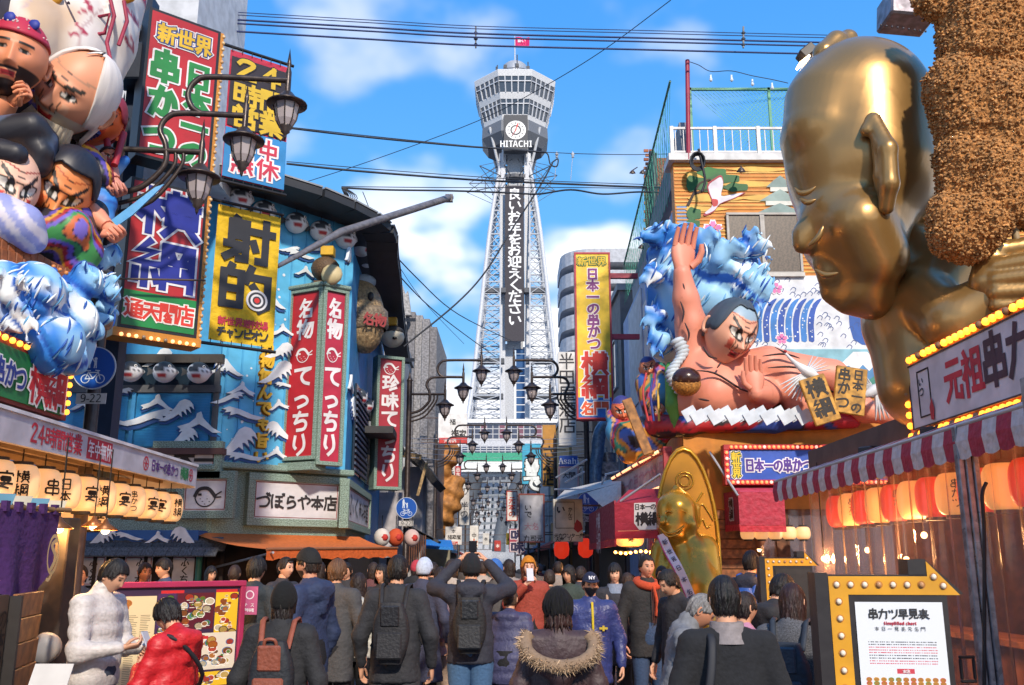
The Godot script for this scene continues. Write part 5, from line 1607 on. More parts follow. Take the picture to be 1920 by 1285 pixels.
func paper_lantern(label:String,group:String,c:Vector3,r:float,h:float,paper:Material,words:String,ink:String,face:float,energy:float,tint:="#ffb060")->void:
	var o:=thing("paper_lantern",label,"lantern",c+Vector3(0,-h/2,0),group)
	var key:="%s %s" %[r,h]
	if not lantern_mesh.has(key):
		var prof:=[]
		for i in 29:
			var q:=i/28.0
			var e:=pow(maxf(1.0-pow(absf(2.0*q-1.0),2.6),0.0),0.5)
			prof.append(Vector2(r*(0.52+0.48*e)*(1.0-0.022*absf(cos(q*PI*14.0))),(q-0.5)*h*0.94))
		var st:=ms()
		lathe(st,Transform3D.IDENTITY,prof,24)
		st.generate_normals()
		var caps:=ms()
		for y:float in[-0.485,0.485]:lathe(caps,Transform3D(Basis.IDENTITY,Vector3(0,y*h,0)),[Vector2(0,-0.018),Vector2(r*0.56,-0.018),Vector2(r*0.56,0.018),Vector2(0,0.018)],20,false)
		caps.generate_normals()
		lantern_mesh[key]=[st.commit(),caps.commit()]
	put("paper",lantern_mesh[key][0],o,Transform3D(Basis.IDENTITY,c),paper)
	put("hoop",lantern_mesh[key][1],o,Transform3D(Basis.IDENTITY,c),mat("#1b1512",0.6))
	if words !="":
		var st:=ms()
		for k in words.length():
			for s0 in glyph(words[k]):
				var pts:Array=s0
				for i in pts.size()- 1:
					var a:Vector2=pts[i]
					var b:Vector2=pts[i+1]
					var sz:=h*0.62/words.length()if words.length()>1 else h*0.42
					var yo:=h*0.62*(0.5 -(k+0.5)/words.length())
					for m in 2:
						var p:Vector2=a.lerp(b,m/2.0)*sz+Vector2(0,yo)
						var q:Vector2=a.lerp(b,(m+1)/2.0)*sz+Vector2(0,yo)
						var n:=(q-p).orthogonal().normalized()*sz*0.055
						var w:=func(v:Vector2,z:float)->Vector3:
							var an:=face+v.x/r
							return c+Vector3(sin(an),0,cos(an))*(r+0.006+z)+Vector3(0,v.y,0)
						var z:=0.0003*(i % 5)
						quad(st,w.call(p+n,z),w.call(p-n,z),w.call(q-n,z),w.call(q+n,z))
						quad(st,w.call(p-n,z),w.call(p+n,z),w.call(q+n,z),w.call(q-n,z))
		done("lettering",st,mat(ink,0.8,0.0,""),o)
	var st2:=ms();tube(st2,[c+Vector3(0,h*0.48,0),c+Vector3(0,h*0.5+0.12,0)],0.006,5);done("cord",st2,mat("#1b1512",0.7,0.0,""),o)
	if energy>0.0:
		var l:=OmniLight3D.new()
		l.name="lamp";o.add_child(l);l.position=Vector3(0,h/2,0)
		l.light_color=Color(tint);l.light_energy=energy;l.light_size=r*0.8;l.omni_range=12.0;l.omni_attenuation=2.0;l.shadow_enabled=true
var bulb_mesh:Mesh
func bulbs(t:Transform3D,pts:Array,r:float,m:Material,m2:Material,parent:Node)->void:
	if bulb_mesh==null:
		var st:=ms();ball(st,Vector3.ZERO,Vector3.ONE,8);st.generate_normals();bulb_mesh=st.commit()
	for i in pts.size():
		var p:Vector2=pts[i]
		put("bulb",bulb_mesh,parent,t*Transform3D(Basis.from_scale(Vector3.ONE*r),Vector3(p.x,p.y,r*0.6)),m2 if(i*7)% 11>8 else m)
func picture(key:String,w:int,h:int,paint:Callable)->ImageTexture:
	if T.has(key):return T[key]
	var img:=Image.create(w,h,false,Image.FORMAT_RGB8)
	paint.call(img)
	T[key]=ImageTexture.create_from_image(img)
	return T[key]
func dish(img:Image,x:int,y:int,r:int,a:Color,b:Color,rg:RandomNumberGenerator)->void:
	for j in range(-r,r+1):
		for i in range(-r,r+1):
			var q:=Vector2(i,j*1.35).length()/r
			if q<1.0 and x+i>=0 and y+j>=0 and x+i<img.get_width()and y+j<img.get_height():
				img.set_pixel(x+i,y+j,a if q>0.82 else b.lerp(a,0.25*rg.randf()).darkened(rg.randf()*0.35))
func menu_print(img:Image)->void:
	var rg:=RandomNumberGenerator.new()
	rg.seed=21
	var w:=img.get_width()
	var h:=img.get_height()
	img.fill(Color("#3a2a44"))
	img.fill_rect(Rect2i(0,int(h*0.08),int(w*0.33),h),Color("#d8c69c"))
	for k in 44:
		var y:=int(h*(0.26+k*0.0165))
		for c in 3:img.fill_rect(Rect2i(int(w*(0.02+c*0.1)),y,int(w*rg.randf_range(0.05,0.085)),2),Color("#4a3a2e"))
	for k in 5:dish(img,int(w*rg.randf_range(0.03,0.18)),int(h*rg.randf_range(0.1,0.22)),24,Color("#a8602c"),Color("#c8823a"),rg)
	for blk:Array in[[0.34,0.06,0.14,0.4],[0.49,0.06,0.3,0.36],[0.8,0.06,0.19,0.5],[0.34,0.5,0.2,0.48],[0.55,0.46,0.44,0.36],[0.55,0.84,0.44,0.14]]:
		img.fill_rect(Rect2i(int(w*blk[0]),int(h*blk[1]),int(w*blk[2]),int(h*blk[3])),[Color("#e2b72c"),Color("#2f6fa8"),Color("#4a2f57"),Color("#d8cdb8"),Color("#5a1f2c")][rg.randi()% 5])
		for k in int(blk[2]*blk[3]*330):
			var x:float=blk[0]+rg.randf_range(0.03,blk[2]- 0.03)
			var y:float=blk[1]+rg.randf_range(0.03,blk[3]- 0.03)
			dish(img,int(w*x),int(h*y),rg.randi_range(9,26),[Color("#efe9dd"),Color("#2c2a2c"),Color("#8a3a24"),Color("#3f6f9c")][rg.randi()% 4],[Color("#c8742c"),Color("#5f8a35"),Color("#c9402a"),Color("#d9b35a"),Color("#9b5a2c"),Color("#e0cfa8")][rg.randi()% 6],rg)
			img.fill_rect(Rect2i(int(w*x)- 12,int(h*y)+14,rg.randi_range(14,30),3),Color("#f1ead8"))
	for k in 3:img.fill_rect(Rect2i(int(w*(0.36+k*0.22)),int(h*(0.03+0.46*(k % 2))),int(w*0.18),int(h*0.03)),Color("#c62f33"))
func print_mat(tex:Texture2D,rough:=0.35)->StandardMaterial3D:
	var m:=StandardMaterial3D.new()
	m.albedo_texture=tex;m.roughness=rough
	return m
func uv_board(st:SurfaceTool,t:Transform3D,w:float,h:float,z:float)->void:
	var c:=[Vector2(-0.5,-0.5),Vector2(0.5,-0.5),Vector2(0.5,0.5),Vector2(-0.5,0.5)]
	for k in[0,2,1,0,3,2]:
		var p:Vector2=c[k]
		st.set_uv(Vector2(p.x+0.5,0.5-p.y));st.add_vertex(t*Vector3(p.x*w,p.y*h,z))
func build_left_shop()->void:
	var X:=-3.9
	var t:=wall_t(Vector3(X,0,-4.6),Vector3(X,0,-11.6))
	var L:=7.0
	var b:=thing("skewer_shop_house","tall narrow shop house behind the festival float figures","building",Vector3(-6.5,0,-7))
	var tw:=wall_t(Vector3(-5.0,0,-3.0),Vector3(-5.0,0,-9.7))
	wbox("wall",tw,0,6.7,2.8,10.5,-5,0,mat("#8f8d92",0.8),b)
	wbox("back_wall",tw,0,8.0,0,2.8,-3.0,-2.8,mat("#4a3222",0.8,0.0,"wood"),b)
	wbox("floor",tw,0,8.4,0.0,0.09,-3.0,0.6,mat("#5d5852",0.8,0.0,"stone"),b)
	for k in 12:wbox("board",tw,0.1+k*0.16,0.25+k*0.16,0.1,2.7,-2.8,-2.77,mat(["#6b4428","#5d3a22","#734b2e"][k % 3],0.75,0.0,"wood"),b)
	var c:=thing("shop_canopy","long pale canopy with red and green lettering over the paper lanterns","canopy",t*Vector3(L/2,2.6,0))
	wbox("fascia",t,0,L,2.6,2.84,-0.05,0.0,mat("#b6b5bf",0.6),c)
	wbox("lip",t,0,L+0.02,2.84,2.87,-0.07,0.02,mat("#d5d5da",0.5),c)
	wbox("end_plate",t,L,L+0.03,2.58,2.84,-1.2,0.0,mat("#a9a8b2",0.6),c)
	wbox("roof_sheet",t,0,L,2.84,2.86,-1.4,-0.07,mat("#8d8a90",0.6),c)
	for k in 15:wbox("rib",t,0.2+k*0.47,0.25+k*0.47,2.72,2.8,-1.4,-0.06,mat("#6f5c4c",0.7),c)
	for k in 3:wbox("purlin",t,0,L,2.64,2.69,-0.45-k*0.4,-0.4-k*0.4,mat("#7b6652",0.7),c)
	var q0:=on_wall(t,72,800)
	lettering(c,"24",t,q0.x-0.06,2.725,0.17,0.14,"#b5283c",false,0.004,0.72,0.95)
	lettering(c,"時間営業",t,q0.x+0.21,2.725,0.17,0.11,"#b5283c",false,0.004,0.98,1.03)
	var q1:=on_wall(t,164,830)
	wbox("red_label",t,q1.x,q1.x+0.54,2.625,2.82,0.0,0.003,mat("#b5283c",0.6),c)
	lettering(c,"年中無休",t,q1.x+0.075,2.722,0.15,0.11,"#d8d4da",false,0.006,0.84,1.03)
	var q2:=on_wall(t,287,875)
	lettering(c,"日本一の串かつ",t,q2.x,2.72,0.13,0.14,"#54307c",false,0.004,0.88,1.02)
	var q3:=on_wall(t,341,892)
	lettering(c,"横綱",t,q3.x,2.72,0.15,0.13,"#2a7a4a",false,0.004,0.85,1.02)
	for px:float in[272,358]:
		var q:=on_wall(t,px,880)
		var st:=ms()
		ring2(st,t*Transform3D(Basis.IDENTITY,Vector3(q.x,2.72,0)),0.06,0.075,0.004,20,1.0)
		for k in 3:stroke(st,t,[Vector2(q.x,2.72)+Vector2.from_angle(PI/3*k)*0.05,Vector2(q.x,2.72)- Vector2.from_angle(PI/3*k)*0.05],0.012,0.004+0.0005*k)
		done("crest",st,mat("#b5283c",0.6),c)
	var g:=thing("green_light_box","green and red light box sign edged with amber bulbs above the canopy","sign",t*Vector3(2.3,2.9,0))
	var e:=on_wall(t,130,740).x
	wbox("cabinet",t,0.2,e,2.9,3.42,-0.25,-0.01,mat("#7a2a20",0.6),g)
	wbox("panel",t,0.2,e-0.1,2.93,3.33,-0.01,0.0,mat("#1f7a44",0.5),g)
	lettering(g,"一の串かつ",t,e-1.5,3.12,0.2,0.14,"#2a3f8f",false,0.01,0.8,1.0,"#e5e5e2",0.16)
	lettering(g,"横綱",t,e-0.56,3.12,0.33,0.13,"#b8242e",false,0.01,0.92,1.0,"#e9e6e2",0.13)
	var amber:=glow("#ff9a2e",2.2,"#ffb050")
	var dim:=mat("#7a6a58",0.3,0.0,"")
	var bp:=[]
	for k in 30:bp.append(Vector2(e-0.06-k*0.11,3.375))
	for k in 5:bp.append(Vector2(e-0.05,3.29-k*0.08))
	bulbs(t,bp,0.026,amber,dim,g)
	var lt:=wall_t(Vector3(-4.12,0,-5.2),Vector3(-4.12,0,-11.6))
	var paper:=glow("#f2b878",0.4,"#d8b088")
	var marks:=["宴","横綱","串かつ","宴","日本一","宴","横綱","串","日本","宴","横綱","宴","串かつ","宴"]
	for k in 16:
		var p:=lt*Vector3(0.35+k*0.39,2.33,0)
		paper_lantern("cream paper lantern in the front row under the pale canopy, %s from the corner" %[["outermost","second","third","fourth","fifth","sixth","seventh","eighth","ninth","tenth","eleventh","twelfth","thirteenth","fourteenth","fifteenth","innermost"][15-k]],"paper lanterns under the pale canopy",p,0.155,0.35,paper,marks[k % 14],"#241a16",0.55 if k % 2==0 else 1.0,0.22 if k>3 else 0.0)
	for k in 6:
		var p:=lt*Vector3(3.1+k*0.55,2.22,-0.75)
		paper_lantern("cream paper lantern in the inner row behind the front row, %s from the corner" %["outermost","second","third","fourth","fifth","innermost"][5-k],"paper lanterns under the pale canopy",p,0.155,0.35,paper,"宴" if k % 2 else "","#241a16",0.8,0.25)
	for p:Array in[[110,992,7.4],[175,988,8.6],[197,995,8.2]]:
		var pc:=P(p[0],p[1],p[2])
		var o:=thing("pendant_lamp","lit copper pendant lamp beside the purple curtain" if p[0]<150 else("lit copper pendant lamp behind its twin" if p[0]<190 else "lit copper pendant lamp in front of its twin"),"lamp",pc)
		var st:=ms();lathe(st,Transform3D(Basis.IDENTITY,pc),[Vector2(0.1,0.0),Vector2(0.105,0.005),Vector2(0.03,0.06),Vector2(0.015,0.09),Vector2(0.0,0.1)],18);done("shade",st,mat("#8a5a34",0.5,0.5,"metal"),o)
		st=ms();tube(st,[pc+Vector3(0,0.09,0),Vector3(pc.x,2.66,pc.z)],0.006,5);done("cord",st,mat("#151210",0.7,0.0,""),o)
		st=ms();ball(st,pc+Vector3(0,-0.005,0),Vector3(0.035,0.03,0.035),10);done("bulb",st,glow("#ffe0b0",6.0),o)
		var l:=OmniLight3D.new()
		l.name="lamp";o.add_child(l);l.position=Vector3(0,-0.02,0)
		l.light_color=Color("#ffc070");l.light_energy=0.8;l.light_size=0.06;l.omni_range=10.0;l.omni_attenuation=2.0;l.shadow_enabled=true
	var cu:=thing("purple_curtain","purple door curtain with a cream crest hanging from a pole","curtain",P(50,1110,6.5))
	var st:=ms()
	st.set_smooth_group(0)
	var tl:=P(-30,952,6.1)
	var tr:=P(112,962,7.0)
	var cf:=func(u:float,v:float)->Vector3:
		var p:=tl.lerp(tr,u)
		var drop:=(0.46+0.14*sin(u*2.6))if u<0.88 else lerpf(0.56,0.42,(u-0.88)/0.12)
		p.y -=drop*v
		p+=Vector3(0.9,0,0.4)*(0.03*sin(u*19.0+1.0)*v+0.05*v*sin(u*5.0))
		return p
	for i in 24:
		for j in 10:quad(st,cf.call(i/24.0,(j+1)/10.0),cf.call((i+1)/24.0,(j+1)/10.0),cf.call((i+1)/24.0,j/10.0),cf.call(i/24.0,j/10.0))
	done("cloth",st,mat("#43205a",0.9,0.0,"cloth",0.6),cu)
	st=ms()
	var ct:=board(Vector2(58,995),Vector2(58,1085),Vector2(92,1000),6.62,6.86)
	var ct2:Transform3D=ct.t*Transform3D(Basis.IDENTITY,Vector3(0,0,0.11))
	ring2(st,ct2,0.115,0.14,0.0,28,0.55)
	stroke(st,ct2,curve([Vector2(0.03,0.1),Vector2(-0.03,0.06),Vector2(0.03,-0.02),Vector2(-0.02,-0.1)]),0.03,0.003)
	stroke(st,ct2,curve([Vector2(0.0,-0.13),Vector2(-0.03,-0.17),Vector2(-0.06,-0.17)]),0.022,0.004)
	done("crest",st,mat("#c9ac78",0.8),cu)
	st=ms();tube(st,[tl+Vector3(-0.3,0.02,0.2),tr+Vector3(0.05,0.02,-0.05)],0.018,8);done("pole",st,mat("#8a6a44",0.7,0.0,"wood"),cu)
	for k in 6:
		st=ms()
		var p:=tl.lerp(tr,(k+0.5)/6.0)
		bx(st,p+Vector3(0,0.02,0),Vector3(0.04,0.07,0.05));done("loop",st,mat("#43205a",0.9,0.0,"cloth"),cu)
	for k in 4:
		st=ms()
		var p:=P(8+k*33,934+k*4,6.6+k*0.35)
		prism(st,Transform3D(Basis(Vector3.UP,0.5),p),PackedVector2Array([Vector2(-0.07,0.03),Vector2(0.07,0.03),Vector2(0.05,-0.05),Vector2(0.0,-0.02),Vector2(-0.05,-0.05)]),-0.003,0.003)
		tag(done("bunting_flag",st,mat("#5f93ad" if k % 2==0 else "#c4bfae",0.8)),["blue scrap of bunting at the end of the curtain pole","pale scrap of bunting over the purple curtain","blue scrap of bunting over the cream crest","pale scrap of bunting by the pendant lamp"][k],"bunting","scraps of bunting")
	var dj:=thing("timber_doorway","dark timber door post beside honey-coloured boards","doorway",P(100,1285,7.0)*Vector3(1,0,1))
	var pz:=P(105,1100,7.6)
	st=ms();bx(st,Vector3(pz.x,1.02,pz.z),Vector3(0.2,2.04,0.2),0.01);done("post",st,mat("#35281f",0.7,0.0,"wood"),dj)
	var fb:=board(Vector2(28,1110),Vector2(28,1285),Vector2(76,1118),6.0,6.7)
	for k in 12:
		st=ms();box(st,fb.t*Transform3D(Basis(Vector3.RIGHT,0.06),Vector3(0,fb.h/2-0.09-k*0.155,0)),Vector3(fb.w,0.15,0.03),0.004);done("board",st,mat(["#a86a34","#b87838","#9c602e"][k % 3],0.6,0.0,"wood",1.3),dj)
	st=ms();box(st,fb.t*Transform3D(Basis.IDENTITY,Vector3(-fb.w/2-0.06,-0.5,0.02)),Vector3(0.05,1.5,0.08));done("jamb",st,mat("#1f1713",0.6),dj)
	var fs:=board(Vector2(-30,1120),Vector2(-30,1285),Vector2(16,1130),5.5,5.9)
	wbox("menu_panel",fs.t,-fs.w/2,fs.w/2,-1.2,fs.h/2,-0.03,0,mat("#5d4a36",0.6),dj)
	lettering(dj,"の本9",fs.t,fs.w*0.3,0.1,0.12,0.12,"#231a14",true,0.004)
	var mb:=thing("menu_board","big menu board with magenta frame crowded with food pictures","menu board",Vector3(P(340,1200,8.5).x,0,-8.5))
	var f:=board(Vector2(212,1104),Vector2(212,1310),Vector2(450,1102),8.1,8.9)
	st=ms();uv_board(st,f.t,f.w,f.h,0.0);done("print",st,print_mat(picture("menu",640,512,menu_print)),mb)
	rim("frame",f.t,f.w,f.h,0.05,-0.05,0.03,mat("#a52a52",0.5),mb)
	wbox("back",f.t,-f.w/2,f.w/2,-f.h/2,f.h/2,-0.05,-0.003,mat("#3a2030",0.6),mb)
	for sx:float in[-1.0,1.0]:wbox("leg",f.t,sx*f.w*0.45-0.03,sx*f.w*0.45+0.03,-f.t.origin.y,-f.h/2,-0.04,0.0,mat("#a52a52",0.5),mb)
	var fl:=thing("pink_leaflet","small pink notice with white ring and writing on the menu board's edge","notice",P(468,1130,8.95))
	var ff:=board(Vector2(455,1100),Vector2(455,1153),Vector2(484,1100),8.95,8.95)
	wbox("sheet",ff.t,-ff.w/2,ff.w/2,-ff.h/2,ff.h/2,-0.01,0,mat("#b5527c",0.6),fl)
	st=ms();ring2(st,ff.t*Transform3D(Basis.IDENTITY,Vector3(0,ff.h*0.2,0)),0.03,0.04,0.003,20);done("ring",st,mat("#ecdde4",0.6),fl)
	lettering(fl,"テラス",ff.t,-0.035,-ff.h*0.16,0.032,0.14,"#ecdde4",false,0.003)
	lettering(fl,"席料理",ff.t,-0.035,-ff.h*0.34,0.032,0.14,"#ecdde4",false,0.003)
	var fan:=thing("shop_fan","grey electric fan standing inside the shop entrance","fan",Vector3(P(85,1240,7.2).x,0,-7.2))
	st=ms();lathe(st,Transform3D(Basis(Vector3.RIGHT,PI/2),P(85,1215,7.2)),[Vector2(0.0,-0.05),Vector2(0.1,-0.05),Vector2(0.11,0.0),Vector2(0.1,0.05),Vector2(0.03,0.06),Vector2(0,0.06)],20);done("head",st,mat("#8d8b8b",0.5),fan)
	st=ms();tube(st,[P(85,1225,7.2),P(85,1225,7.2)*Vector3(1,0,1)],[0.025,0.1],10);done("stand",st,mat("#8d8b8b",0.5),fan)
	var cr:=thing("paper_notice","white paper notice lying on a low stand by the entrance","notice",Vector3(P(95,1275,5.6).x,0,-5.6))
	st=ms();box(st,Transform3D(Basis(Vector3.RIGHT,-0.5),P(95,1268,5.6)),Vector3(0.22,0.14,0.006));done("sheet",st,mat("#c9c3bb",0.7),cr)
	st=ms();bx(st,P(95,1268,5.6)*Vector3(1,0.5,1)+Vector3(0,-0.05,-0.05),Vector3(0.2,P(95,1268,5.6).y-0.12,0.15));done("stand",st,mat("#4a3a2e",0.7),cr)
func light_box(called:String,label:String,tl:Vector2,bl:Vector2,tr:Vector2,d:float,bg:String)->Dictionary:
	var f:=board(tl,bl,tr,d)
	var o:=thing(called,label,"sign",f.t.origin+Vector3(0,-f.h/2,0))
	wbox("cabinet",f.t,-f.w/2,f.w/2,-f.h/2,f.h/2,-0.3,0,mat("#1d1c22",0.5),o)
	wbox("panel",f.t,-f.w/2+0.035,f.w/2-0.035,-f.h/2+0.035,f.h/2-0.035,0.0,0.004,mat(bg,0.45),o)
	wbox("bulb_strip",f.t,f.w/2,f.w/2+0.05,-f.h/2,f.h/2,-0.3,-0.02,mat("#c9862a",0.5),o)
	var bp:=[]
	for k in 22:bp.append(Vector2(0,-f.h/2+(k+0.5)*f.h/22))
	var side:Transform3D=f.t*Transform3D(Basis(Vector3.UP,PI/2*0.5),Vector3(f.w/2+0.04,0,-0.03))
	bulbs(side,bp,0.024,mat("#d9b98a",0.3,0.0,""),mat("#c9a070",0.3,0.0,""),o)
	f["o"]=o
	return f
func hung_cloth(called:String,label:String,tl:Vector2,bl:Vector2,tr:Vector2,d:float,bg:String)->Dictionary:
	var f:=board(tl,bl,tr,d)
	var o:=thing(called,label,"banner",f.t.origin+Vector3(0,-f.h/2,0))
	var st:=ms()
	st.set_smooth_group(0)
	var q:=func(u:float,v:float)->Vector3:return f.t*Vector3((u-0.5)*f.w,(v-0.5)*f.h,-0.012+0.008*sin(u*9.0+v*5.0)*sin(PI*v))
	for i in 14:
		for j in 20:quad(st,q.call(i/14.0,j/20.0),q.call((i+1)/14.0,j/20.0),q.call((i+1)/14.0,(j+1)/20.0),q.call(i/14.0,(j+1)/20.0))
	done("cloth",st,mat(bg,0.75,0.0,"cloth",0.3),o)
	for y:float in[0.5,-0.5]:
		st=ms();tube(st,[f.t*Vector3(-f.w/2-0.7,y*f.h+signf(y)*0.05,-0.02),f.t*Vector3(f.w/2+0.04,y*f.h+signf(y)*0.05,-0.02)],0.022,8);done("pole",st,mat("#1c1b20",0.5),o)
		for k in 7:
			st=ms();tube(st,[f.t*Vector3((k/6.0-0.5)*f.w*0.94,y*f.h-signf(y)*0.02,0.0),f.t*Vector3((k/6.0-0.5)*f.w*0.94,y*f.h+signf(y)*0.06,-0.01)],0.006,4);done("tie",st,mat("#1c1b20",0.6,0.0,""),o)
	f["o"]=o
	return f
func build_left_signs()->void:
	var f:=light_box("red_light_box","big red light box sign with green letters hung beside the festival float",Vector2(281,12),Vector2(256,290),Vector2(414,60),10.2,"#b5262c")
	var u:float=f.w/132.0
	var v:float=f.h/280.0
	var k1:=u/v
	var o:Node=f.o
	lettering(o,"新世界",f.t,-32*u,f.h/2-42*v,37*v,0.14,"#d9b02a",false,0.014,0.9*k1,1.0,"#22407c",0.12,0.0,"#e9e7e8")
	lettering(o,"串かつ",f.t,-30*u,f.h/2-104*v,56*v,0.2,"#1f8440",true,0.010,0.9*k1,1.2,"#e4e2e4",0.12)
	lettering(o,"日本一の",f.t,31*u,f.h/2-104*v,48*v,0.2,"#1f8440",true,0.010,1.0*k1,1.02,"#e4e2e4",0.12)
	f=light_box("blue_letter_light_box","red and green light box sign with huge blue letters below the green-lettered one",Vector2(247,330),Vector2(221,612),Vector2(389,366),10.2,"#b5262c")
	o=f.o
	u=f.w/140.0
	v=f.h/282.0
	k1=u/v
	wbox("green_panel",f.t,-f.w/2+0.036,f.w/2-0.036,-f.h/2+0.036,-f.h/2+70*v,0.004,0.0065,mat("#1f8440",0.45),o)
	lettering(o,"横綱",f.t,0,f.h/2-56*v,92*v,0.15,"#1c2a8f",true,0.013,1.2*k1,1.1,"#e4e4ea",0.09)
	lettering(o,"通天閣店",f.t,-46*u,-f.h/2+38*v,36*v,0.14,"#d83a2c",false,0.013,0.85*k1,1.0,"#efe9e4",0.14)
	var led:=ms()
	box(led,f.t*Transform3D(Basis.IDENTITY,Vector3(0,-f.h/2-0.06,-0.12)),Vector3(f.w+0.1,0.1,0.3))
	done("bulb_shelf",led,mat("#c9862a",0.5),o)
	var bp:=[]
	for k in 11:bp.append(Vector2(-f.w/2+(k+0.5)*f.w/11,-f.h/2-0.09))
	bulbs(f.t*Transform3D(Basis.IDENTITY,Vector3(0,0,0.03)),bp,0.024,glow("#ffb070",1.6,"#ffc890"),mat("#8a7a68",0.3,0.0,""),o)
	var st:=ms();tube(st,[P(190,522,9.9),P(385,526,10.6)],0.012,6);done("stay",st,mat("#5a4a40",0.6),o)
	st=ms();bx(st,Vector3(P(245,300,10.6).x-0.05,5.5,-10.75),Vector3(0.22,6.5,0.22));
	var sc:=done("steel_column",st,mat("#26344a",0.5,0.2),self);tag(sc,"dark blue steel column carrying the red light boxes","column")
	st=ms();bx(st,P(250,125,10.5),Vector3(0.34,0.5,0.34),0.02);tag(done("floodlight_box",st,mat("#222b3a",0.5)),"black equipment box fixed beside the upper red light box","box")
	st=ms();bx(st,P(248,60,10.5),Vector3(0.45,0.12,0.2),0.02);tag(done("steel_bracket",st,mat("#222b3a",0.5)),"dark steel arm above the black equipment box","bracket")
	st=ms();bx(st,Vector3(-6.4,10.6,-14.8),Vector3(2.6,5.0,2.5));
	var wh:=done("pale_house",st,mat("#c9ccd1",0.7));tag(wh,"pale upper house wall behind the red light boxes","building")
	f=hung_cloth("opening_hours_banner","cloth banner with yellow letters on red above white letters on blue",Vector2(433,92),Vector2(419,330),Vector2(546,128),11.2,"#b92a48")
	o=f.o
	u=f.w/116.0
	v=f.h/238.0
	k1=u/v
	wbox("blue_panel",f.t,-f.w/2+0.005,f.w/2-0.005,-f.h/2+0.01,-f.h/2+92*v,0.0,0.004,mat("#2f86c4",0.7),o)
	wbox("dark_panel",f.t,-f.w/2+0.02,f.w/2-0.02,f.h/2-142*v,f.h/2-12*v,0.0,0.004,mat("#2a2430",0.7),o)
	lettering(o,"24",f.t,-26*u,f.h/2-32*v,40*v,0.2,"#d9b52a",false,0.01,1.1*k1,1.0,"#1d1a20",0.1)
	lettering(o,"時営",f.t,-24*u,f.h/2-78*v,42*v,0.16,"#d9b52a",true,0.01,1.1*k1,1.0,"#1d1a20",0.1)
	lettering(o,"間業",f.t,26*u,f.h/2-78*v,42*v,0.16,"#d9b52a",true,0.01,1.1*k1,1.0,"#1d1a20",0.1)
	lettering(o,"年無",f.t,-23*u,-f.h/2+68*v,36*v,0.14,"#c8324c",true,0.01,1.1*k1,1.0,"#efe9ea",0.2)
	lettering(o,"中休",f.t,23*u,-f.h/2+66*v,36*v,0.14,"#c8324c",true,0.01,1.1*k1,1.0,"#efe9ea",0.2)
	f=hung_cloth("shooting_gallery_banner","yellow cloth banner with two huge black letters and a target ring",Vector2(410,382),Vector2(384,636),Vector2(527,408),11.6,"#e0b81a")
	o=f.o
	u=f.w/118.0
	v=f.h/256.0
	k1=u/v
	lettering(o,"射的",f.t,0,f.h/2-58*v,86*v,0.17,"#23252e",true,0.006,1.06*k1,1.08)
	for k in 5:
		st=ms();disc(st,f.t*Transform3D(Basis.from_scale(Vector3(k1,1,1)),Vector3(22*u,f.h/2-172*v,0)),[20,16,12,8,5][k]*v,0.014+0.001*k,24);done("target_ring",st,mat(["#d8d8da","#33353d","#d8d8da","#33353d","#c8302e"][k],0.7),o)
	lettering(o,"新世界遊技場",f.t,-38*u,-f.h/2+38*v,16*v,0.15,"#b3263f",false,0.006,0.95*k1,1.0)
	lettering(o,"チャンピオン",f.t,-38*u,-f.h/2+18*v,18*v,0.18,"#23252e",false,0.006,0.86*k1,1.0)
func painted_head(parent:Node,called:String,px:float,py:float,d:float,hh:float,yaw:float,pitch:float,roll:float,look:Dictionary)->Transform3D:
	var t:=Transform3D(Basis(Vector3.BACK,deg_to_rad(roll))*Basis(Vector3.UP,deg_to_rad(yaw))*Basis(Vector3.RIGHT,deg_to_rad(pitch)),P(px,py,d))
	var st:=ms()
	head(st,t,Vector3(0.74,1.0,0.82)*hh,96,84,look)
	done(called,st,vmat(0.5),parent)
	return t
func wave_phase(p:Vector3)->float:return p.x*9.0+p.y*13.0+p.z*3.0+7.0*nzf.get_noise_3d(p.x*14.0,p.y*14.0,p.z*14.0)
func wave_tint(p:Vector3,n:Vector3)->Color:
	var v:=nzf.get_noise_3d(p.x*18.0+9.0,p.y*18.0,p.z*18.0)
	var s:=sin(wave_phase(p))
	var c:=lc("#93c4e4").lerp(lc("#2f7ccf"),smoothstep(-0.3,0.2,v+0.25*s))
	c=c.lerp(lc("#e3ebee"),smoothstep(0.18,0.4,nzf.get_noise_3d(p.x*30.0+50.0,p.y*30.0,p.z*30.0)))
	if s>0.93:c=lc("#1d55ac")
	return c
func wave_ridge(p:Vector3,n:Vector3)->float:return -0.022*smoothstep(0.4,1.0,sin(wave_phase(p)))+0.02*nzf.get_noise_3d(p.x*40.0,p.y*40.0,p.z*40.0)
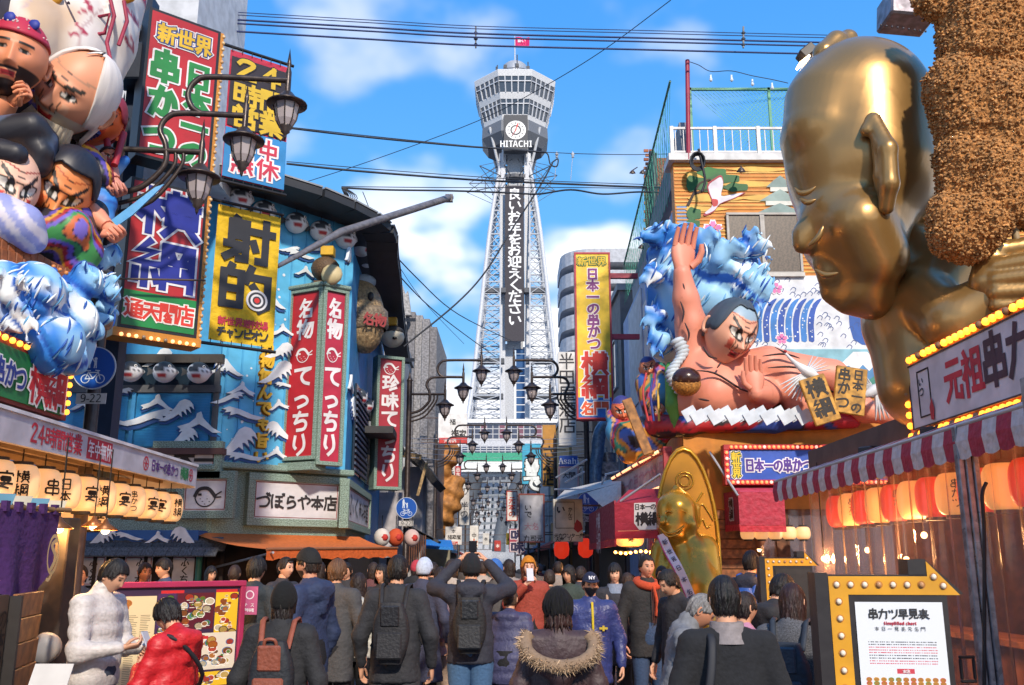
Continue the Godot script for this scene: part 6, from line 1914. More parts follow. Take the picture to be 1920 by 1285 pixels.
func streaks(parent:Node,mi:MeshInstance3D,count:int,r:float,sc:float,sd:int)->void:
	var rg:=RandomNumberGenerator.new()
	rg.seed=sd
	var arr:=(mi.mesh as ArrayMesh).surface_get_arrays(0)
	var vs:PackedVector3Array=arr[Mesh.ARRAY_VERTEX]
	var ns:PackedVector3Array=arr[Mesh.ARRAY_NORMAL]
	var sts:=[ms(),ms(),ms()]
	for k in count:
		var i:=rg.randi()% vs.size()
		var n:=ns[i]
		if n.z<-0.1:continue
		var t:=Vector3(0.55+rg.randfn(0,0.15),0.8,0.1).cross(n).cross(n)*-1.0
		if t.length()<0.3:continue
		t=t.normalized()
		var pts:=[]
		var rr:=[]
		var l:=rg.randf_range(0.07,0.17)*sc
		for j in 6:
			var s:=(j/5.0-0.5)*l
			pts.append(vs[i]+n*(0.004-s*s/(2.0*r))+t*s);rr.append(0.009*sc*sin(PI*(j+0.4)/5.8)+0.001)
		tube(sts[k % 3],pts,rr,5)
	for k in 3:done("paint_streak",sts[k],mat(["#e3ecf0","#1f57ae","#6fb2e2"][k],0.5),parent).set_meta("kind","stuff")
func claws(list:Array)->Array:
	var out:=[]
	for c:Array in list:
		var p:=P(c[0],c[1],c[2])
		var dir:=Vector3(c[3],c[4],0.35).normalized()
		var r:float=c[6]*0.62
		var l:float=c[5]*1.35
		for k in 5:
			var side:=dir.rotated(Vector3.BACK,(k-2)*0.42).rotated(Vector3.RIGHT,0.2*(k % 2))
			var a:Vector3=p-dir*c[6]*1.2
			var b:Vector3=a+side*l*(0.7+0.2*(k % 2))
			var e:Vector3=b+(side*0.5+Vector3(0.1,-0.75,0)).normalized()*l*0.5
			out.append([a,r*1.3,b,r*0.6]);out.append([b,r*0.6,e,r*0.15])
	return out
func robe_tint(cols:Array,k:float)->Callable:
	return func(p:Vector3,n:Vector3)->Color:
		var v:=nzf.get_noise_3d(p.x*14.0*k,p.y*14.0*k,p.z*14.0*k)+0.5
		var i:=int(clampf(v*1.6-0.3,0,0.999)*cols.size())
		var e:=fmod(clampf(v*1.6-0.3,0,0.999)*cols.size(),1.0)
		return lc("#26222c")if e<0.08 else lc(cols[i])
func build_float_left()->void:
	var o:=thing("festival_float_figures","huge painted festival float of warriors and a bearded elder riding a foaming wave","sculpture",Vector3(-4.2,2.87,-8.3))
	var m:=vmat(0.5)
	var pr:=[]
	for c:Array in[[120,-20,.5,200,60,.28,8.9],[60,20,.5,110,100,.42,8.6],[200,20,.32,190,130,.2,8.9],[150,60,.4,150,110,.3,8.8],[232,-10,.22,225,80,.12,9.1],[215,80,.16,212,150,.06,9.1],[20,10,.3,60,60,.3,8.2]]:
		pr.append([P(c[0],c[1],c[6]),c[2],P(c[3],c[4],c[6]),c[5]])
	lumps("white_robe",pr,0.04,0.05,m,o,func(p:Vector3,n:Vector3)->float:return 0.05*absf(sin(p.x*8.0+p.y*3.0+3.0*nzf.get_noise_3d(p.x*12.0,p.y*12.0,p.z*12.0)))- 0.02,func(p:Vector3,n:Vector3)->Color:
		var z:=fmod(absf(p.x*2.6+absf(fmod(p.y*3.0,1.0)- 0.5)*0.9),1.0)
		if p.x>-4.35 and z<0.1:return lc("#a03048")
		if absf(fmod(absf(p.x*3.0+0.35*sin(p.y*3.0)),1.0)- 0.5)<0.03:return lc("#b8a2a0")
		return lc("#d3cdc8").lerp(lc("#c3a88c"),smoothstep(0.1,0.4,nzf.get_noise_3d(p.x*20.0,p.y*9.0,0))))
	for g:Array in[[88,14,8.25,0.11],[232,12,8.7,0.09]]:
		var st:=ms();ball(st,P(g[0],g[1]- 20,g[2]),Vector3(g[3]*1.5,g[3],0.06),14);done("gold_button",st,mat("#c98f2a",0.5),o)
	for z:Array in[[[168,-5],[182,32],[205,27],[196,62],[172,66]],[[205,-8],[214,30],[200,80],[208,118]],[[232,2],[238,40],[222,85]],[[118,-5],[140,40],[120,95]],[[70,40],[90,20],[110,14],[130,4]]]:
		var zs:=ms()
		tube(zs,z.map(func(p):return P(p[0],p[1],8.32 if p[0]<150 else 8.52)),0.02 if z[0][0]>150 else 0.012,6);done("robe_trim",zs,mat("#a02c4a" if z[0][0]>150 else "#4a3a48",0.6),o)
	var fl:={"skin":lc("#dd8a5c"),"nose":0.34,"lip":lc("#a8262c"),"brow":lc("#1b1614"),"open":true}
	var t:=painted_head(o,"capped_head",28,112,7.6,0.36,25,5,-8,{"skin":lc("#d98a62"),"nose":0.3,"lip":lc("#a8343a"),"beard":lc("#2a211d"),"cap":lc("#a8243a"),"capline":0.42})
	var st:=ms();hair(st,t,Vector3(0.74,1.0,0.82)*0.37,[0.42,0.42,0.42],lc("#b32a44"),1.05,0.0,40,10,0.0,1.0,0.0);
	var cap:=done("flower_cap",st,vmat(0.6),o)
	st=ms()
	for k in 26:
		var a:=rng.randf_range(-1.4,1.4)
		var e:=rng.randf_range(0.5,0.95)
		ball(st,t*(Vector3(sin(a)*sqrt(1-e*e)*1.05,e*1.06,cos(a)*sqrt(1-e*e)*1.05)*Vector3(0.74,1,0.82)*0.37),Vector3.ONE*rng.randf_range(0.008,0.014),6)
	tag(done("cap_dots",st,mat("#d9b8b8",0.6),cap),"","","","stuff")
	for k in 2:
		st=ms();ball(st,t*(Vector3(0.35-0.7*k,0.78,0.62)*Vector3(0.74,1,0.82)*0.38),Vector3(0.055,0.055,0.03),10);done("flower",st,mat("#2c3a9c",0.6),cap)
	t=painted_head(o,"elder_head",142,178,8.3,0.47,12,18,-38,{"skin":lc("#e09a76"),"nose":0.36,"lip":lc("#b0262c"),"brow":lc("#3a332e"),"beard":lc("#cfc4b0"),"fierce":0.25,"paint":lc("#e3aa88"),"open":true})
	st=ms();hair(st,t,Vector3(0.74,1.0,0.82)*0.47,[0.92,-0.35,-0.9],lc("#ddd6d0"),1.07,0.03,60,14,0.0,2.0,0.12);done("elder_hair",st,vmat(0.7),o)
	st=ms()
	for k in 15:
		var a:=lerpf(-1.1,1.1,k/14.0)
		var p0:=t*(Vector3(sin(a)*0.62,-0.62,cos(a)*0.8)*Vector3(0.74,1,0.82)*0.47)
		tube(st,[p0,p0+t.basis*Vector3(sin(a)*0.07,-0.12,0.04),p0+t.basis*Vector3(sin(a)*0.06,-0.24+0.08*absf(a),0.02)],[0.06,0.05,0.012],7)
	done("elder_beard",st,mat("#cdbfa6",0.8,0.0,"cloth",0.6),o)
	t=painted_head(o,"red_warrior_head",186,226,8.9,0.31,28,10,-28,{"skin":lc("#e0642c"),"nose":0.36,"lip":lc("#a8202a"),"brow":lc("#1a1412"),"fierce":0.85,"paint":lc("#d24a28")})
	st=ms();hair(st,t,Vector3(0.74,1.0,0.82)*0.31,[0.66,0.3,-0.6],lc("#8a2a3a"),1.1,0.01,40,10,0.0,1.0,0.1);done("headband",st,vmat(0.6),o)
	st=ms()
	for k in 7:tube(st,[t*(Vector3(-0.6+0.1*k,-0.5,0.5)*0.31),t*(Vector3(-0.8+0.12*k,-1.0,0.35)*0.31),t*(Vector3(-0.95+0.2*k,-1.35,0.2)*0.31)],[0.04,0.03,0.008],6)
	done("rope_beard",st,mat("#4a3a32",0.8,0.0,"cloth"),o)
	t=painted_head(o,"pale_warrior_head",8,352,7.7,0.37,52,12,-8,{"skin":lc("#e3b49a"),"nose":0.42,"lip":lc("#b0242c"),"brow":lc("#1a1412"),"fierce":1.0,"paint":lc("#c23a34")})
	t=painted_head(o,"orange_warrior_head",112,352,8.2,0.40,42,22,-24,{"skin":lc("#e38a4e"),"nose":0.4,"lip":lc("#a8202a"),"brow":lc("#1a1412"),"fierce":0.9,"paint":lc("#dd6a34")})
	st=ms();hair(st,t,Vector3(0.74,1.0,0.82)*0.4,[0.62,0.15,-0.5],lc("#23232c"),1.1,0.012,48,12,0.0,1.0,0.2);done("warrior_hair",st,vmat(0.45),o)
	for h:Array in[[62,285,8.0,0.17,40,-15,"#d98a62"],[205,300,8.9,0.13,30,20,"#cf7a58"],[168,425,8.5,0.14,35,-30,"#dd9a74"],[75,210,8.3,0.15,20,25,"#d08058"]]:
		var th:=painted_head(o,"small_warrior_head",h[0],h[1],h[2],h[3],h[4],10,h[5],{"skin":lc(h[6]),"nose":0.36,"lip":lc("#a8202a"),"brow":lc("#1a1412"),"fierce":0.7,"paint":lc("#c84a34")})
		var hst:=ms();hair(hst,th,Vector3(0.74,1.0,0.82)*h[3],[0.6,0.1,-0.5],lc("#25222a"),1.12,0.03,40,10,0.0,1.0,0.3);done("warrior_hair",hst,vmat(0.5),o)
	pr=[]
	for c:Array in[[10,250,.16,60,240,.14,7.7],[60,240,.12,88,262,.09,7.8],[88,262,.1,92,300,.07,7.9],[0,285,.12,30,290,.1,7.5],[70,310,.12,50,300,.08,7.8],[50,262,.1,78,285,.1,7.75]]:
		pr.append([P(c[0],c[1],c[6]),c[2],P(c[3],c[4],c[6]),c[5]])
	lumps("black_hat",pr,0.03,0.02,m,o,null,func(p:Vector3,n:Vector3)->Color:return lc("#23232b").lerp(lc("#6a7a9a"),0.5*smoothstep(0.2,0.4,nzf.get_noise_3d(p.x*30,p.y*30,p.z*30))))
	pr=[]
	for c:Array in[[70,440,.25,130,430,.2,8.1],[130,420,.22,160,470,.16,8.3],[100,470,.2,150,500,.12,8.3],[175,400,.14,165,450,.12,8.5],[60,200,.16,20,215,.2,8.2],[160,300,.16,190,330,.12,8.7]]:
		pr.append([P(c[0],c[1],c[6]),c[2],P(c[3],c[4],c[6]),c[5]])
	lumps("patterned_robe",pr,0.026,0.03,m,o,null,robe_tint(["#5a4aa0","#c9922a","#a02a34","#6a58b8","#3f8a4a","#c9683a","#7a68c0"],1.5))
	pr=[]
	for c:Array in[[0,410,.22,40,420,.18,7.5],[40,430,.16,60,450,.12,7.6]]:pr.append([P(c[0],c[1],c[6]),c[2],P(c[3],c[4],c[6]),c[5]])
	lumps("striped_robe",pr,0.026,0.03,m,o,null,func(p:Vector3,n:Vector3)->Color:return lc("#8f96c8")if sin(p.x*40.0+p.y*26.0)>0 else lc("#c9c4d0"))
	pr=[]
	for c:Array in[[150,330,.16,200,380,.1,8.8],[170,360,.16,190,410,.12,8.8],[130,300,.1,165,330,.1,8.7],[205,330,.08,235,300,.05,9.0]]:pr.append([P(c[0],c[1],c[6]),c[2],P(c[3],c[4],c[6]),c[5]])
	lumps("blue_robe",pr,0.03,0.03,m,o,null,wave_tint)
	for a:Array in[[165,395,200,425,8.45,"#dd8f72"],[195,300,212,338,8.9,"#c98470"],[0,205,22,190,7.7,"#d98a62"]]:
		st=ms();st.set_color(lc(a[5]))
		var p0:=P(a[0],a[1],a[4])
		var p1:=P(a[2],a[3],a[4]- 0.05)
		tube(st,[p0,p0.lerp(p1,0.5),p1],[0.12,0.10,0.07],10)
		var dir:=(p1-p0).normalized()
		var palm:=Vector3(0.3,0,1).normalized();palm=(palm-dir*palm.dot(dir)).normalized()
		hand(st,Transform3D(Basis((-dir).cross(palm),-dir,palm),p1),2.2,0.9)
		done("arm",st,m,o)
	for p:Array in[[200,262,208,345,"#a32434",0.035],[232,250,214,310,"#a32434",0.035],[207,345,201,425,"#9c2838",0.022]]:
		st=ms();tube(st,[P(p[0],p[1],8.9),P(p[2],p[3],8.75)],p[5],8);done("red_baton",st,mat(p[4],0.5),o)
	st=ms();prism(st,Transform3D(Basis(Vector3.UP,0.2),P(205,430,8.5)),PackedVector2Array([Vector2(0,-0.03),Vector2(0.2,0.16),Vector2(0.42,0.44),Vector2(0.46,0.5),Vector2(0.38,0.46),Vector2(0.16,0.24),Vector2(-0.05,0.03)]),-0.012,0.012);done("sword_blade",st,mat("#4aa0d8",0.35),o)
	st=ms();ring2(st,Transform3D(Basis(Vector3.UP,0.6),P(205,432,8.45)),0.0,0.09,0.02,16,0.6);done("sword_guard",st,mat("#c9972c",0.5),o)
	st=ms()
	for k in 6:tube(st,[P(150+k*6,268-k*3,8.75),P(154+k*6,258-k*2,8.72)],0.03,6)
	done("striped_cord",st,mat("#2c2f6c",0.6),o)
	st=ms()
	for k in 5:
		var pts:=curve([P(-10,455+k*22,7.4),P(40,470+k*18,7.6),P(90,497+k*10,7.9),P(138,517+k*2,8.15)],4)
		for i in pts.size()- 1:bar(st,pts[i],pts[i+1],0.05,0.12-0.018*(i/4.0),Vector3.UP,0.008)
	done("boat_plank",st,mat("#a0582c",0.6,0.0,"wood"),o)
	st=ms()
	for k in 3:ball(st,P(100+k*12,500+k*6,7.85),Vector3.ONE*0.02,8)
	done("boat_stud",st,mat("#d98a4a",0.4),o)
	pr=[]
	for c:Array in[[-10,560,.30,60,550,.26,7.4],[60,550,.22,100,560,.18,7.8],[100,560,.2,160,530,.16,8.1],[160,530,.15,205,540,.09,8.5],[205,540,.08,218,560,.04,8.6],[170,500,.12,190,485,.10,8.6],[190,485,.09,214,478,.06,8.7],[214,478,.05,218,492,.025,8.7],[20,620,.32,90,640,.28,7.6],[90,620,.24,140,600,.2,8.0],[140,600,.18,170,620,.12,8.3],[80,670,.2,140,680,.12,8.0],[150,640,.14,150,680,.08,8.3],[195,575,.08,215,585,.05,8.6],[185,600,.07,210,598,.03,8.5]]:
		pr.append([P(c[0],c[1],c[6]),c[2],P(c[3],c[4],c[6]),c[5]])
	pr.append_array(claws([[60,545,7.3,0.4,0.9,0.2,0.07],[100,548,7.6,0.6,0.7,0.2,0.06],[155,522,8.0,0.7,0.6,0.16,0.05],[200,535,8.4,1,0.1,0.14,0.045],[205,480,8.65,1,0.3,0.12,0.04],[160,595,8.2,1,0.2,0.16,0.05],[30,600,7.2,0.8,0.3,0.22,0.06],[110,610,7.7,0.9,0.2,0.18,0.05],[140,660,8.1,0.9,-0.2,0.12,0.04],[20,540,7.1,0.3,0.9,0.18,0.06]]))
	streaks(o,lumps("wave",pr,0.026,0.014,m,o,wave_ridge,wave_tint),420,0.22,1.0,3)
	pr=[]
	for c:Array in[[180,560,.1,190,600,.12,8.7],[170,510,.12,200,520,.08,8.9]]:pr.append([P(c[0],c[1],c[6]),c[2],P(c[3],c[4],c[6]),c[5]])
	lumps("rock",pr,0.04,0.03,mat("#c3a088",0.7,0.0,"stone"),o)
	st=ms();bx(st,Vector3(-4.9,5.6,-8.2),Vector3(0.3,5.4,3.0));done("backing_frame",st,mat("#4a4650",0.8),o)
func px_poly(t:Transform3D,pts:Array)->PackedVector2Array:
	var out:=PackedVector2Array()
	for p:Array in pts:out.append(on_wall(t,p[0],p[1]))
	return out
func paint_poly(called:String,t:Transform3D,pts:Array,z:float,col:String,parent:Node,smooth:=true)->void:
	var st:=ms()
	var q:Array=pts.map(func(p):return Vector2(p[0],p[1]))
	if smooth:
		q.append(q[0]);q=curve(q,3);q.pop_back()
	flat_poly(st,t,px_poly(t,q.map(func(v):return[v.x,v.y])),z)
	done(called,st,mat(col,0.6),parent)
func paint_line(st:SurfaceTool,t:Transform3D,pts:Array,w:float,z:float)->void:
	stroke(st,t,curve(Array(px_poly(t,pts)),4),w,z,0.5)
func blossom(t:Transform3D,px:float,py:float,r:float,parent:Node)->void:
	var c:=on_wall(t,px,py)
	for pass_ in 2:
		var st:=ms()
		for k in 5:
			var a:=Vector2.from_angle(TAU*k/5+0.3)
			var b:=a.orthogonal()
			var s:=r*(1.15 if pass_==0 else 0.95)
			flat_poly(st,t,PackedVector2Array([c+a*s*0.1,c+a*s*0.5+b*s*0.32,c+a*s*0.9+b*s*0.2,c+a*s*0.85,c+a*s*0.9-b*s*0.2,c+a*s*0.5-b*s*0.32]),0.012+0.002*pass_+0.0003*k)
		done("blossom",st,mat("#efdfe6" if pass_==0 else "#d873a8",0.6),parent)
func build_mural_house()->void:
	var b:=thing("mural_house","house with orange ribbed mural front, blue painted side and rooftop railing","building",Vector3(6,0,-18))
	var C:=Vector3(3.15,0,-17)
	var t:=wall_t(C,Vector3(10.5,0,-17))
	var ts:=wall_t(Vector3(3.22,0,-26.2),C)
	var L:=7.35
	var LS:=9.2
	var top:=on_wall(t,1370,305).y
	wbox("front_wall",t,0,L,2.6,top,-0.3,0,mat("#c9791c",0.6),b)
	wbox("side_wall",ts,0,LS,0,top-0.9,-0.3,0.0,mat("#7f9ac4",0.6),b)
	wbox("rear_block",t,0.3,L,0,top-0.5,-9,-0.31,mat("#8a8a90",0.8),b)
	for k in 34:
		var y:=top-0.06-k*0.075
		wbox("rib",t,0.01,L,y-0.018,y+0.012,0.0,0.012,mat("#d08c28" if(k/3)% 3 else "#d9a94a",0.55),b)
	var z:=0.016
	for p:Array in[[1300,330,90,7],[1400,345,80,6],[1330,372,70,7],[1420,318,60,5],[1310,392,60,5],[1440,372,60,6]]:
		paint_poly("cloud_band",t,[[p[0]- p[2],p[1]],[p[0]- p[2]*0.3,p[1]- p[3]],[p[0]+p[2]*0.4,p[1]- p[3]*0.6],[p[0]+p[2],p[1]],[p[0]+p[2]*0.3,p[1]+p[3]],[p[0]- p[2]*0.4,p[1]+p[3]*0.7]].filter(func(q):return q[0]>1200).map(func(q):return[maxf(q[0],1288),q[1]]),z+0.0004*p[3],"#e0b04c",b)
	for p:Array in[[1302,345,24,14],[1335,325,26,10],[1358,336,28,9],[1380,352,22,8],[1330,352,26,8],[1300,402,14,12],[1298,420,14,8]]:
		var bl:=[]
		for k in 10:bl.append([maxf(p[0]+cos(TAU*k/10)*p[2]*(1.0+0.15*(k % 2)),1287),p[1]+sin(TAU*k/10)*p[3]*(0.85+0.3*(k % 2))])
		paint_poly("pine_cloud",t,bl,z+0.007+0.0005*(int(p[0])% 5),"#23702f" if int(p[0])% 2 else "#1f5f2c",b)
	var st:=ms()
	paint_line(st,t,[[1290,385],[1300,365],[1312,345],[1330,338]],0.06,z+0.012)
	paint_line(st,t,[[1300,365],[1320,358],[1345,352]],0.05,z+0.0125)
	done("pine_branch",st,mat("#3a2a1c",0.7),b)
	for cr:Array in[[1.0,"#a5263a",0.0],[0.9,"#d9d3dc",0.002]]:
		var ccx:=1350.0
		var ccy:=370.0
		var body:=[[1318,403],[1335,385],[1325,350],[1340,335],[1352,330],[1356,345],[1352,368],[1372,366],[1398,362],[1375,374],[1350,384],[1338,398],[1322,406]]
		paint_poly("crane",t,body.map(func(p):return[ccx+(p[0]- ccx)*cr[0],ccy+(p[1]- ccy)*cr[0]]),z+0.014+cr[2],cr[1],b)
	paint_poly("crane_crest",t,[[1335,374],[1345,376],[1345,386],[1336,388]],z+0.018,"#c23a3a",b)
	blossom(t,1337,430,0.19,b);blossom(t,1307,462,0.15,b)
	for k in 4:
		var y0:=330+k*26
		var w:=26.0+k*12
		paint_poly("castle_roof",t,[[1462-w,y0+22],[1462-w*0.5,y0+10],[1462,y0],[1462+w*0.5,y0+10],[1462+w,y0+22]],z+0.014+0.0006*k,"#8fa39c" if k % 2 else "#7d938e",b,false)
		paint_poly("castle_wall",t,[[1462-w*0.7,y0+30],[1462+w*0.7,y0+30],[1462+w*0.7,y0+21],[1462-w*0.7,y0+21]],z+0.013+0.0006*k,"#d5d4c8",b,false)
	for px:Array in[[1367,1429],[1434,1500]]:
		var w:=pbox("window",t,px[0],px[1],402,512,0.012,0.06,mat("#5a4a3c",0.35,0.0,"wood",3.0),b)
		var c:=centre_of(t,px[0],px[1],402,512,0.06)
		rim("frame",c.t,c.w-0.04,c.h-0.04,0.05,-0.02,0.03,mat("#a9a39b",0.5),w)
	pbox("window_sill",t,1360,1510,511,518,0.0,0.12,mat("#c2beb6",0.5),b)
	pbox("sea_panel",t,1290,1660,517,660,0.01,0.05,mat("#d6dadf",0.6),b)
	var tp:=t*Transform3D(Basis.IDENTITY,Vector3(0,0,0.05))
	for k in 9:
		var x:=1405.0+k*14
		paint_poly("sea_stripe",tp,[[x,640],[x-2,600],[x+8,570],[x+24,560],[x+13,580],[x+9,610],[x+10,640]],0.003+0.0003*k,"#2050a8" if k % 2==0 else "#2f7ac4",b)
	paint_poly("sea_stripe",tp,[[1590,560],[1640,540],[1650,640],[1600,636]],0.003,"#2458a8",b)
	st=ms()
	var r:=RandomNumberGenerator.new()
	r.seed=8
	for k in 90:
		var x:=r.randf_range(1395,1640)
		var y:=r.randf_range(525,655)
		if x>1400 and x<1530 and y>565 and y<640:continue
		stroke(st,tp,curve(Array(px_poly(tp,[[x,y],[x+5,y-5],[x+10,y-2],[x+8,y+3]])),3),0.012,0.004+0.00002*k)
	done("foam_line",st,mat("#35508a",0.6),b).set_meta("kind","stuff")
	for k in 60:
		st=ms();var q:=on_wall(tp,r.randf_range(1405,1525),r.randf_range(575,640));disc(st,tp*Transform3D(Basis.IDENTITY,Vector3(q.x,q.y,0)),r.randf_range(0.008,0.018),0.007,6);done("spray",st,mat("#e2e8ee",0.6),b)
	blossom(tp,1456,541,0.13,b);blossom(tp,1466,636,0.12,b)
	pbox("mountain_panel",t,1390,1692,655,745,0.05,0.08,mat("#7fb3c2",0.6),b)
	var tm:=t*Transform3D(Basis.IDENTITY,Vector3(0,0,0.08))
	paint_poly("mountain",tm,[[1535,720],[1575,690],[1600,665],[1625,664],[1650,690],[1690,722]],0.002,"#4a86b8",b)
	paint_poly("snow_cap",tm,[[1570,690],[1600,660],[1626,660],[1655,690],[1640,685],[1630,696],[1618,684],[1605,698],[1592,686]],0.004,"#e3e7ea",b,false)
	paint_poly("island",tm,[[1600,740],[1640,705],[1690,690],[1692,745]],0.005,"#3a8a7c",b)
	for k in 12:
		var q:=Vector2(r.randf_range(0.8,LS-0.5),r.randf_range(4.0,8.2))
		st=ms()
		var pl:=[]
		for j in 9:pl.append(q+Vector2.from_angle(TAU*j/9)*Vector2(r.randf_range(0.3,0.7),r.randf_range(0.4,1.1)))
		flat_poly(st,ts,PackedVector2Array(curve(pl,2)),0.004+0.0004*k)
		done("paint_patch",st,mat(["#9a8ac4","#86a8d4","#a9bddb","#6f92c4"][k % 4],0.6),b)
	pbox("white_panel",ts,1180,1205,560,760,0.0,0.03,mat("#b9bcc4",0.6),b)
	pbox("white_panel",ts,1208,1216,560,760,0.0,0.03,mat("#c9cace",0.6),b)
	st=ms();bx(st,P(1218,420,24.5)+Vector3(0.3,-0.6,0),Vector3(0.65,4.6,1.2));var bh:=done("stair_head",st,mat("#9a6248",0.8,0.0,"stone"),b)
	for j in 30:
		for i in 2:
			st=ms();bx(st,P(1206+i*10+(j % 2)*3,300+j*8,24.5)+Vector3(0,0,0.6),Vector3(0.13,0.075,0.05));done("brick",st,mat(["#a86a4c","#96593f","#b07858"][(i+j*2)% 3],0.85),bh)
	st=ms();tube(st,[P(1222,285,23.6),P(1222,470,23.6)],0.08,10);done("pipe",st,mat("#26282e",0.5),b)
	st=ms();tube(st,[P(1227,288,23.4),P(1228,470,23.4)],0.07,10);done("pipe",st,mat("#2c2e36",0.5),b)
	st=ms()
	var pa:=P(1283,250,17.1)
	var pb2:=P(1207,470,24.0)
	bar(st,pa+Vector3(0,-0.1,0),Vector3(3.3,pa.y-1.4,-24),0.16,0.75)
	done("parapet",st,mat("#7d828c",0.7),b)
	wbox("ledge",t,-0.1,L,top,top+0.14,-0.5,0.14,mat("#d3d3d2",0.6),b)
	var ry:=on_wall(t,1370,241).y
	wbox("rail",t,-0.05,2.6,ry-0.045,ry,0.03,0.07,mat("#d5d3d2",0.5),b)
	wbox("rail",t,-0.05,2.6,top+0.18,top+0.22,0.03,0.07,mat("#d5d3d2",0.5),b)
	for k in 15:wbox("baluster",t,0.05+k*0.16,0.066+k*0.16,top+0.22,ry-0.06,0.04,0.06,mat("#d5d3d2",0.5),b)
	for k in 3:wbox("post",t,-0.05+k*0.85,0.02+k*0.85,top+0.14,ry+0.01,0.02,0.09,mat("#dad8d6",0.5),b)
	st=ms();tube(st,[P(1291,300,16.9),P(1289,113,16.9)],0.045,8);done("red_mast",st,mat("#9c2440",0.5),b)
	var fe:=thing("mesh_fence","green wire mesh fence on the roof of the mural house","fence",t*Vector3(1,top,-0.5))
	var fy:=on_wall(t,1370,166,-0.5).y
	var green:=mat("#2f8f6a",0.5)
	for x:Array in[[1297,0],[1446,0]]:
		var q:=on_wall(t,x[0],230,-0.5)
		wbox("post",t,q.x-0.025,q.x+0.025,top,fy+0.03,-0.55,-0.5,green,fe)
	var q0:=on_wall(t,1293,230,-0.5).x
	wbox("rail",t,q0,q0+3.4,fy-0.03,fy+0.02,-0.55,-0.5,green,fe)
	st=ms()
	for k in 46:
		var x:=q0+k*0.085
		stroke(st,t,[Vector2(x,top+0.2),Vector2(x+(fy-top-0.2),fy)],0.01,-0.52)
		stroke(st,t,[Vector2(x,fy),Vector2(x+(fy-top-0.2),top+0.2)],0.01,-0.525)
	var mesh_:=done("wire_mesh",st,mat("#4a9a84",0.6,0.0,""),fe);mesh_.set_meta("kind","stuff")
	st=ms()
	for k in 26:
		var z0:=0.2+k*0.3
		var h:=lerpf(fy,fy-1.2,k/26.0)
		bar(st,Vector3(3.2,top-0.5,-17-z0),Vector3(3.2,h,-17-z0-0.9),0.008,0.008)
		bar(st,Vector3(3.2,h,-17-z0),Vector3(3.2,top-0.5,-17-z0-0.9),0.008,0.008)
	done("wire_mesh",st,mat("#3f8f78",0.6,0.0,""),fe).set_meta("kind","stuff")
	st=ms();tube(st,[Vector3(3.2,fy,-17.2),Vector3(3.2,fy-1.2,-25.5)],0.025,6);done("rail",st,mat("#2f6f64",0.5),fe)
	var s:=thing("bulb_string","string of unlit clear bulbs strung from the red roof mast","light string",P(1290,115,16.9))
	st=ms();tube(st,curve([P(1290,115,16.9),P(1310,122,16.8),P(1333,134,16.7),P(1371,133,16.5),P(1410,142,16.4),P(1447,149,16.3),P(1478,156,16.2)],5),0.008,5);done("cord",st,mat("#2a2a30",0.6,0.0,""),s)
	for p:Array in[[1333,136],[1372,136],[1411,144],[1448,151]]:
		st=ms();lathe(st,Transform3D(Basis.IDENTITY,P(p[0],p[1]+12,16.5)),[Vector2(0,-0.07),Vector2(0.035,-0.03),Vector2(0.02,0.03),Vector2(0.018,0.08),Vector2(0,0.09)],10);done("bulb",st,mat("#d5dde2",0.1,0.0,""),s)
	st=ms()
	for k in 5:
		var pts:=[]
		for j in 13:pts.append(P(1308+cos(TAU*j/12.0)*(10+k),303+sin(TAU*j/12.0)*(12+k*1.5),16.7-0.02*k))
		tube(st,pts,0.018,5,false)
	tube(st,curve([P(1310,280,16.7),P(1318,315,16.6),P(1322,340,16.6),P(1316,360,16.6)],4),0.025,6)
	tag(done("cable_coil",st,mat("#1f2026",0.6)),"coil of black cable hung on the railing corner of the mural house","cable")
	for p:Array in[[1390,318,16.6,0],[1186,322,24,1],[1205,322,23,1],[1250,365,19.5,1],[1270,366,18.5,1],[1233,400,20.5,1],[1254,400,19.5,1],[1203,462,22,1],[1224,460,20.5,1]]:
		var o:=thing("wall_spotlight","small spotlight on the orange mural front" if p[3]==0 else "small copper spotlight on the blue painted side of the mural house","spotlight",P(p[0],p[1],p[2]),"spotlights on the mural house")
		st=ms();lathe(st,Transform3D(Basis(Vector3.RIGHT,0.5),P(p[0],p[1],p[2])),[Vector2(0.085,-0.05),Vector2(0.09,-0.04),Vector2(0.04,0.03),Vector2(0.0,0.05)],12);done("shade",st,mat("#43332e",0.5),o)
		st=ms();ball(st,P(p[0],p[1],p[2])+Vector3(0,-0.045,0.01),Vector3(0.05,0.025,0.05),8);done("lens",st,mat("#d8c3a0",0.2,0.0,""),o)
		st=ms();tube(st,[P(p[0],p[1],p[2])+Vector3(0,0.04,0),P(p[0]+4,p[1]- 14,p[2])+Vector3(0.1 if p[3]else 0.0,0,-0.2)],0.015,5);done("arm",st,mat("#43332e",0.5),o)
	var g:=thing("ochre_shop_front","ochre shop front with red awnings below the painted wrestler","shop front",Vector3(5,0,-14.8))
	var tg:=wall_t(Vector3(2.72,0,-14.8),Vector3(8.5,0,-14.8))
	var tgs:=wall_t(Vector3(2.9,0,-22.0),Vector3(2.72,0,-14.8))
	wbox("band",tg,0,5.8,2.5,4.25,-2.2,0,mat("#c07a1e",0.6),g)
	wbox("band",tgs,0,7.1,2.5,3.5,-0.3,0.0,mat("#b86f1c",0.6),g)
	wbox("back_wall",tg,0,5.8,0,2.5,-2.2,-2.0,mat("#5a3a28",0.8,0.0,"wood"),g)
	wbox("side_back_wall",tgs,0,7.1,0,2.5,-1.6,-1.4,mat("#6b4630",0.8,0.0,"wood"),g)
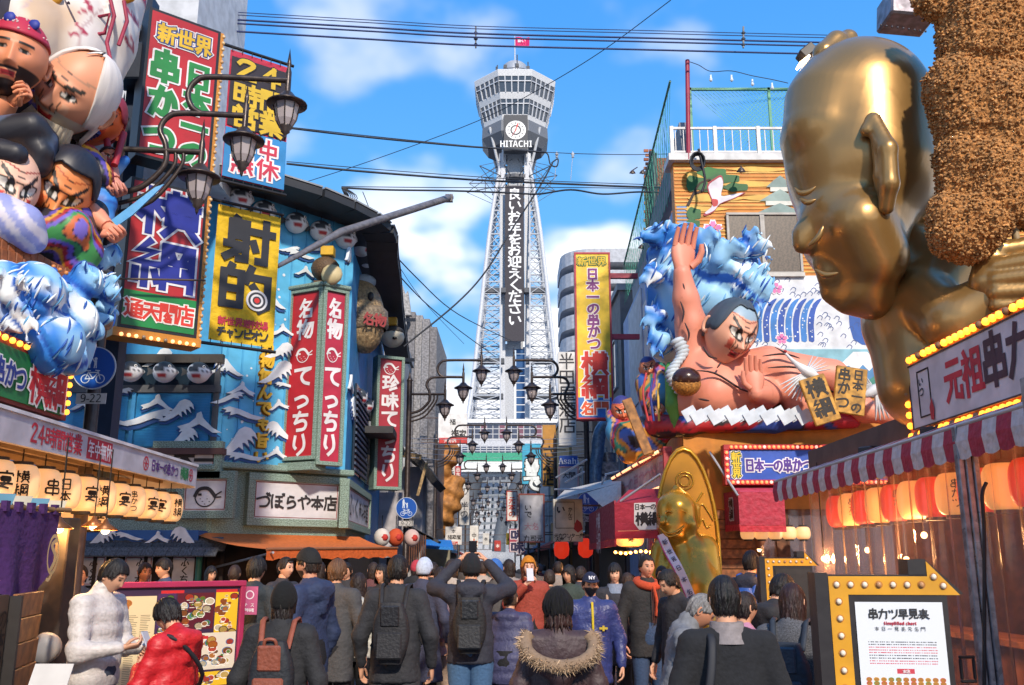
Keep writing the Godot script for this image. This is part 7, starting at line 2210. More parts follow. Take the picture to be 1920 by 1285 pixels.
	for k in 16:
		wbox("board",tg,0.15,1.05,0.1+k*0.15,0.235+k*0.15,-0.06,0.0+0.012*(k % 2),mat(["#8a5228","#7a4722","#955c30"][k % 3],0.6,0.0,"wood",1.4),g)
	for k in 14:wbox("counter_board",tgs,0.1+k*0.5,0.58+k*0.5,0.0,0.95,-0.1,-0.04,mat(["#7a4a2a","#6d4124","#86542f"][k % 3],0.6,0.0,"wood"),g)
	var sheet:=ms()
	sheet.set_smooth_group(0)
	for k in 60:
		var x0:=0.1+k*0.115
		var x1:=x0+0.115
		quad(sheet,tgs*Vector3(x0,0.9,0.03*sin(k*1.9)),tgs*Vector3(x1,0.9,0.03*sin((k+1)*1.9)),tgs*Vector3(x1,2.5,0.03*sin((k+1)*1.9)),tgs*Vector3(x0,2.5,0.03*sin(k*1.9)))
	done("drop_sheet",sheet,pane("#b9a7a0",0.22,0.12),g)
	sheet=ms()
	sheet.set_smooth_group(0)
	for k in 40:
		var x0:=1.15+k*0.115
		quad(sheet,tg*Vector3(x0,0.4,-0.1+0.03*sin(k*2.1)),tg*Vector3(x0+0.115,0.4,-0.1+0.03*sin((k+1)*2.1)),tg*Vector3(x0+0.115,2.5,-0.1+0.03*sin((k+1)*2.1)),tg*Vector3(x0,2.5,-0.1+0.03*sin(k*2.1)))
	done("drop_sheet",sheet,pane("#a99aa4",0.25,0.12),g)
	var bs:=thing("warm_bulb_string","row of small lit warm bulbs behind the plastic sheets","light string",P(1190,1040,16))
	for k in 9:
		st=ms();ball(st,P(1154+k*9.5,1036+2.0*sin(k*0.9),16.3),Vector3.ONE*0.028,8);done("bulb",st,glow("#ffb45a",5.0),bs)
	st=ms();tube(st,[P(1150,1034,16.35),P(1236,1034,16.35)],0.008,4);done("cord",st,mat("#241c18",0.7,0.0,""),bs)
	for px:float in[1175,1215]:
		var l:=OmniLight3D.new()
		l.name="lamp";bs.add_child(l,true);l.position=P(px,1040,16.25)- bs.position
		l.light_color=Color("#ffb060");l.light_energy=0.8;l.light_size=0.05;l.omni_range=10.0;l.omni_attenuation=2.0;l.shadow_enabled=true
	var a1:=thing("red_corner_awning","red box awning with white-patched black name left of the gold seated figure","awning",P(1170,990,15.5))
	for f:Array in[[1152,1232,944,996,14.6,14.2],[1104,1152,965,1010,19.0,14.62]]:
		var fb:=board(Vector2(f[0],f[2]),Vector2(f[0],f[3]-(0 if f[0]>1120 else -10)),Vector2(f[1],f[2]),f[4],f[5])
		wbox("face",fb.t,-fb.w/2,fb.w/2,-fb.h/2,fb.h/2,-0.03,0,mat("#a52a3c" if f[0]>1120 else "#8c2438",0.7,0.0,"cloth",0.3),a1)
		wbox("valance",fb.t,-fb.w/2,fb.w/2,-fb.h/2-0.12,-fb.h/2-0.005,-0.02,0.005,mat("#b52434",0.7,0.0,"cloth",0.3),a1)
		if f[0]>1120:
			st=ms();flat_poly(st,fb.t,PackedVector2Array([Vector2(-0.02,0.2),Vector2(0.34,0.2),Vector2(0.34,-0.2),Vector2(0.05,-0.2),Vector2(-0.03,-0.1)]),0.003);done("white_patch",st,mat("#d9d4d2",0.7),a1)
			lettering(a1,"横綱",fb.t,0.1,-0.04,0.2,0.15,"#211c1f",false,0.006)
			lettering(a1,"日本一の",fb.t,0.03,0.14,0.09,0.14,"#211c1f",false,0.006)
		else:
			lettering(a1,"横綱",fb.t,-0.3,0.05,0.36,0.13,"#c9b8bc",true,0.006,2.0,1.0)
	var ft:=board(Vector2(1152,946),Vector2(1152,996),Vector2(1232,946),14.6,14.2)
	st=ms();quad(st,ft.t*Vector3(-ft.w/2,ft.h/2,0),ft.t*Vector3(ft.w/2,ft.h/2,0),ft.t*Vector3(ft.w/2,ft.h/2+0.25,-0.5),ft.t*Vector3(-ft.w/2,ft.h/2+0.25,-0.5));done("top",st,mat("#a52a3c",0.7,0.0,"cloth",0.3),a1)
	var a2:=thing("red_front_awning","red box awning right of the gold seated figure","awning",P(1410,970,14.2))
	for f:Array in[[1357,1384,925,985,14.7,14.1,"#93243a"],[1384,1470,923,985,14.1,14.1,"#a82c40"]]:
		var fb:=board(Vector2(f[0],f[2]),Vector2(f[0],f[3]),Vector2(f[1],f[2]),f[4],f[5])
		wbox("face",fb.t,-fb.w/2,fb.w/2,-fb.h/2,fb.h/2,-0.03,0,mat(f[6],0.7,0.0,"cloth",0.3),a2)
		wbox("valance",fb.t,-fb.w/2,fb.w/2,-fb.h/2-0.1,-fb.h/2-0.005,-0.02,0.005,mat("#b52434",0.7,0.0,"cloth",0.3),a2)
		if f[0]<1380:lettering(a2,"横綱",fb.t,0,0.06,0.16,0.15,"#1c181b",true,0.006,1.0,1.0,"#c9c4c4",0.25)
	var fr:=board(Vector2(1384,923),Vector2(1384,985),Vector2(1470,923),14.1,14.1)
	st=ms();quad(st,fr.t*Vector3(-fr.w/2,fr.h/2,0),fr.t*Vector3(fr.w/2,fr.h/2,0),fr.t*Vector3(fr.w/2,fr.h/2+0.2,-0.6),fr.t*Vector3(-fr.w/2,fr.h/2+0.2,-0.6));done("top",st,mat("#b0405a",0.7,0.0,"cloth",0.3),a2)
	for p:Array in[[1331,848,1384,930],[1164,940,1238,890]]:
		st=ms();tube(st,[P(p[0],p[1],14.6),P(p[2],p[3],14.1)],0.02,6);done("stay",st,mat("#b9bcc2",0.4,0.4),a2 if p[0]>1300 else a1)
	var sl:=thing("bulb_framed_sign","white sign with faint letters in a red bulb-studded frame on the side front","sign",P(1200,900,15.5))
	var fs:=board(Vector2(1152,902),Vector2(1152,945),Vector2(1246,838),20.0,14.75)
	wbox("panel",fs.t,-fs.w/2,fs.w/2,-fs.h/2,fs.h/2,-0.08,0,mat("#c9bcc0",0.6),sl)
	rim("frame",fs.t,fs.w,fs.h,0.09,-0.1,0.04,mat("#a83236",0.5),sl)
	lettering(sl,"日本一の串かつ横綱",fs.t,-fs.w*0.42,0.0,fs.h*0.6,0.13,"#b88a9c",false,0.006,fs.w/9.5/(fs.h*0.6),1.0)
	var bp:=[]
	for k in 30:
		bp.append(Vector2(-fs.w/2+(k+0.5)*fs.w/30,fs.h/2+0.045));bp.append(Vector2(-fs.w/2+(k+0.5)*fs.w/30,-fs.h/2-0.045))
	bulbs(fs.t*Transform3D(Basis.IDENTITY,Vector3(0,0,0.04)),bp,0.028,glow("#ffb880",1.4,"#ffc9a0"),mat("#8a6a60",0.3,0.0,""),sl)
	var bsn:=thing("blue_bulb_sign","long blue sign with purple and red letters in a red bulb frame","sign",P(1520,905,14.3))
	var fb2:=board(Vector2(1366,844),Vector2(1366,900),Vector2(1720,844),14.3,14.3)
	wbox("panel",fb2.t,-fb2.w/2,fb2.w/2,-fb2.h/2,fb2.h/2,-0.15,0,mat("#1f4fb5",0.45),bsn)
	rim("frame",fb2.t,fb2.w,fb2.h,0.08,-0.18,0.03,mat("#a8262c",0.5),bsn)
	bp=[]
	for k in 40:
		bp.append(Vector2(-fb2.w/2+(k+0.5)*fb2.w/40,fb2.h/2+0.04));bp.append(Vector2(-fb2.w/2+(k+0.5)*fb2.w/40,-fb2.h/2-0.04))
	for k in 5:bp.append(Vector2(-fb2.w/2-0.04,-fb2.h/2+(k+0.5)*fb2.h/5))
	bulbs(fb2.t*Transform3D(Basis.IDENTITY,Vector3(0,0,0.03)),bp,0.026,glow("#ff6a3c",1.8,"#ff8a60"),glow("#ffb09a",1.0,"#ffc0b0"),bsn)
	var u:float=fb2.w/354.0
	lettering(bsn,"新世界",fb2.t,-fb2.w/2+13*u,16*u,16*u,0.15,"#e0c02a",true,0.01,1.05,1.0,"#2a5a30",0.2,0.0,"#e0e0e0")
	lettering(bsn,"日本一の串かつ",fb2.t,-fb2.w/2+38*u,-1*u,24*u,0.15,"#4a2a8c",false,0.01,0.72,1.02,"#dcdce8",0.18)
	lettering(bsn,"横綱",fb2.t,-fb2.w/2+174*u,0,46*u,0.14,"#c8243a",false,0.01,0.95,1.0,"#efe6e2",0.1)
	lettering(bsn,"名門",fb2.t,-fb2.w/2+246*u,12*u,24*u,0.16,"#2a2a7c",true,0.01,1.0,1.05,"#e6e6ec",0.18)
	wbox("yellow_label",fb2.t,-fb2.w/2+266*u,-fb2.w/2+282*u,-26*u,26*u,0.0,0.004,mat("#d9b52a",0.5),bsn)
	wbox("dark_label",fb2.t,-fb2.w/2+284*u,-fb2.w/2+318*u,-26*u,26*u,0.0,0.004,mat("#6a2430",0.5),bsn)
	for k in 5:
		paper_lantern("small cream lantern under the red front awning, %s from the gold figure" %["first","second","third","fourth","fifth"][k],"cream lanterns under the red front awning",P(1402+k*26,1000,14.4),0.11,0.2,glow("#f0b070",0.5,"#dcb488"),"","",0.0,0.0)
	paper_lantern("larger cream lantern glowing inside the plastic sheets left of the gold figure","cream lanterns under the red front awning",P(1180,1010,16.8),0.26,0.3,glow("#f0a860",0.6,"#d8ac78"),"宴","#2a1e18",0.0,0.5)
	var wl:=thing("paper_ball_lamp","brown patterned paper lamp with lit bulb under the red front awning","lamp",P(1423,1018,15))
	st=ms();lathe(st,Transform3D(Basis.IDENTITY,P(1423,1014,15)),[Vector2(0.04,-0.13),Vector2(0.12,-0.08),Vector2(0.15,0.02),Vector2(0.12,0.12)],16);done("shade",st,mat("#8a5a40",0.8),wl)
	st=ms();ball(st,P(1424,1031,15),Vector3.ONE*0.035,8);done("bulb",st,glow("#ffd090",6.0),wl)
	st=ms();tube(st,[P(1423,1000,15),P(1423,985,15)],0.01,5);done("cord",st,mat("#201a18",0.7),wl)
func skin_tint(p:Vector3,n:Vector3)->Color:
	var c:=lc("#d98a70")
	if absf(fmod(absf(p.x*3.1),1.0)- 0.5)<0.012 or absf(fmod(absf(p.y*3.1),1.0)- 0.5)<0.012:c=c*0.86
	return c
func build_wrestler()->void:
	var o:=thing("wrestler_float_figure","huge painted wrestler with raised hand breaking out of a blue wave over the shop","sculpture",P(1430,800,14.6))
	var m:=vmat(0.5)
	var q:=func(l:Array,ru:=0.0086)->Array:return l.map(func(c):return[P(c[0],c[1],c[2]),c[3]*ru,P(c[4],c[5],c[6]),c[7]*ru])
	var wv:Array=q.call([[1250,540,15.6,42,1262,640,15.6,50],[1240,480,15.5,30,1250,540,15.6,40],[1240,480,15.4,26,1226,440,15.2,14],[1226,440,15.2,12,1218,432,15.0,6],[1260,450,15.5,24,1300,440,15.4,16],[1320,500,15.7,50,1380,520,15.7,55],[1380,500,15.6,50,1390,470,15.5,22],[1390,470,15.4,18,1412,452,15.2,9],[1412,452,15.2,8,1424,454,15.1,4],[1395,480,15.4,18,1420,478,15.2,6],[1390,510,15.4,26,1426,520,15.2,8],[1395,545,15.4,26,1428,545,15.2,7],[1330,560,15.8,50,1390,580,15.8,40],[1232,520,15.3,16,1222,512,15.1,6],[1240,580,15.4,20,1226,592,15.2,8],[1245,620,15.4,22,1235,640,15.2,10]])
	wv.append_array(claws([[1262,440,15.2,0.2,1,0.3,0.12],[1228,445,15.0,-0.6,0.8,0.28,0.1],[1224,515,15.0,-1,0.3,0.26,0.1],[1228,590,15.0,-1,0.1,0.24,0.1],[1405,460,15.1,0.7,0.6,0.34,0.11],[1415,520,15.0,1,0.3,0.3,0.1],[1418,550,15.0,1,0.0,0.26,0.1],[1350,470,15.2,0.3,1,0.34,0.13],[1310,445,15.2,0.2,1,0.3,0.12],[1236,640,15.0,-0.8,-0.3,0.24,0.09]]))
	var wm:=lumps("wave",wv,0.045,0.025,m,o,func(p:Vector3,n:Vector3)->float:return 1.8*wave_ridge(p*0.55,n),func(p:Vector3,n:Vector3)->Color:return wave_tint(p*0.55,n))
	streaks(o,wm,420,0.4,1.9,4)
	lumps("body",q.call([[1300,700,14.9,44,1350,720,14.8,52],[1340,740,14.7,50,1420,735,14.7,40],[1290,760,14.9,34,1380,750,14.7,38],[1302,680,14.9,34,1296,610,14.8,30],[1296,610,14.8,29,1286,560,14.7,24],[1286,560,14.7,24,1279,512,14.6,17],[1330,690,14.8,40,1350,660,14.8,34],[1410,700,14.8,46,1440,690,14.7,40],[1440,690,14.7,38,1560,705,14.6,30],[1560,705,14.6,28,1620,770,14.5,22],[1620,770,14.5,20,1690,785,14.3,16],[1480,720,14.6,32,1500,760,14.6,28],[1440,740,14.5,24,1418,738,14.15,15]]),0.045,0.03,m,o,null,skin_tint)
	for h:Array in[[1279,512,14.6,1284,430,5.2,0.12,1.0,0.35],[1418,738,14.1,1408,660,3.7,0.12,-1.0,0.0],[1688,785,14.3,1740,800,3.6,0.7,1.0,0.0]]:
		var st:=ms()
		st.set_color(lc("#d98a70"))
		var p0:=P(h[0],h[1],h[2])
		var dir:=(P(h[3],h[4],h[2])- p0).normalized()
		var palm:=Vector3(-0.1,0,1).normalized();palm=(palm-dir*palm.dot(dir)).normalized()
		hand(st,Transform3D(Basis((-dir).cross(palm),-dir,palm).rotated(dir,h[8]),p0),h[5],h[6],h[7],8)
		done("hand",st,m,o)
	var t:=painted_head(o,"head",1368,622,14.45,0.54,24,20,-14,{"skin":lc("#e0a284"),"nose":0.4,"lip":lc("#9c2c2c"),"brow":lc("#231c1c"),"fierce":1.0,"paint":lc("#c8604a"),"cap":lc("#93a9b8"),"capline":0.5})
	var st:=ms();hair(st,t,Vector3(0.74,1.0,0.82)*0.54,[0.8,-0.1,-0.4],lc("#3f4a55"),1.05,0.02,48,12,0.0,3.0,0.3);done("hair",st,vmat(0.6),o)
	st=ms();ball(st,P(1398,574,14.4),Vector3(0.12,0.1,0.1),10);ball(st,P(1393,570,14.3),Vector3(0.05,0.05,0.05),8);done("topknot",st,mat("#4a5560",0.6),o)
	var t2:=Transform3D(Basis.IDENTITY,Vector3(0,0,-14.5))
	for l:Array in[[[1276,565],[1282,585],[1279,605]],[[1284,605],[1292,625],[1290,640]],[[1318,650],[1330,668],[1345,672]],[[1430,668],[1470,664],[1500,672]],[[1440,690],[1480,688],[1520,694]],[[1298,695],[1340,700],[1390,730],[1420,738]],[[1310,748],[1330,752]],[[1280,530],[1284,545]],[[1345,690],[1352,680]],[[1540,725],[1580,745],[1600,765]]]:
		st=ms()
		var pts:=curve(l.map(func(p):return P(p[0],p[1],14.25 if p[0]>1295 or p[1]>640 else 14.5)),4)
		var rr:=[]
		for k in pts.size():rr.append(0.028*sin(PI*(k+0.6)/(pts.size()+0.2))+0.004)
		tube(st,pts,rr,6,true,0.5);done("brush_line",st,mat("#3a2a2c",0.6),o)
	lumps("red_cloth",q.call([[1290,795,14.8,18,1450,792,14.6,20],[1450,792,14.6,18,1600,790,14.6,14],[1230,800,15.2,24,1290,800,14.8,20]]),0.05,0.03,m,o,null,robe_tint(["#a8242c","#8c1c28","#2c4fa0","#b02a34"],0.8))
	for k in 16:
		st=ms()
		box(st,Transform3D(Basis(Vector3.BACK,0.5),P(1294+k*16.5,776+6*(k % 2),13.98-0.025*(k % 2))),Vector3(0.21,0.19,0.02));done("zigzag_paper",st,mat("#c9d3dc",0.6),o)
	st=ms()
	for k in 14:ball(st,P(1270+10*sin(k*0.55),640+k*7,14.6),Vector3(0.13,0.06,0.12),8,Basis(Vector3.BACK,0.4))
	done("rope",st,mat("#c3ced6",0.7),o)
	lumps("green_sash",q.call([[1258,690,14.9,12,1262,760,14.8,14],[1262,760,14.8,12,1268,800,14.8,8]]),0.05,0.03,mat("#5f9a3c",0.6),o)
	var tk:=P(1287,718,14.2)
	st=ms();ball(st,tk,Vector3(0.23,0.21,0.2),18);var bl:=done("dough_ball",st,mat("#c98a3c",0.6,0.0,"stone",1.5),o)
	st=ms();ball(st,tk+Vector3(0,0.05,0.02),Vector3(0.225,0.19,0.2),18);done("sauce",st,mat("#3a1f16",0.25),bl)
	for w:Array in[[1216,690,15.4,0.2,60,"#d98a62"],[1168,770,15.6,0.26,40,"#d9714a"],[1232,770,15.2,0.17,30,"#e0a284"]]:
		painted_head(o,"warrior_head",w[0],w[1],w[2],w[3],-10,12,12,{"skin":lc(w[5]),"nose":0.36,"lip":lc("#a8242c"),"brow":lc("#1b1614"),"fierce":0.8,"paint":lc("#c84a34"),"cap":lc("#3a3a78"),"capline":0.5})
	lumps("warrior_robe",q.call([[1190,820,15.5,34,1240,800,15.3,30],[1160,810,15.6,26,1180,850,15.5,22],[1215,720,15.5,26,1225,760,15.4,24],[1235,700,15.4,22,1245,740,15.3,20],[1200,850,15.5,14,1230,830,15.3,20],[1150,780,15.7,16,1160,800,15.7,18]]),0.04,0.03,m,o,null,robe_tint(["#3f5fae","#c98a34","#2f7a68","#b83a3a","#6a4a9a","#d9a05a","#4a90b8"],1.3))
	st=ms();box(st,Transform3D(Basis(Vector3.BACK,0.35),P(1195,800,14.9)),Vector3(0.16,0.95,0.05),0.01);done("board",st,mat("#a8743c",0.6,0.0,"wood"),o)
	for k in 3:
		st=ms();tube(st,curve([P(1212+k*12,700+k*10,15.0),P(1206+k*14,740,14.9),P(1216+k*10,790,14.9)],4),0.02,6);done("cord",st,mat(["#b83a3a","#2c3f8c","#d9b04a"][k],0.6),o)
	for c:Array in[[1505,705,1.0],[1648,738,-1.0]]:
		var ct:=Transform3D(Basis.from_scale(Vector3(c[2],1,1)),P(c[0],c[1],13.9))
		var cr:=Node3D.new()
		cr.name="crane_relief";o.add_child(cr,true)
		for k in 9:
			st=ms()
			var a:=lerpf(-2.7,-1.5,k/8.0)
			tube(st,[ct*Vector3(0.05,0.05,0),ct*Vector3(0.05+cos(a)*0.25,0.05+sin(a)*0.25,0.03),ct*Vector3(0.05+cos(a)*0.46,0.05+sin(a)*0.46,0.0)],[0.05,0.045,0.012],6,true,0.4);done("feather",st,mat("#d9dcdf",0.6),cr)
		for k in 6:
			st=ms()
			var a:=lerpf(0.2,1.2,k/5.0)
			tube(st,[ct*Vector3(0.05,0.05,-0.03),ct*Vector3(0.05+cos(a)*0.4,0.05+sin(a)*0.3,-0.03)],[0.05,0.012],6,true,0.4);done("feather",st,mat("#cfd3d8",0.6),cr)
		st=ms();tube(st,curve([ct*Vector3(0.25,-0.05,0.03),ct*Vector3(0.05,0.06,0.05),ct*Vector3(-0.12,0.2,0.04),ct*Vector3(-0.26,0.36,0.03)],4),[0.02,0.05,0.07,0.08,0.08,0.07,0.06,0.045,0.035,0.03,0.025,0.02,0.02],8);done("neck",st,mat("#dcdee0",0.6),cr)
		st=ms();tube(st,[ct*Vector3(-0.26,0.36,0.03),ct*Vector3(-0.4,0.44,0.03)],[0.018,0.004],6);done("bill",st,mat("#3a3a40",0.5),cr)
		st=ms();ball(st,ct*Vector3(-0.25,0.37,0.05),Vector3.ONE*0.026,8);done("red_crown",st,mat("#b83034",0.5),cr)
	for pq:Array in[[1594,733,-0.16,"日本一の","串かつ"],[1537,750,0.3,"横綱",""]]:
		var pt:=Transform3D(Basis(Vector3.BACK,pq[2]),P(pq[0],pq[1],13.75 if pq[4]=="" else 13.85))
		var pl:=Node3D.new()
		pl.name="gold_plaque";o.add_child(pl,true)
		var w:=0.40 if pq[4]=="" else 0.47
		wbox("tablet",pt,-w/2,w/2,-0.36,0.36,-0.03,0.03,mat("#c8923a",0.45,0.2,"wood"),pl,0.012)
		lettering(pl,pq[3],pt,0.0 if pq[4]=="" else 0.1,0.18 if pq[4]=="" else 0.25,0.28 if pq[4]=="" else 0.16,0.14,"#221a14",true,0.034,1.0,1.1 if pq[4]=="" else 1.03)
		if pq[4]!="":lettering(pl,pq[4],pt,-0.11,0.23,0.19,0.14,"#221a14",true,0.034,1.0,1.1)
func build_right_shop()->void:
	var X:=3.35
	var t:=wall_t(Vector3(X,0,-10.9),Vector3(X,0,-3.6))
	var L:=7.3
	var b:=thing("corner_skewer_shop","timber skewer shop under the gold giant with plastic sheets","shop front",Vector3(5,0,-7.5))
	wbox("roof_block",t,0,L,2.75,2.95,-3.5,-0.1,mat("#5a4a44",0.8),b)
	wbox("back_wall",t,0,L,0,2.75,-2.6,-2.45,mat("#6a4436",0.8,0.0,"wood"),b)
	wbox("end_wall",t,0.0,0.1,0,2.75,-2.45,-1.0,mat("#5a3a2c",0.8,0.0,"wood"),b)
	wbox("floor",t,0,L,0,0.1,-2.45,0.3,mat("#6a5f58",0.8,0.0,"stone"),b)
	for k in 24:wbox("board",t,0.1+k*0.3,0.38+k*0.3,0.1,1.0,-1.0,-0.95,mat(["#7a4c34","#6b412c","#85563c"][k % 3],0.6,0.0,"wood"),b)
	wbox("counter",t,0.1,L,1.0,1.05,-1.3,-0.85,mat("#8a5a3c",0.5,0.0,"wood"),b)
	for px:Array in[[1836,6.35],[1990,4.6]]:
		var p:=P(px[0],1100,px[1])
		for k in 3:
			var st:=ms();bx(st,Vector3(p.x+k*0.045-0.04,1.3,p.z+0.012*k),Vector3(0.04,2.6,0.06),0.006);done("post",st,mat("#9a9ca4",0.4,0.4,"metal"),b)
	var sheet:=ms()
	sheet.set_smooth_group(0)
	var xs:=func(k:int)->float:return 0.25+k*0.07
	var zz:=func(k:int)->float:return 0.035*sin(k*1.3)+0.02*sin(k*3.1)
	for k in 98:quad(sheet,t*Vector3(xs.call(k),0.15,zz.call(k)),t*Vector3(xs.call(k+1),0.15,zz.call(k+1)),t*Vector3(xs.call(k+1),2.55,zz.call(k+1)*0.5),t*Vector3(xs.call(k),2.55,zz.call(k)*0.5))
	done("plastic_sheet",sheet,pane("#b39a94",0.3,0.15),b)
	for p:Array in[[1733,1004,8.2],[1627,1032,9.6],[1545,1048,10.2],[1700,1050,8.6]]:
		var o:=thing("bare_bulb",["bare lit bulb high behind the plastic sheet","bare lit bulb deep inside the skewer shop","small bare lit bulb by the far end of the sheets","low bare lit bulb above the counter"][[1733,1627,1545,1700].find(p[0])],"lamp",P(p[0],p[1],p[2]))
		var st:=ms();ball(st,P(p[0],p[1],p[2]),Vector3.ONE*0.03,8);done("bulb",st,glow("#ffc080",7.0),o)
		st=ms();tube(st,[P(p[0],p[1],p[2])+Vector3(0,0.03,0),Vector3(P(p[0],p[1],p[2]).x,2.75,-p[2])],0.006,4);done("cord",st,mat("#1c1614",0.7,0.0,""),o)
		var l:=OmniLight3D.new()
		l.name="lamp";o.add_child(l);l.light_color=Color("#ffb878");l.light_energy=0.7;l.light_size=0.05;l.omni_range=10.0;l.omni_attenuation=2.0;l.shadow_enabled=true
	var a:=thing("striped_awning","red and white striped awning with scalloped double valance","awning",t*Vector3(L/2,2.5,0.3))
	var stripes:=40
	for k in stripes:
		var sp:=ms()
		var x0:=k*L/stripes
		var x1:=(k+1)*L/stripes
		quad(sp,t*Vector3(x0,2.60,0.32),t*Vector3(x1,2.60,0.32),t*Vector3(x1,2.72,0.02),t*Vector3(x0,2.72,0.02))
		quad(sp,t*Vector3(x0,2.49,0.34),t*Vector3(x1,2.49,0.34),t*Vector3(x1,2.60,0.32),t*Vector3(x0,2.60,0.32))
		for j in 4:
			var xa:=lerpf(x0,x1,j/4.0)
			var xb:=lerpf(x0,x1,(j+1)/4.0)
			var d0:=0.11+0.018*sin(PI*j/4.0)
			var d1:=0.11+0.018*sin(PI*(j+1)/4.0)
			quad(sp,t*Vector3(xa,2.49-d0,0.325),t*Vector3(xb,2.49-d1,0.325),t*Vector3(xb,2.49,0.34),t*Vector3(xa,2.49,0.34))
		done("stripe",sp,mat("#a83248" if k % 2==0 else "#c9c4c6",0.8,0.0,"cloth",0.4),a)
	var st:=ms();tube(st,[t*Vector3(0,2.6,0.31),t*Vector3(L,2.6,0.31)],0.018,8);done("front_bar",st,mat("#b9bbc0",0.4,0.4),a)
	var lt:=t*Transform3D(Basis.IDENTITY,Vector3(0,2.2,0.0))
	for k in 16:
		var c:=lt*Vector3(0.6+k*0.385,0.03,-0.22)
		var red:=k % 2==0
		paper_lantern("%s paper lantern under the striped awning, %s from its far end" %["red" if red else "cream",["first","second","third","fourth","fifth","sixth","seventh","eighth","ninth","tenth","eleventh","twelfth","thirteenth","fourteenth","fifteenth","sixteenth"][k]],"lanterns under the striped awning",c,0.155,0.36,glow("#e8341c",0.35,"#b83020")if red else glow("#f2b060",0.42,"#d8ac74"),"串カツ" if k % 3==1 else "","#1a1210",-0.4,0.22 if k<13 else 0.0,"#ff7038" if red else "#ffb060")
	var s:=thing("bulb_marquee_sign","white marquee sign with red and brown letters in an orange bulb frame","sign",t*Vector3(4.5,2.7,0))
	var x0:=on_wall(t,1712,760).x
	var y0:=2.76
	var y1:=3.30
	wbox("cabinet",t,x0-0.09,L,y0-0.09,y1+0.09,-0.25,0.0,mat("#c9701c",0.5),s)
	wbox("panel",t,x0,L,y0,y1,0.0,0.012,mat("#d3cdd3",0.5),s)
	wbox("panel_edge",t,x0,L,y1-0.012,y1,0.012,0.02,mat("#3a2a2c",0.5),s)
	wbox("panel_edge",t,x0,L,y0,y0+0.012,0.012,0.02,mat("#3a2a2c",0.5),s)
	wbox("panel_edge",t,x0,x0+0.012,y0+0.012,y1-0.012,0.012,0.02,mat("#3a2a2c",0.5),s)
	var bp:=[]
	for k in 44:
		bp.append(Vector2(x0-0.04+k*0.093,y1+0.045));bp.append(Vector2(x0-0.04+k*0.093,y0-0.045))
	for k in 6:bp.append(Vector2(x0-0.045,y0+(k+0.5)*(y1-y0)/6))
	bulbs(t,bp,0.03,glow("#ff9a28",2.4,"#ffb450"),mat("#8a6a4a",0.3,0.0,""),s)
	var q:=on_wall(t,1800,770).x
	lettering(s,"元祖",t,on_wall(t,1798,770).x,3.05,0.34,0.14,"#c8283a",false,0.016,0.86,1.02)
	lettering(s,"串カツ",t,on_wall(t,1876,740).x,3.07,0.36,0.15,"#4a2a38",false,0.016,0.9,1.02)
	var ex:=on_wall(t,1742,785).x
	rim("emblem_frame",t*Transform3D(Basis.IDENTITY,Vector3(ex,3.03,0.012)),0.2,0.36,0.012,0,0.006,mat("#2c2628",0.6),s)
	lettering(s,"いつレ",t,ex-0.05,3.13,0.08,0.14,"#2c2628",true,0.016)
	st=ms();flat_poly(st,t,PackedVector2Array([Vector2(ex+0.08,2.9),Vector2(ex+0.13,2.97),Vector2(ex+0.16,2.88),Vector2(ex+0.14,2.79),Vector2(ex+0.09,2.8)]),0.022);done("red_mask",st,mat("#c02c38",0.6),s)
	for f:Array in[[1645,850,8.9],[1768,815,7.4]]:
		var o:=thing("floodlight","black floodlight box standing before the blue sign" if f[0]<1700 else "black floodlight box standing before the marquee sign","floodlight",P(f[0],f[1],f[2]))
		st=ms();box(st,Transform3D(Basis(Vector3.BACK,-0.12)*Basis(Vector3.UP,0.3),P(f[0],f[1],f[2])),Vector3(0.3,0.09,0.2),0.015);done("housing",st,mat("#1f1e24",0.5),o)
		st=ms();box(st,Transform3D(Basis.IDENTITY,P(f[0]- 4,f[1]+24,f[2])),Vector3(0.05,0.16,0.05));done("stand",st,mat("#1f1e24",0.5),o)
	var fl:=thing("lit_floodlight","lit floodlight beside the crown of the gold head","floodlight",P(1510,105,8.2))
	st=ms();box(st,Transform3D(Basis(Vector3.BACK,0.7),P(1512,100,8.3)),Vector3(0.16,0.1,0.16),0.01);done("housing",st,mat("#2a2422",0.5),fl)
	st=ms();box(st,Transform3D(Basis(Vector3.BACK,0.7),P(1506,117,8.25)),Vector3(0.13,0.02,0.13));done("lens",st,glow("#ffdca8",6.0),fl)
	st=ms();tube(st,[P(1518,96,8.35),P(1545,110,8.5)],0.025,6);done("arm",st,mat("#2a2422",0.5),fl)
	var sl:=SpotLight3D.new()
	sl.name="lamp";fl.add_child(sl);sl.position=P(1504,121,8.24)- fl.position
	sl.look_at_from_position(sl.position,sl.position+Vector3(0.5,-0.9,0.3));sl.light_energy=1.5;sl.light_color=Color("#ffd8a0");sl.light_size=0.06;sl.spot_angle=60;sl.spot_range=12;sl.spot_attenuation=2.0;sl.shadow_enabled=true
	arrow_stand("yellow arrow-shaped menu stand with bulbs and a white skewer chart",1530,1790,1078,4.85,true)
	arrow_stand("orange arrow-shaped menu stand deeper in by the plastic sheets",1424,1530,1046,8.3,false)
	st=ms();tube(st,curve([P(1850,905,6.2),P(1842,930,6.2),P(1846,1000,6.2),P(1846,1200,6.2),P(1846,1290,6.2)],4),0.012,6)
	tag(done("hanging_cable",st,mat("#17161a",0.6)),"black cable hanging down along the grey awning post","cable")
	var bkt:=thing("post_bracket","small black steel bracket low on the grey awning post","bracket",P(1815,1255,6.0))
	rim("bar",Transform3D(Basis.IDENTITY,P(1815,1255,6.0)),0.06,0.12,0.02,-0.01,0.01,mat("#17161a",0.5),bkt)
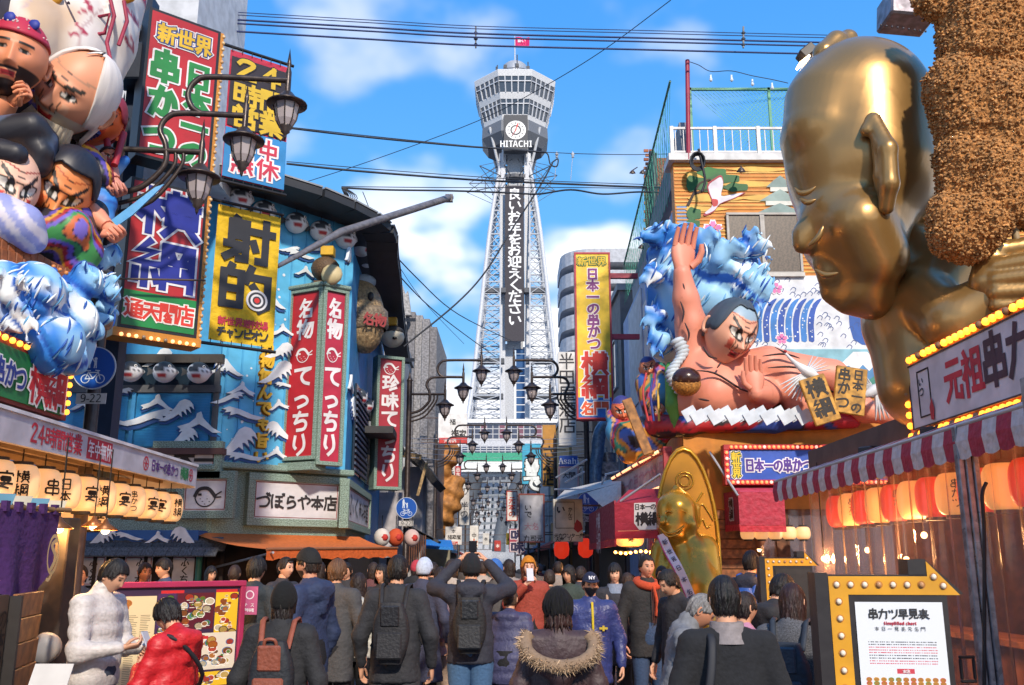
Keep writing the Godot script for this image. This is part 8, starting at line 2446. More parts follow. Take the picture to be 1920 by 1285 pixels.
func chart_print(img:Image)->void:
	var rg:=RandomNumberGenerator.new()
	rg.seed=9
	var w:=img.get_width()
	var h:=img.get_height()
	img.fill(Color("#d5d8dc"))
	for k in 9:
		var c:=Color("#3a3a40")if k in[0,1,5,6]else Color("#c04a58")
		for j in 30:img.fill_rect(Rect2i(int(w*0.12+j*w*0.026),int(h*0.37+k*h*0.025),rg.randi_range(4,9),4),c)
	img.fill_rect(Rect2i(int(w*0.42),int(h*0.62),int(w*0.2),int(h*0.045)),Color("#c0404e"))
	for k in 11:
		var x:=int(w*(0.07+k*0.083))
		img.fill_rect(Rect2i(x+10,int(h*0.70),3,int(h*0.14)),Color("#b08a50"))
		for j in 3:dish(img,x+10,int(h*(0.72+0.035*j)),13,[Color("#4f8a3a"),Color("#c9923c"),Color("#d9a85a"),Color("#b9642c"),Color("#c8403a")][rg.randi()% 5],Color("#c88a3a"),rg)
		for j in 3:img.fill_rect(Rect2i(x,int(h*(0.88+j*0.03)),rg.randi_range(16,26),4),Color("#a05a5a"))
func arrow_stand(label:String,pl:float,pr:float,pt:float,d:float,full:bool)->void:
	var t:=Transform3D(Basis(Vector3.UP,-0.12),P((pl+pr)/2,pt,d)*Vector3(1,0,1))
	var w:=(pr-pl)*scale_at(pt,d)
	var top:=P(960,pt,d).y
	var o:=thing("arrow_menu_stand",label,"menu stand",t.origin,"arrow-shaped menu stands")
	var yel:=mat("#d99a18",0.45)
	var blk:=mat("#1d171a",0.5)
	var bw:=w*0.14
	var x0:=-w/2+w*0.09
	var xr:=w/2-w*0.09
	var head_x:=w/2-w*0.22
	var shape:=PackedVector2Array([Vector2(x0,0.02),Vector2(x0,top),Vector2(head_x,top),Vector2(head_x,top+w*0.11),Vector2(w/2+0.02,top-bw*0.95),Vector2(xr,top-bw),Vector2(xr,0.02)])
	var st:=ms();prism(st,t,shape,-0.16,0.0);done("box",st,blk,o)
	st=ms();bx(st,Vector3.ZERO,Vector3.ZERO);st=ms()
	box(st,t*Transform3D(Basis.IDENTITY,Vector3(x0-w*0.045,top/2+0.01,-0.08)),Vector3(w*0.09,top,0.2));done("side_box",st,blk,o)
	st=ms();box(st,t*Transform3D(Basis.IDENTITY,Vector3(head_x-w*0.06,top+w*0.055,-0.08)),Vector3(w*0.12,w*0.11,0.17));done("head_box",st,blk,o)
	st=ms();flat_poly(st,t,PackedVector2Array([Vector2(x0+0.006,0.03),Vector2(x0+0.006,top-0.008),Vector2(head_x+0.005,top-0.008),Vector2(head_x+0.005,top+w*0.095),Vector2(w/2,top-bw),Vector2(x0+bw,top-bw),Vector2(x0+bw,0.03)]),0.004);done("yellow_face",st,yel,o)
	var bp:=[]
	for k in 7:bp.append(Vector2(x0+bw*0.45+k*(w*0.098),top-bw*0.5))
	bp.append(Vector2(head_x+w*0.05,top-bw*0.1));bp.append(Vector2(head_x+w*0.11,top-bw*0.55))
	for k in 13:bp.append(Vector2(x0+bw*0.5,top-bw*0.5 -(k+1)*w*0.118))
	var clear:=mat("#e8d8c0",0.08,0.0,"")
	bulbs(t,bp.filter(func(v):return v.y>0.1),w*0.021,clear,mat("#b98a60",0.15,0.0,""),o)
	var rings:=ms()
	for p:Vector2 in bp.filter(func(v):return v.y>0.1):ring2(rings,t*Transform3D(Basis.IDENTITY,Vector3(p.x,p.y,0)),w*0.018,w*0.028,0.0065,14)
	done("socket_rings",rings,mat("#b9782a",0.4),o).set_meta("kind","stuff")
	var pw:=xr-x0-bw-w*0.08
	var ph:=top-bw-0.2
	var ct:=t*Transform3D(Basis.IDENTITY,Vector3((x0+bw+xr)/2,top-bw-w*0.05-ph/2,0.006))
	if full:
		var hh:=pw*1.22
		var c2:=ct*Transform3D(Basis.IDENTITY,Vector3(0,ph/2-hh/2,0))
		st=ms();uv_board(st,c2,pw,hh,0.0);done("chart",st,print_mat(picture("chart",384,468,chart_print)),o)
		lettering(o,"串カツ早見表",c2,-pw*0.30,hh*0.39,pw*0.115,0.15,"#1f1f24",false,0.003)
		latin(o,"Simplified chart",c2*Transform3D(Basis.IDENTITY,Vector3(0,hh*0.30,0)),pw*0.035,"#c02c44",0.003)
		lettering(o,"本日一見表元名門",c2,-pw*0.27,hh*0.25,pw*0.05,0.1,"#55555c",false,0.003,1.0,1.5)
		lettering(o,"本店",c2,pw*0.0,-hh*0.142,pw*0.04,0.14,"#f0e6e6",false,0.004)
	else:
		wbox("chart",ct,-pw/2,pw/2,-ph/2,ph/2,0.0,0.004,mat("#2a2624",0.5),o)
func gold(rough:float,h:String)->StandardMaterial3D:
	var key:="gold %s %s" %[rough,h]
	if M.has(key):return M[key]
	var m:StandardMaterial3D=mat(h,rough,0.6,"").duplicate()
	m.roughness_texture=noise_tex("goldr",0.015,0.75,1.2,5)
	m.uv1_triplanar=true;m.uv1_world_triplanar=true;m.uv1_scale=Vector3.ONE*0.8
	m.clearcoat_enabled=true;m.clearcoat=0.35;m.clearcoat_roughness=0.12
	M[key]=m
	return m
func build_gold_giant()->void:
	var o:=thing("gold_giant_figure","giant smooth gold bald figure holding a fried skewer above the marquee sign","sculpture",P(1720,690,7.4))
	var D:=7.9
	var u:=0.00475
	var q:=func(l:Array)->Array:return l.map(func(c):return[P(c[0],c[1],c[2]),c[3]*u,P(c[4],c[5],c[6]),c[7]*u])
	var g:=gold(0.36,"#a07c48")
	var prims:Array=q.call([[1610,205,D+0.15,138,1615,320,D+0.1,138],[1610,330,D+0.1,128,1602,440,D+0.05,96],[1600,430,D,96,1622,535,D,58],[1625,545,D,52,1640,562,D,36],[1558,320,D,72,1585,425,D,62],[1492,268,D+0.1,26,1500,318,D+0.1,22],[1530,400,D-0.08,22,1508,440,D-0.08,18],[1508,440,D-0.08,18,1506,458,D-0.08,18],[1546,496,D-0.04,20,1556,512,D-0.04,24],[1565,545,D+0.05,26,1590,560,D+0.02,26],[1690,240,D+0.3,105,1695,380,D+0.25,80],[1545,250,D-0.05,78,1560,200,D,90],[1566,395,D-0.16,46,1572,440,D-0.14,42],[1640,480,D-0.2,60,1610,420,D-0.3,60]])
	lumps("head",prims,0.028,0.03,g,o)
	lumps("ear",q.call([[1636,225,D-0.58,13,1625,245,D-0.6,11],[1640,228,D-0.6,13,1664,280,D-0.7,17],[1664,280,D-0.7,17,1668,345,D-0.68,17],[1668,345,D-0.68,16,1662,388,D-0.58,14],[1642,250,D-0.62,9,1650,330,D-0.64,9],[1650,330,D-0.6,12,1660,380,D-0.55,10],[1640,240,D-0.5,14,1655,380,D-0.45,12]]),0.018,0.012,g,o)
	lumps("hair_tuft",q.call([[1568,78,D+0.05,22,1545,100,D,20],[1545,100,D,20,1536,128,D-0.02,8],[1590,74,D+0.1,20,1570,95,D+0.02,10]]),0.022,0.015,g,o)
	for f:Array in[[[1490,352],[1500,362],[1516,360],[1530,350]],[[1500,372],[1514,380],[1530,374]],[[1516,462],[1534,446],[1544,424]],[[1528,505],[1548,516],[1572,512]]]:
		var st:=ms()
		var pts:=curve(f.map(func(p):return P(p[0],p[1],D-0.2 -(p[0]- 1480)*0.0026)),4)
		var rr:=[]
		for k in pts.size():rr.append(0.026*sin(PI*(k+0.7)/(pts.size()+0.4)))
		tube(st,pts,rr,10);done("face_fold",st,g,o)
	lumps("body",q.call([[1690,480,D+0.3,80,1720,600,D+0.2,100],[1720,600,D+0.2,92,1735,720,D+0.1,84],[1800,640,D+0.2,100,1800,720,D+0.1,100],[1775,500,D+0.1,70,1735,560,D-0.1,52],[1735,560,D-0.15,50,1790,605,D-0.5,52],[1790,605,D-0.5,52,1880,545,D-0.7,42]]),0.03,0.025,g,o)
	lumps("hand",q.call([[1862,470,D-0.75,26,1848,530,D-0.75,26],[1848,530,D-0.75,25,1870,570,D-0.72,28],[1880,470,D-0.8,17,1930,462,D-0.85,17],[1868,500,D-0.85,15,1930,490,D-0.95,16],[1868,525,D-0.86,15,1930,518,D-0.96,15],[1868,549,D-0.86,14,1930,545,D-0.94,14],[1870,573,D-0.84,13,1930,572,D-0.9,13],[1900,500,D-0.7,40,1920,560,D-0.7,36]]),0.018,0.008,g,o)
	var crumb:=FastNoiseLite.new()
	crumb.seed=3;crumb.noise_type=FastNoiseLite.TYPE_CELLULAR;crumb.frequency=0.16;crumb.fractal_octaves=2
	var E:=D-0.85
	var cm:=mat("#dc9650",0.85,0.0,"crust",2.4)
	var bd:=blob(q.call([[1850,30,E,84,1840,95,E,74],[1905,60,E-0.05,70,1915,110,E,60],[1782,30,E,26,1735,4,E,24],[1800,165,E,62,1815,235,E,58],[1880,190,E-0.08,70,1890,260,E-0.05,66],[1808,300,E,52,1800,345,E,40],[1862,320,E-0.06,62,1868,372,E-0.06,54],[1782,400,E,40,1790,440,E,44],[1835,415,E-0.04,54,1815,450,E,44],[1925,320,E,66,1930,380,E,50]]),0.02,0.01)
	var fc:=put("fried_crust",blob_mesh(bd,cm,func(p:Vector3,n:Vector3)->float:return 0.034*crumb.get_noise_3d(p.x*100,p.y*100,p.z*100)+0.02*nzf.get_noise_3d(p.x*200,p.y*200,p.z*200)),o)
	var rg:=RandomNumberGenerator.new()
	rg.seed=5
	var cs:=ms()
	ball(cs,Vector3.ZERO,Vector3(1.0,0.6,0.75),6)
	cs.generate_normals()
	var mm:=MultiMesh.new()
	mm.transform_format=MultiMesh.TRANSFORM_3D
	mm.mesh=cs.commit()
	var vs:PackedVector3Array=bd.v
	mm.instance_count=vs.size()/2
	for k in mm.instance_count:
		var s:=rg.randf_range(0.009,0.022)
		mm.set_instance_transform(k,Transform3D(Basis.from_euler(Vector3(rg.randf()*6.0,rg.randf()*6.0,rg.randf()*6.0))*Basis.from_scale(Vector3.ONE*s),vs[k*2]+Vector3(rg.randfn(0,0.008),rg.randfn(0,0.008),rg.randfn(0,0.008))))
	var mi:=MultiMeshInstance3D.new()
	mi.multimesh=mm;mi.material_override=mat("#e8a864",0.8,0.0,"crust",1.0);mi.name="crumbs";mi.set_meta("kind","stuff")
	fc.add_child(mi)
	mi.transform=gx(fc).affine_inverse()
	var st:=ms();tube(st,[P(1893,380,E+0.02),P(1910,470,E)],0.03,8);done("skewer_stick",st,mat("#a8906a",0.6,0.0,"wood"),o)
	st=ms();box(st,Transform3D(Basis(Vector3.BACK,-0.1),P(1700,22,D+0.35)),Vector3(0.45,0.3,0.4),0.02);var br:=done("mounting_plate",st,mat("#8d8790",0.5,0.5,"metal"),o)
	for k in 9:
		st=ms();ball(st,P(1652+k*10.5,47+k*1.5,D+0.12),Vector3.ONE*0.012,6);done("rivet",st,mat("#4a464c",0.5),br)
	st=ms();bx(st,Vector3(P(1760,600,D).x+0.25,3.1,-D-0.1),Vector3(0.7,0.5,0.9));done("plinth",st,mat("#6a5238",0.7),o)
func build_gold_seated()->void:
	var D:=14.0
	var base:=P(1288,1100,D)
	var o:=thing("gold_seated_figure","gold smiling seated figure with white sash in a pointed gold niche","sculpture",Vector3(base.x,0,-D))
	var u:=0.00815
	var g:=gold(0.3,"#b98a24")
	var t:=Transform3D(Basis(Vector3.UP,-0.12),Vector3(P(1288,1000,D+0.35).x,0,-D-0.35))
	var top:=P(1278,836,D+0.3).y
	var hw:=0.48
	var sp:=2.05
	var arch:=[Vector2(-hw,0.1),Vector2(hw,0.1),Vector2(hw,sp)]
	for k in 8:arch.append(Vector2(hw*cos(k/7.0*PI/2),sp+(top-sp)*pow(sin((k/7.0)*PI/2),1.15)))
	for k in 8:arch.append(Vector2(-hw*sin(k/7.0*PI/2),sp+(top-sp)*pow(cos((k/7.0)*PI/2),1.15)))
	var poly:=PackedVector2Array()
	for p:Vector2 in arch:
		if poly.size()==0 or poly[poly.size()- 1].distance_to(p)>0.004:poly.append(p)
	var st:=ms();prism(st,t,poly,-0.18,0.0);var ni:=done("niche",st,gold(0.4,"#b07a1a"),o)
	st=ms()
	var rimp:=[]
	for p in poly:rimp.append(t*Vector3(p.x*0.96,0.1+(p.y-0.1)*0.985,0.02))
	tube(st,rimp.slice(1),0.03,8);done("niche_rim",st,g,ni)
	var trac:=func(pts:Array,r:float)->void:
		var s:=ms();tube(s,curve(pts.map(func(v):return t*Vector3(v.x,v.y,0.015)),5),r,6);done("tracery",s,g,ni)
	for r:float in[0.13,0.08]:
		var c:=[]
		for k in 13:c.append(Vector2(cos(TAU*k/12.0)*r,2.9+sin(TAU*k/12.0)*r))
		trac.call(c,0.014)
	for s:float in[-1.0,1.0]:
		trac.call([Vector2(0.02*s,2.1),Vector2(0.1*s,2.45),Vector2(0.26*s,2.72)],0.018)
		trac.call([Vector2(0.14*s,2.2),Vector2(0.16*s,2.4),Vector2(0.24*s,2.55),Vector2(0.32*s,2.45),Vector2(0.4*s,2.3)],0.014)
		trac.call([Vector2(0.18*s,2.2),Vector2(0.24*s,2.32),Vector2(0.3*s,2.2),Vector2(0.36*s,2.24)],0.012)
	var q:=func(l:Array)->Array:return l.map(func(c):return[P(c[0],c[1],c[2]),c[3]*u,P(c[4],c[5],c[6]),c[7]*u])
	lumps("figure",q.call([[1268,958,D-0.1,36,1270,985,D-0.1,36],[1270,930,D-0.05,22,1268,915,D-0.05,6],[1252,985,D-0.25,16,1290,985,D-0.25,16],[1262,1004,D-0.25,18,1275,1004,D-0.25,18],[1243,972,D-0.4,5,1242,980,D-0.42,6],[1304,952,D-0.1,9,1306,978,D-0.08,7],[1285,1040,D-0.05,44,1290,1100,D-0.1,56],[1290,1100,D-0.1,56,1290,1170,D-0.2,62],[1320,1030,D-0.05,26,1332,1110,D-0.15,24],[1245,1035,D-0.1,24,1232,1110,D-0.2,22],[1270,1180,D-0.3,40,1262,1230,D-0.6,30],[1310,1180,D-0.3,40,1318,1230,D-0.6,30]]),0.026,0.022,g,o)
	for f:Array in[[[1247,963],[1253,959],[1260,962]],[[1270,963],[1279,958],[1287,962]],[[1236,990],[1250,1000],[1268,998],[1284,986]],[[1241,994],[1252,1006],[1268,1004],[1280,994]]]:
		st=ms()
		tube(st,curve(f.map(func(p):return P(p[0],p[1],D-0.43+(0.05 if p[1]<970 else 0.0))),4),0.014,8);done("face_fold",st,g,o)
	st=ms()
	var sash:=curve([P(1240,1002,D-0.42),P(1255,1035,D-0.47),P(1272,1065,D-0.62),P(1292,1110,D-0.66),P(1306,1150,D-0.66)],4)
	for i in sash.size()- 1:bar(st,sash[i],sash[i+1],0.12,0.02,Vector3(0,0.3,1))
	var sa:=done("sash",st,mat("#d3cfd4",0.7),o)
	st=ms()
	for i in sash.size()- 1:bar(st,sash[i]+Vector3(-0.055,-0.03,0.002),sash[i+1]+Vector3(-0.055,-0.03,0.002),0.02,0.024,Vector3(0,0.3,1))
	done("sash_edge",st,mat("#c8528a",0.7),sa)
	for k in 7:
		var c:Vector3=sash[2+k*2 if k<6 else 13]
		lettering(sa,"新世界日本名門"[k],Transform3D(Basis(Vector3.BACK,0.5),c+Vector3(0,0,0.03)),0,0,0.075,0.12,"#3a3a58",true,0.004)
	st=ms();bx(st,Vector3(base.x,0.25,-D+0.1),Vector3(1.1,0.5,1.2),0.02);done("pedestal",st,mat("#8a4a24",0.6,0.0,"wood"),o)
func make_lamp_post()->Node3D:
	var o:=Node3D.new()
	o.name="street_lamp"
	var brown:=mat("#4a3f3c",0.45,0.35,"metal")
	var H:=5.95
	var st:=ms()
	tube(st,[Vector3(0,0,0),Vector3(0,0.9,0),Vector3(0,0.95,0),Vector3(0,H+0.35,0)],[0.11,0.10,0.075,0.07],12)
	lathe(st,Transform3D(Basis.IDENTITY,Vector3(0,H+0.33,0)),[Vector2(0.07,0),Vector2(0.085,0.03),Vector2(0.05,0.08),Vector2(0.02,0.2),Vector2(0.0,0.34)],10)
	done("post",st,brown,o)
	var arms:=[[Vector3(0,H,0),Vector3(0.93,H,0)],
		curve([Vector3(0.06,H-0.5,0),Vector3(0.3,H-0.42,0),Vector3(0.52,H-0.18,0),Vector3(0.52,H+0.06,0),Vector3(0.44,H+0.24,0),Vector3(0.52,H+0.4,0),Vector3(0.72,H+0.45,0),Vector3(1.4,H+0.45,0)],4),
		curve([Vector3(0.9,H+0.45,0),Vector3(0.78,H+0.52,0),Vector3(0.72,H+0.68,0),Vector3(0.8,H+0.84,0),Vector3(1.0,H+0.9,0),Vector3(1.87,H+0.9,0)],4)]
	for a:Array in arms:
		st=ms();tube(st,a,0.035,8);done("arm",st,brown,o)
	for k in 2:
		st=ms()
		tube(st,curve([Vector3(0.06,H-0.62-0.1*k,0),Vector3(0.36+0.06*k,H-0.5-0.08*k,0),Vector3(0.62+0.08*k,H-0.2,0),Vector3(0.64+0.09*k,H-0.02,0)],4),0.024,6)
		done("scroll",st,brown,o)
	for l:Array in[[0.93,H],[1.4,H+0.45],[1.87,H+0.9]]:
		var n:=Node3D.new()
		n.name="lamp_head";o.add_child(n,true);n.position=Vector3(l[0],l[1],0)
		var q:=Transform3D(Basis.IDENTITY,Vector3(l[0],l[1],0))
		st=ms()
		lathe(st,q,[Vector2(0.035,-0.16),Vector2(0.035,0.1),Vector2(0.02,0.16),Vector2(0.028,0.2),Vector2(0.0,0.4)],10)
		lathe(st,q,[Vector2(0.24,-0.30),Vector2(0.24,-0.285),Vector2(0.12,-0.22),Vector2(0.06,-0.15),Vector2(0.0,-0.14)],20)
		lathe(st,q,[Vector2(0.0,-0.30),Vector2(0.24,-0.30)],20)
		done("shade",st,brown,n)
		st=ms();lathe(st,q,[Vector2(0.07,-0.56),Vector2(0.115,-0.48),Vector2(0.15,-0.30)],8,false);done("glass",st,mat("#a39a9c",0.25,0.0,""),n)
		for k in 8:
			st=ms()
			var c:=Vector3(cos(TAU*k/8),0,sin(TAU*k/8))
			tube(st,[q*(c*0.074+Vector3(0,-0.56,0)),q*(c*0.12+Vector3(0,-0.48,0)),q*(c*0.156+Vector3(0,-0.30,0))],0.008,4);done("rib",st,brown,n)
		st=ms();lathe(st,q,[Vector2(0.0,-0.72),Vector2(0.02,-0.68),Vector2(0.02,-0.65),Vector2(0.055,-0.62),Vector2(0.05,-0.6),Vector2(0.08,-0.57),Vector2(0.075,-0.55)],12);done("finial",st,brown,n)
	return o
func cycle_sign(label:String,px:float,py:float,rpx:float,d:float,pole_x:float,plate:bool)->void:
	var c:=P(px,py,d)
	var r:=rpx*scale_at(py,d)
	var o:=thing("cycle_sign",label,"traffic sign",c-Vector3(0,r,0),"round blue path signs")
	var t:=Transform3D(Basis.IDENTITY,c)
	var st:=ms()
	lathe(st,t*Transform3D(Basis(Vector3.RIGHT,PI/2),Vector3.ZERO),[Vector2(0,-0.012),Vector2(r,-0.012),Vector2(r,0),Vector2(0,0)],40,false);done("plate",st,mat("#b9c3cf",0.4,0.0,""),o)
	st=ms();disc(st,t,r*0.95,0.003,40);done("face",st,mat("#1450a8",0.35,0.0,""),o)
	var s:=r
	st=ms()
	var w:=0.05*s
	disc(st,t*Transform3D(Basis.IDENTITY,Vector3(-0.28*s,0.72*s,0)),0.09*s,0.006,12)
	stroke(st,t,[Vector2(-0.28,0.58)*s,Vector2(-0.27,0.3)*s],0.2*s,0.006)
	stroke(st,t,[Vector2(-0.32,0.3)*s,Vector2(-0.34,0.02)*s],0.08*s,0.007)
	stroke(st,t,[Vector2(-0.22,0.3)*s,Vector2(-0.2,0.02)*s],0.08*s,0.0075)
	stroke(st,t,[Vector2(-0.14,0.5)*s,Vector2(0.0,0.3)*s],0.05*s,0.008)
	disc(st,t*Transform3D(Basis.IDENTITY,Vector3(0.06*s,0.42*s,0)),0.07*s,0.006,12)
	stroke(st,t,[Vector2(0.06,0.3)*s,Vector2(0.06,0.15)*s],0.12*s,0.006)
	stroke(st,t,[Vector2(0.03,0.15)*s,Vector2(0.02,0.0)*s],0.05*s,0.007)
	stroke(st,t,[Vector2(0.1,0.15)*s,Vector2(0.11,0.0)*s],0.05*s,0.0075)
	done("walker_mark",st,mat("#c9d6e6",0.4,0.0,""),o)
	st=ms()
	for x:float in[-0.34,0.34]:ring2(st,t*Transform3D(Basis.IDENTITY,Vector3(x*s,-0.52*s,0)),0.17*s,0.21*s,0.006,20)
	for l:Array in[[-0.34,-0.52,-0.22,-0.2],[-0.22,-0.2,0.0,-0.5],[0.0,-0.5,0.22,-0.22],[-0.22,-0.22,0.22,-0.22],[0.34,-0.52,0.2,-0.14],[0.1,-0.12,0.28,-0.14],[-0.3,-0.14,-0.14,-0.14],[0.0,-0.5,-0.34,-0.52]]:
		stroke(st,t,[Vector2(l[0],l[1])*s,Vector2(l[2],l[3])*s],0.045*s,0.006+0.0003*absf(l[0]))
	done("bicycle_mark",st,mat("#c9d6e6",0.4,0.0,""),o)
	if plate:
		var pt:=Transform3D(Basis.IDENTITY,c+Vector3(0,-r*1.42,0))
		wbox("time_plate",pt,-r*0.68,r*0.68,-r*0.24,r*0.24,-0.01,0,mat("#c4c2c0",0.5),o)
		latin(o,"9-22",pt,r*0.36,"#2c2c30",0.003,false)
	for y:float in[0.3,-0.3]:
		st=ms();bx(st,Vector3((c.x+pole_x)/2,c.y+y*r,c.z-0.04),Vector3(absf(c.x-pole_x)+0.1,0.03,0.03));done("bracket",st,mat("#8b8f94",0.4,0.5),o)
func build_lamps()->void:
	var proto:=make_lamp_post()
	var words:=["before the slim red column","beyond the gabled shop house","beside the cream shop house","beside the white shop house","beside the brown shop house","near the tower on the carved figure's side"]
	var wordr:=["beside the yellow hanging sign","beside the white liquor sign","beside the ochre shop house","beyond the cyan sign","beside the grey shop house","near the tower on the liquor sign's side"]
	var ds:=[24.0,36.0,49.0,63.0,79.0,98.0]
	for side:float in[-1.0,1.0]:
		for i in ds.size():
			var o:Node3D=proto.duplicate()
			o.name=numbered("street_lamp");add_child(o)
			o.position=Vector3(axis_x(ds[i])+(-2.15 if side<0 else 2.44),0,-ds[i])
			o.rotation.y=0.0 if side<0 else PI
			tag(o,"dark brown street lamp with three stepped lanterns "+(words[i]if side<0 else wordr[i]),"street lamp","three-armed street lamps")
	var n:Node3D=proto
	n.name=numbered("street_lamp");add_child(n)
	n.transform=Transform3D(Basis(Vector3.UP,0.1)*Basis.from_scale(Vector3(0.96,1.035,0.96)),Vector3(-4.36,0,-9.6))
	tag(n,"dark brown street lamp with three lanterns hanging before the red light box signs","street lamp","three-armed street lamps")
	cycle_sign("large round blue foot and cycle path sign beside the foaming wave",176,690,41,9.3,-4.36,true)
	cycle_sign("round blue foot and cycle path sign on the lamp post by the slim red column",762,953,20,23.7,axis_x(24)- 2.15,true)
	cycle_sign("round blue foot and cycle path sign on the lamp post by the cream sign",1102,944,20.5,23.7,axis_x(24)+2.44,true)
func cable(label:String,pts:Array,r:float,col:="#1d2430",sm:=true)->void:
	var w:=pts.map(func(p):return P(p[0],p[1],p[2]))
	var st:=ms()
	tube(st,curve(w,6)if sm else w,r,6)
	tag(done("overhead_cable",st,mat(col,0.6,0.0,"")),label,"cable","overhead cables")
func build_wires()->void:
	var top:=[[36,38,0.010],[41,44,0.011],[50,56,0.022],[57,61,0.020],[72,78,0.022]]
	for i in top.size():
		var y:Array=top[i]
		cable("top bundle of power cables across the street, cable number %s from above" %["one","two","three","four","five"][i],[[392,y[0]- 16,15.5],[700,y[0]+2,15.8],[893,y[0]+13,16],[1200,y[0]+21,16.4],[1395,y[0]+26,16.6],[1560,y[0]+30,16.8]],y[2]*0.8,"#1c2f63")
	for px:float in[892,1394]:
		var st:=ms()
		bar(st,P(px,50,16.2),P(px,90,16.2),0.03,0.03)
		for k in 3:lathe(st,Transform3D(Basis.IDENTITY,P(px,62+k*11,16.2)),[Vector2(0.02,-0.03),Vector2(0.045,0),Vector2(0.02,0.03)],8)
		tag(done("cable_spacer",st,mat("#3a3f4a",0.5)),"insulator spacer on the top cables above the flag" if px<1000 else "insulator spacer on the top cables near the gold head","spacer")
	cable("thin cable rising from the tower deck to the upper sky",[[540,352,30],[700,300,29],[893,228,28],[1010,168,26],[1130,95,24],[1258,0,22]],0.012)
	cable("upper street cable dipping before the clock",[[540,240,20],[640,252,20],[735,262,20.2],[800,268,20.5],[880,275,20.7],[960,280,21],[1020,286,21.2]],0.022)
	cable("thin messenger cable just above the cable before the clock",[[540,238,20],[760,262,20.5],[1000,284,21],[1170,290,21.5],[1300,288,22],[1480,290,22]],0.009)
	cable("middle street cable crossing below the clock",[[537,307,19],[640,318,19.2],[760,328,19.5],[900,338,20],[1060,345,20.4],[1180,350,20.8],[1290,352,21],[1480,352,21]],0.024)
	cable("thin messenger cable above the middle street cable",[[537,303,19],[760,322,19.5],[1000,338,20.2],[1180,345,20.8],[1290,348,21]],0.009)
	cable("lower wavy cable crossing the lattice",[[640,352,18],[720,356,18.2],[850,358,18.6],[960,362,19],[1010,364,19.2],[1070,356,19.5],[1130,364,19.8],[1200,360,20],[1290,362,20.4],[1480,360,21]],0.02)
	cable("thin cable above the lower wavy cable",[[640,350,18],[860,352,18.6],[1100,352,19.6],[1290,356,20.4]],0.009)
	cable("black cable slanting from the hook down past the tower banner",[[1036,306,21],[1012,350,21],[960,430,21],[910,510,20.8],[855,570,20.5],[757,650,20.2]],0.02)
	cable("looped black cable end by the tower clock",[[1008,285,21.2],[1026,288,21.2],[1032,308,21.2],[1044,312,21.2],[1046,298,21.2],[1034,306,21.2]],0.018)
	cable("cable running from the eave knot down the street, upper strand",[[643,358,18],[690,420,20],[780,520,26],[860,590,34],[960,640,46]],0.018)
	cable("cable running from the eave knot down the street, middle strand",[[648,360,18],[700,445,20],[760,530,25],[835,600,33],[930,670,46]],0.018)
	cable("cable running from the eave knot down the street, thin strand",[[680,360,18],[720,450,21],[790,560,28],[870,645,38]],0.009)
	for p:Array in[[1044,290],[1074,290]]:
		var st:=ms()
		lathe(st,Transform3D(Basis.IDENTITY,P(p[0],p[1],21.2)),[Vector2(0.0,-0.09),Vector2(0.04,-0.07),Vector2(0.02,-0.03),Vector2(0.05,0.0),Vector2(0.02,0.05),Vector2(0.0,0.1)],10)
		tube(st,[P(p[0],p[1],21.2),P(p[0]- 4,p[1]+48,21.2)],0.007,4)
		tag(done("cable_insulator",st,mat("#b9bcc4",0.3)),"small insulator holding the looped cable end" if p[0]<1060 else "small insulator with a white drop wire","insulator")
	var st:=ms()
	for k in 7:tube(st,curve([P(640+k,352,18),P(646+k*4,366+k,18),P(650-k*2,380+k*3,18),P(652+k,392,18)],4),0.009,4)
	tag(done("cable_knot",st,mat("#1d2026",0.6)),"tangled knot of black cables above the corner eave","cable")
	for k in 5:cable("thin street wire strung between the far lamp posts, strand %s" %["one","two","three","four","five"][k],[[768,822+k*9,24],[930,826+k*11,40+k*6],[1098,822+k*7,24]],0.008,"#c3c8d0")
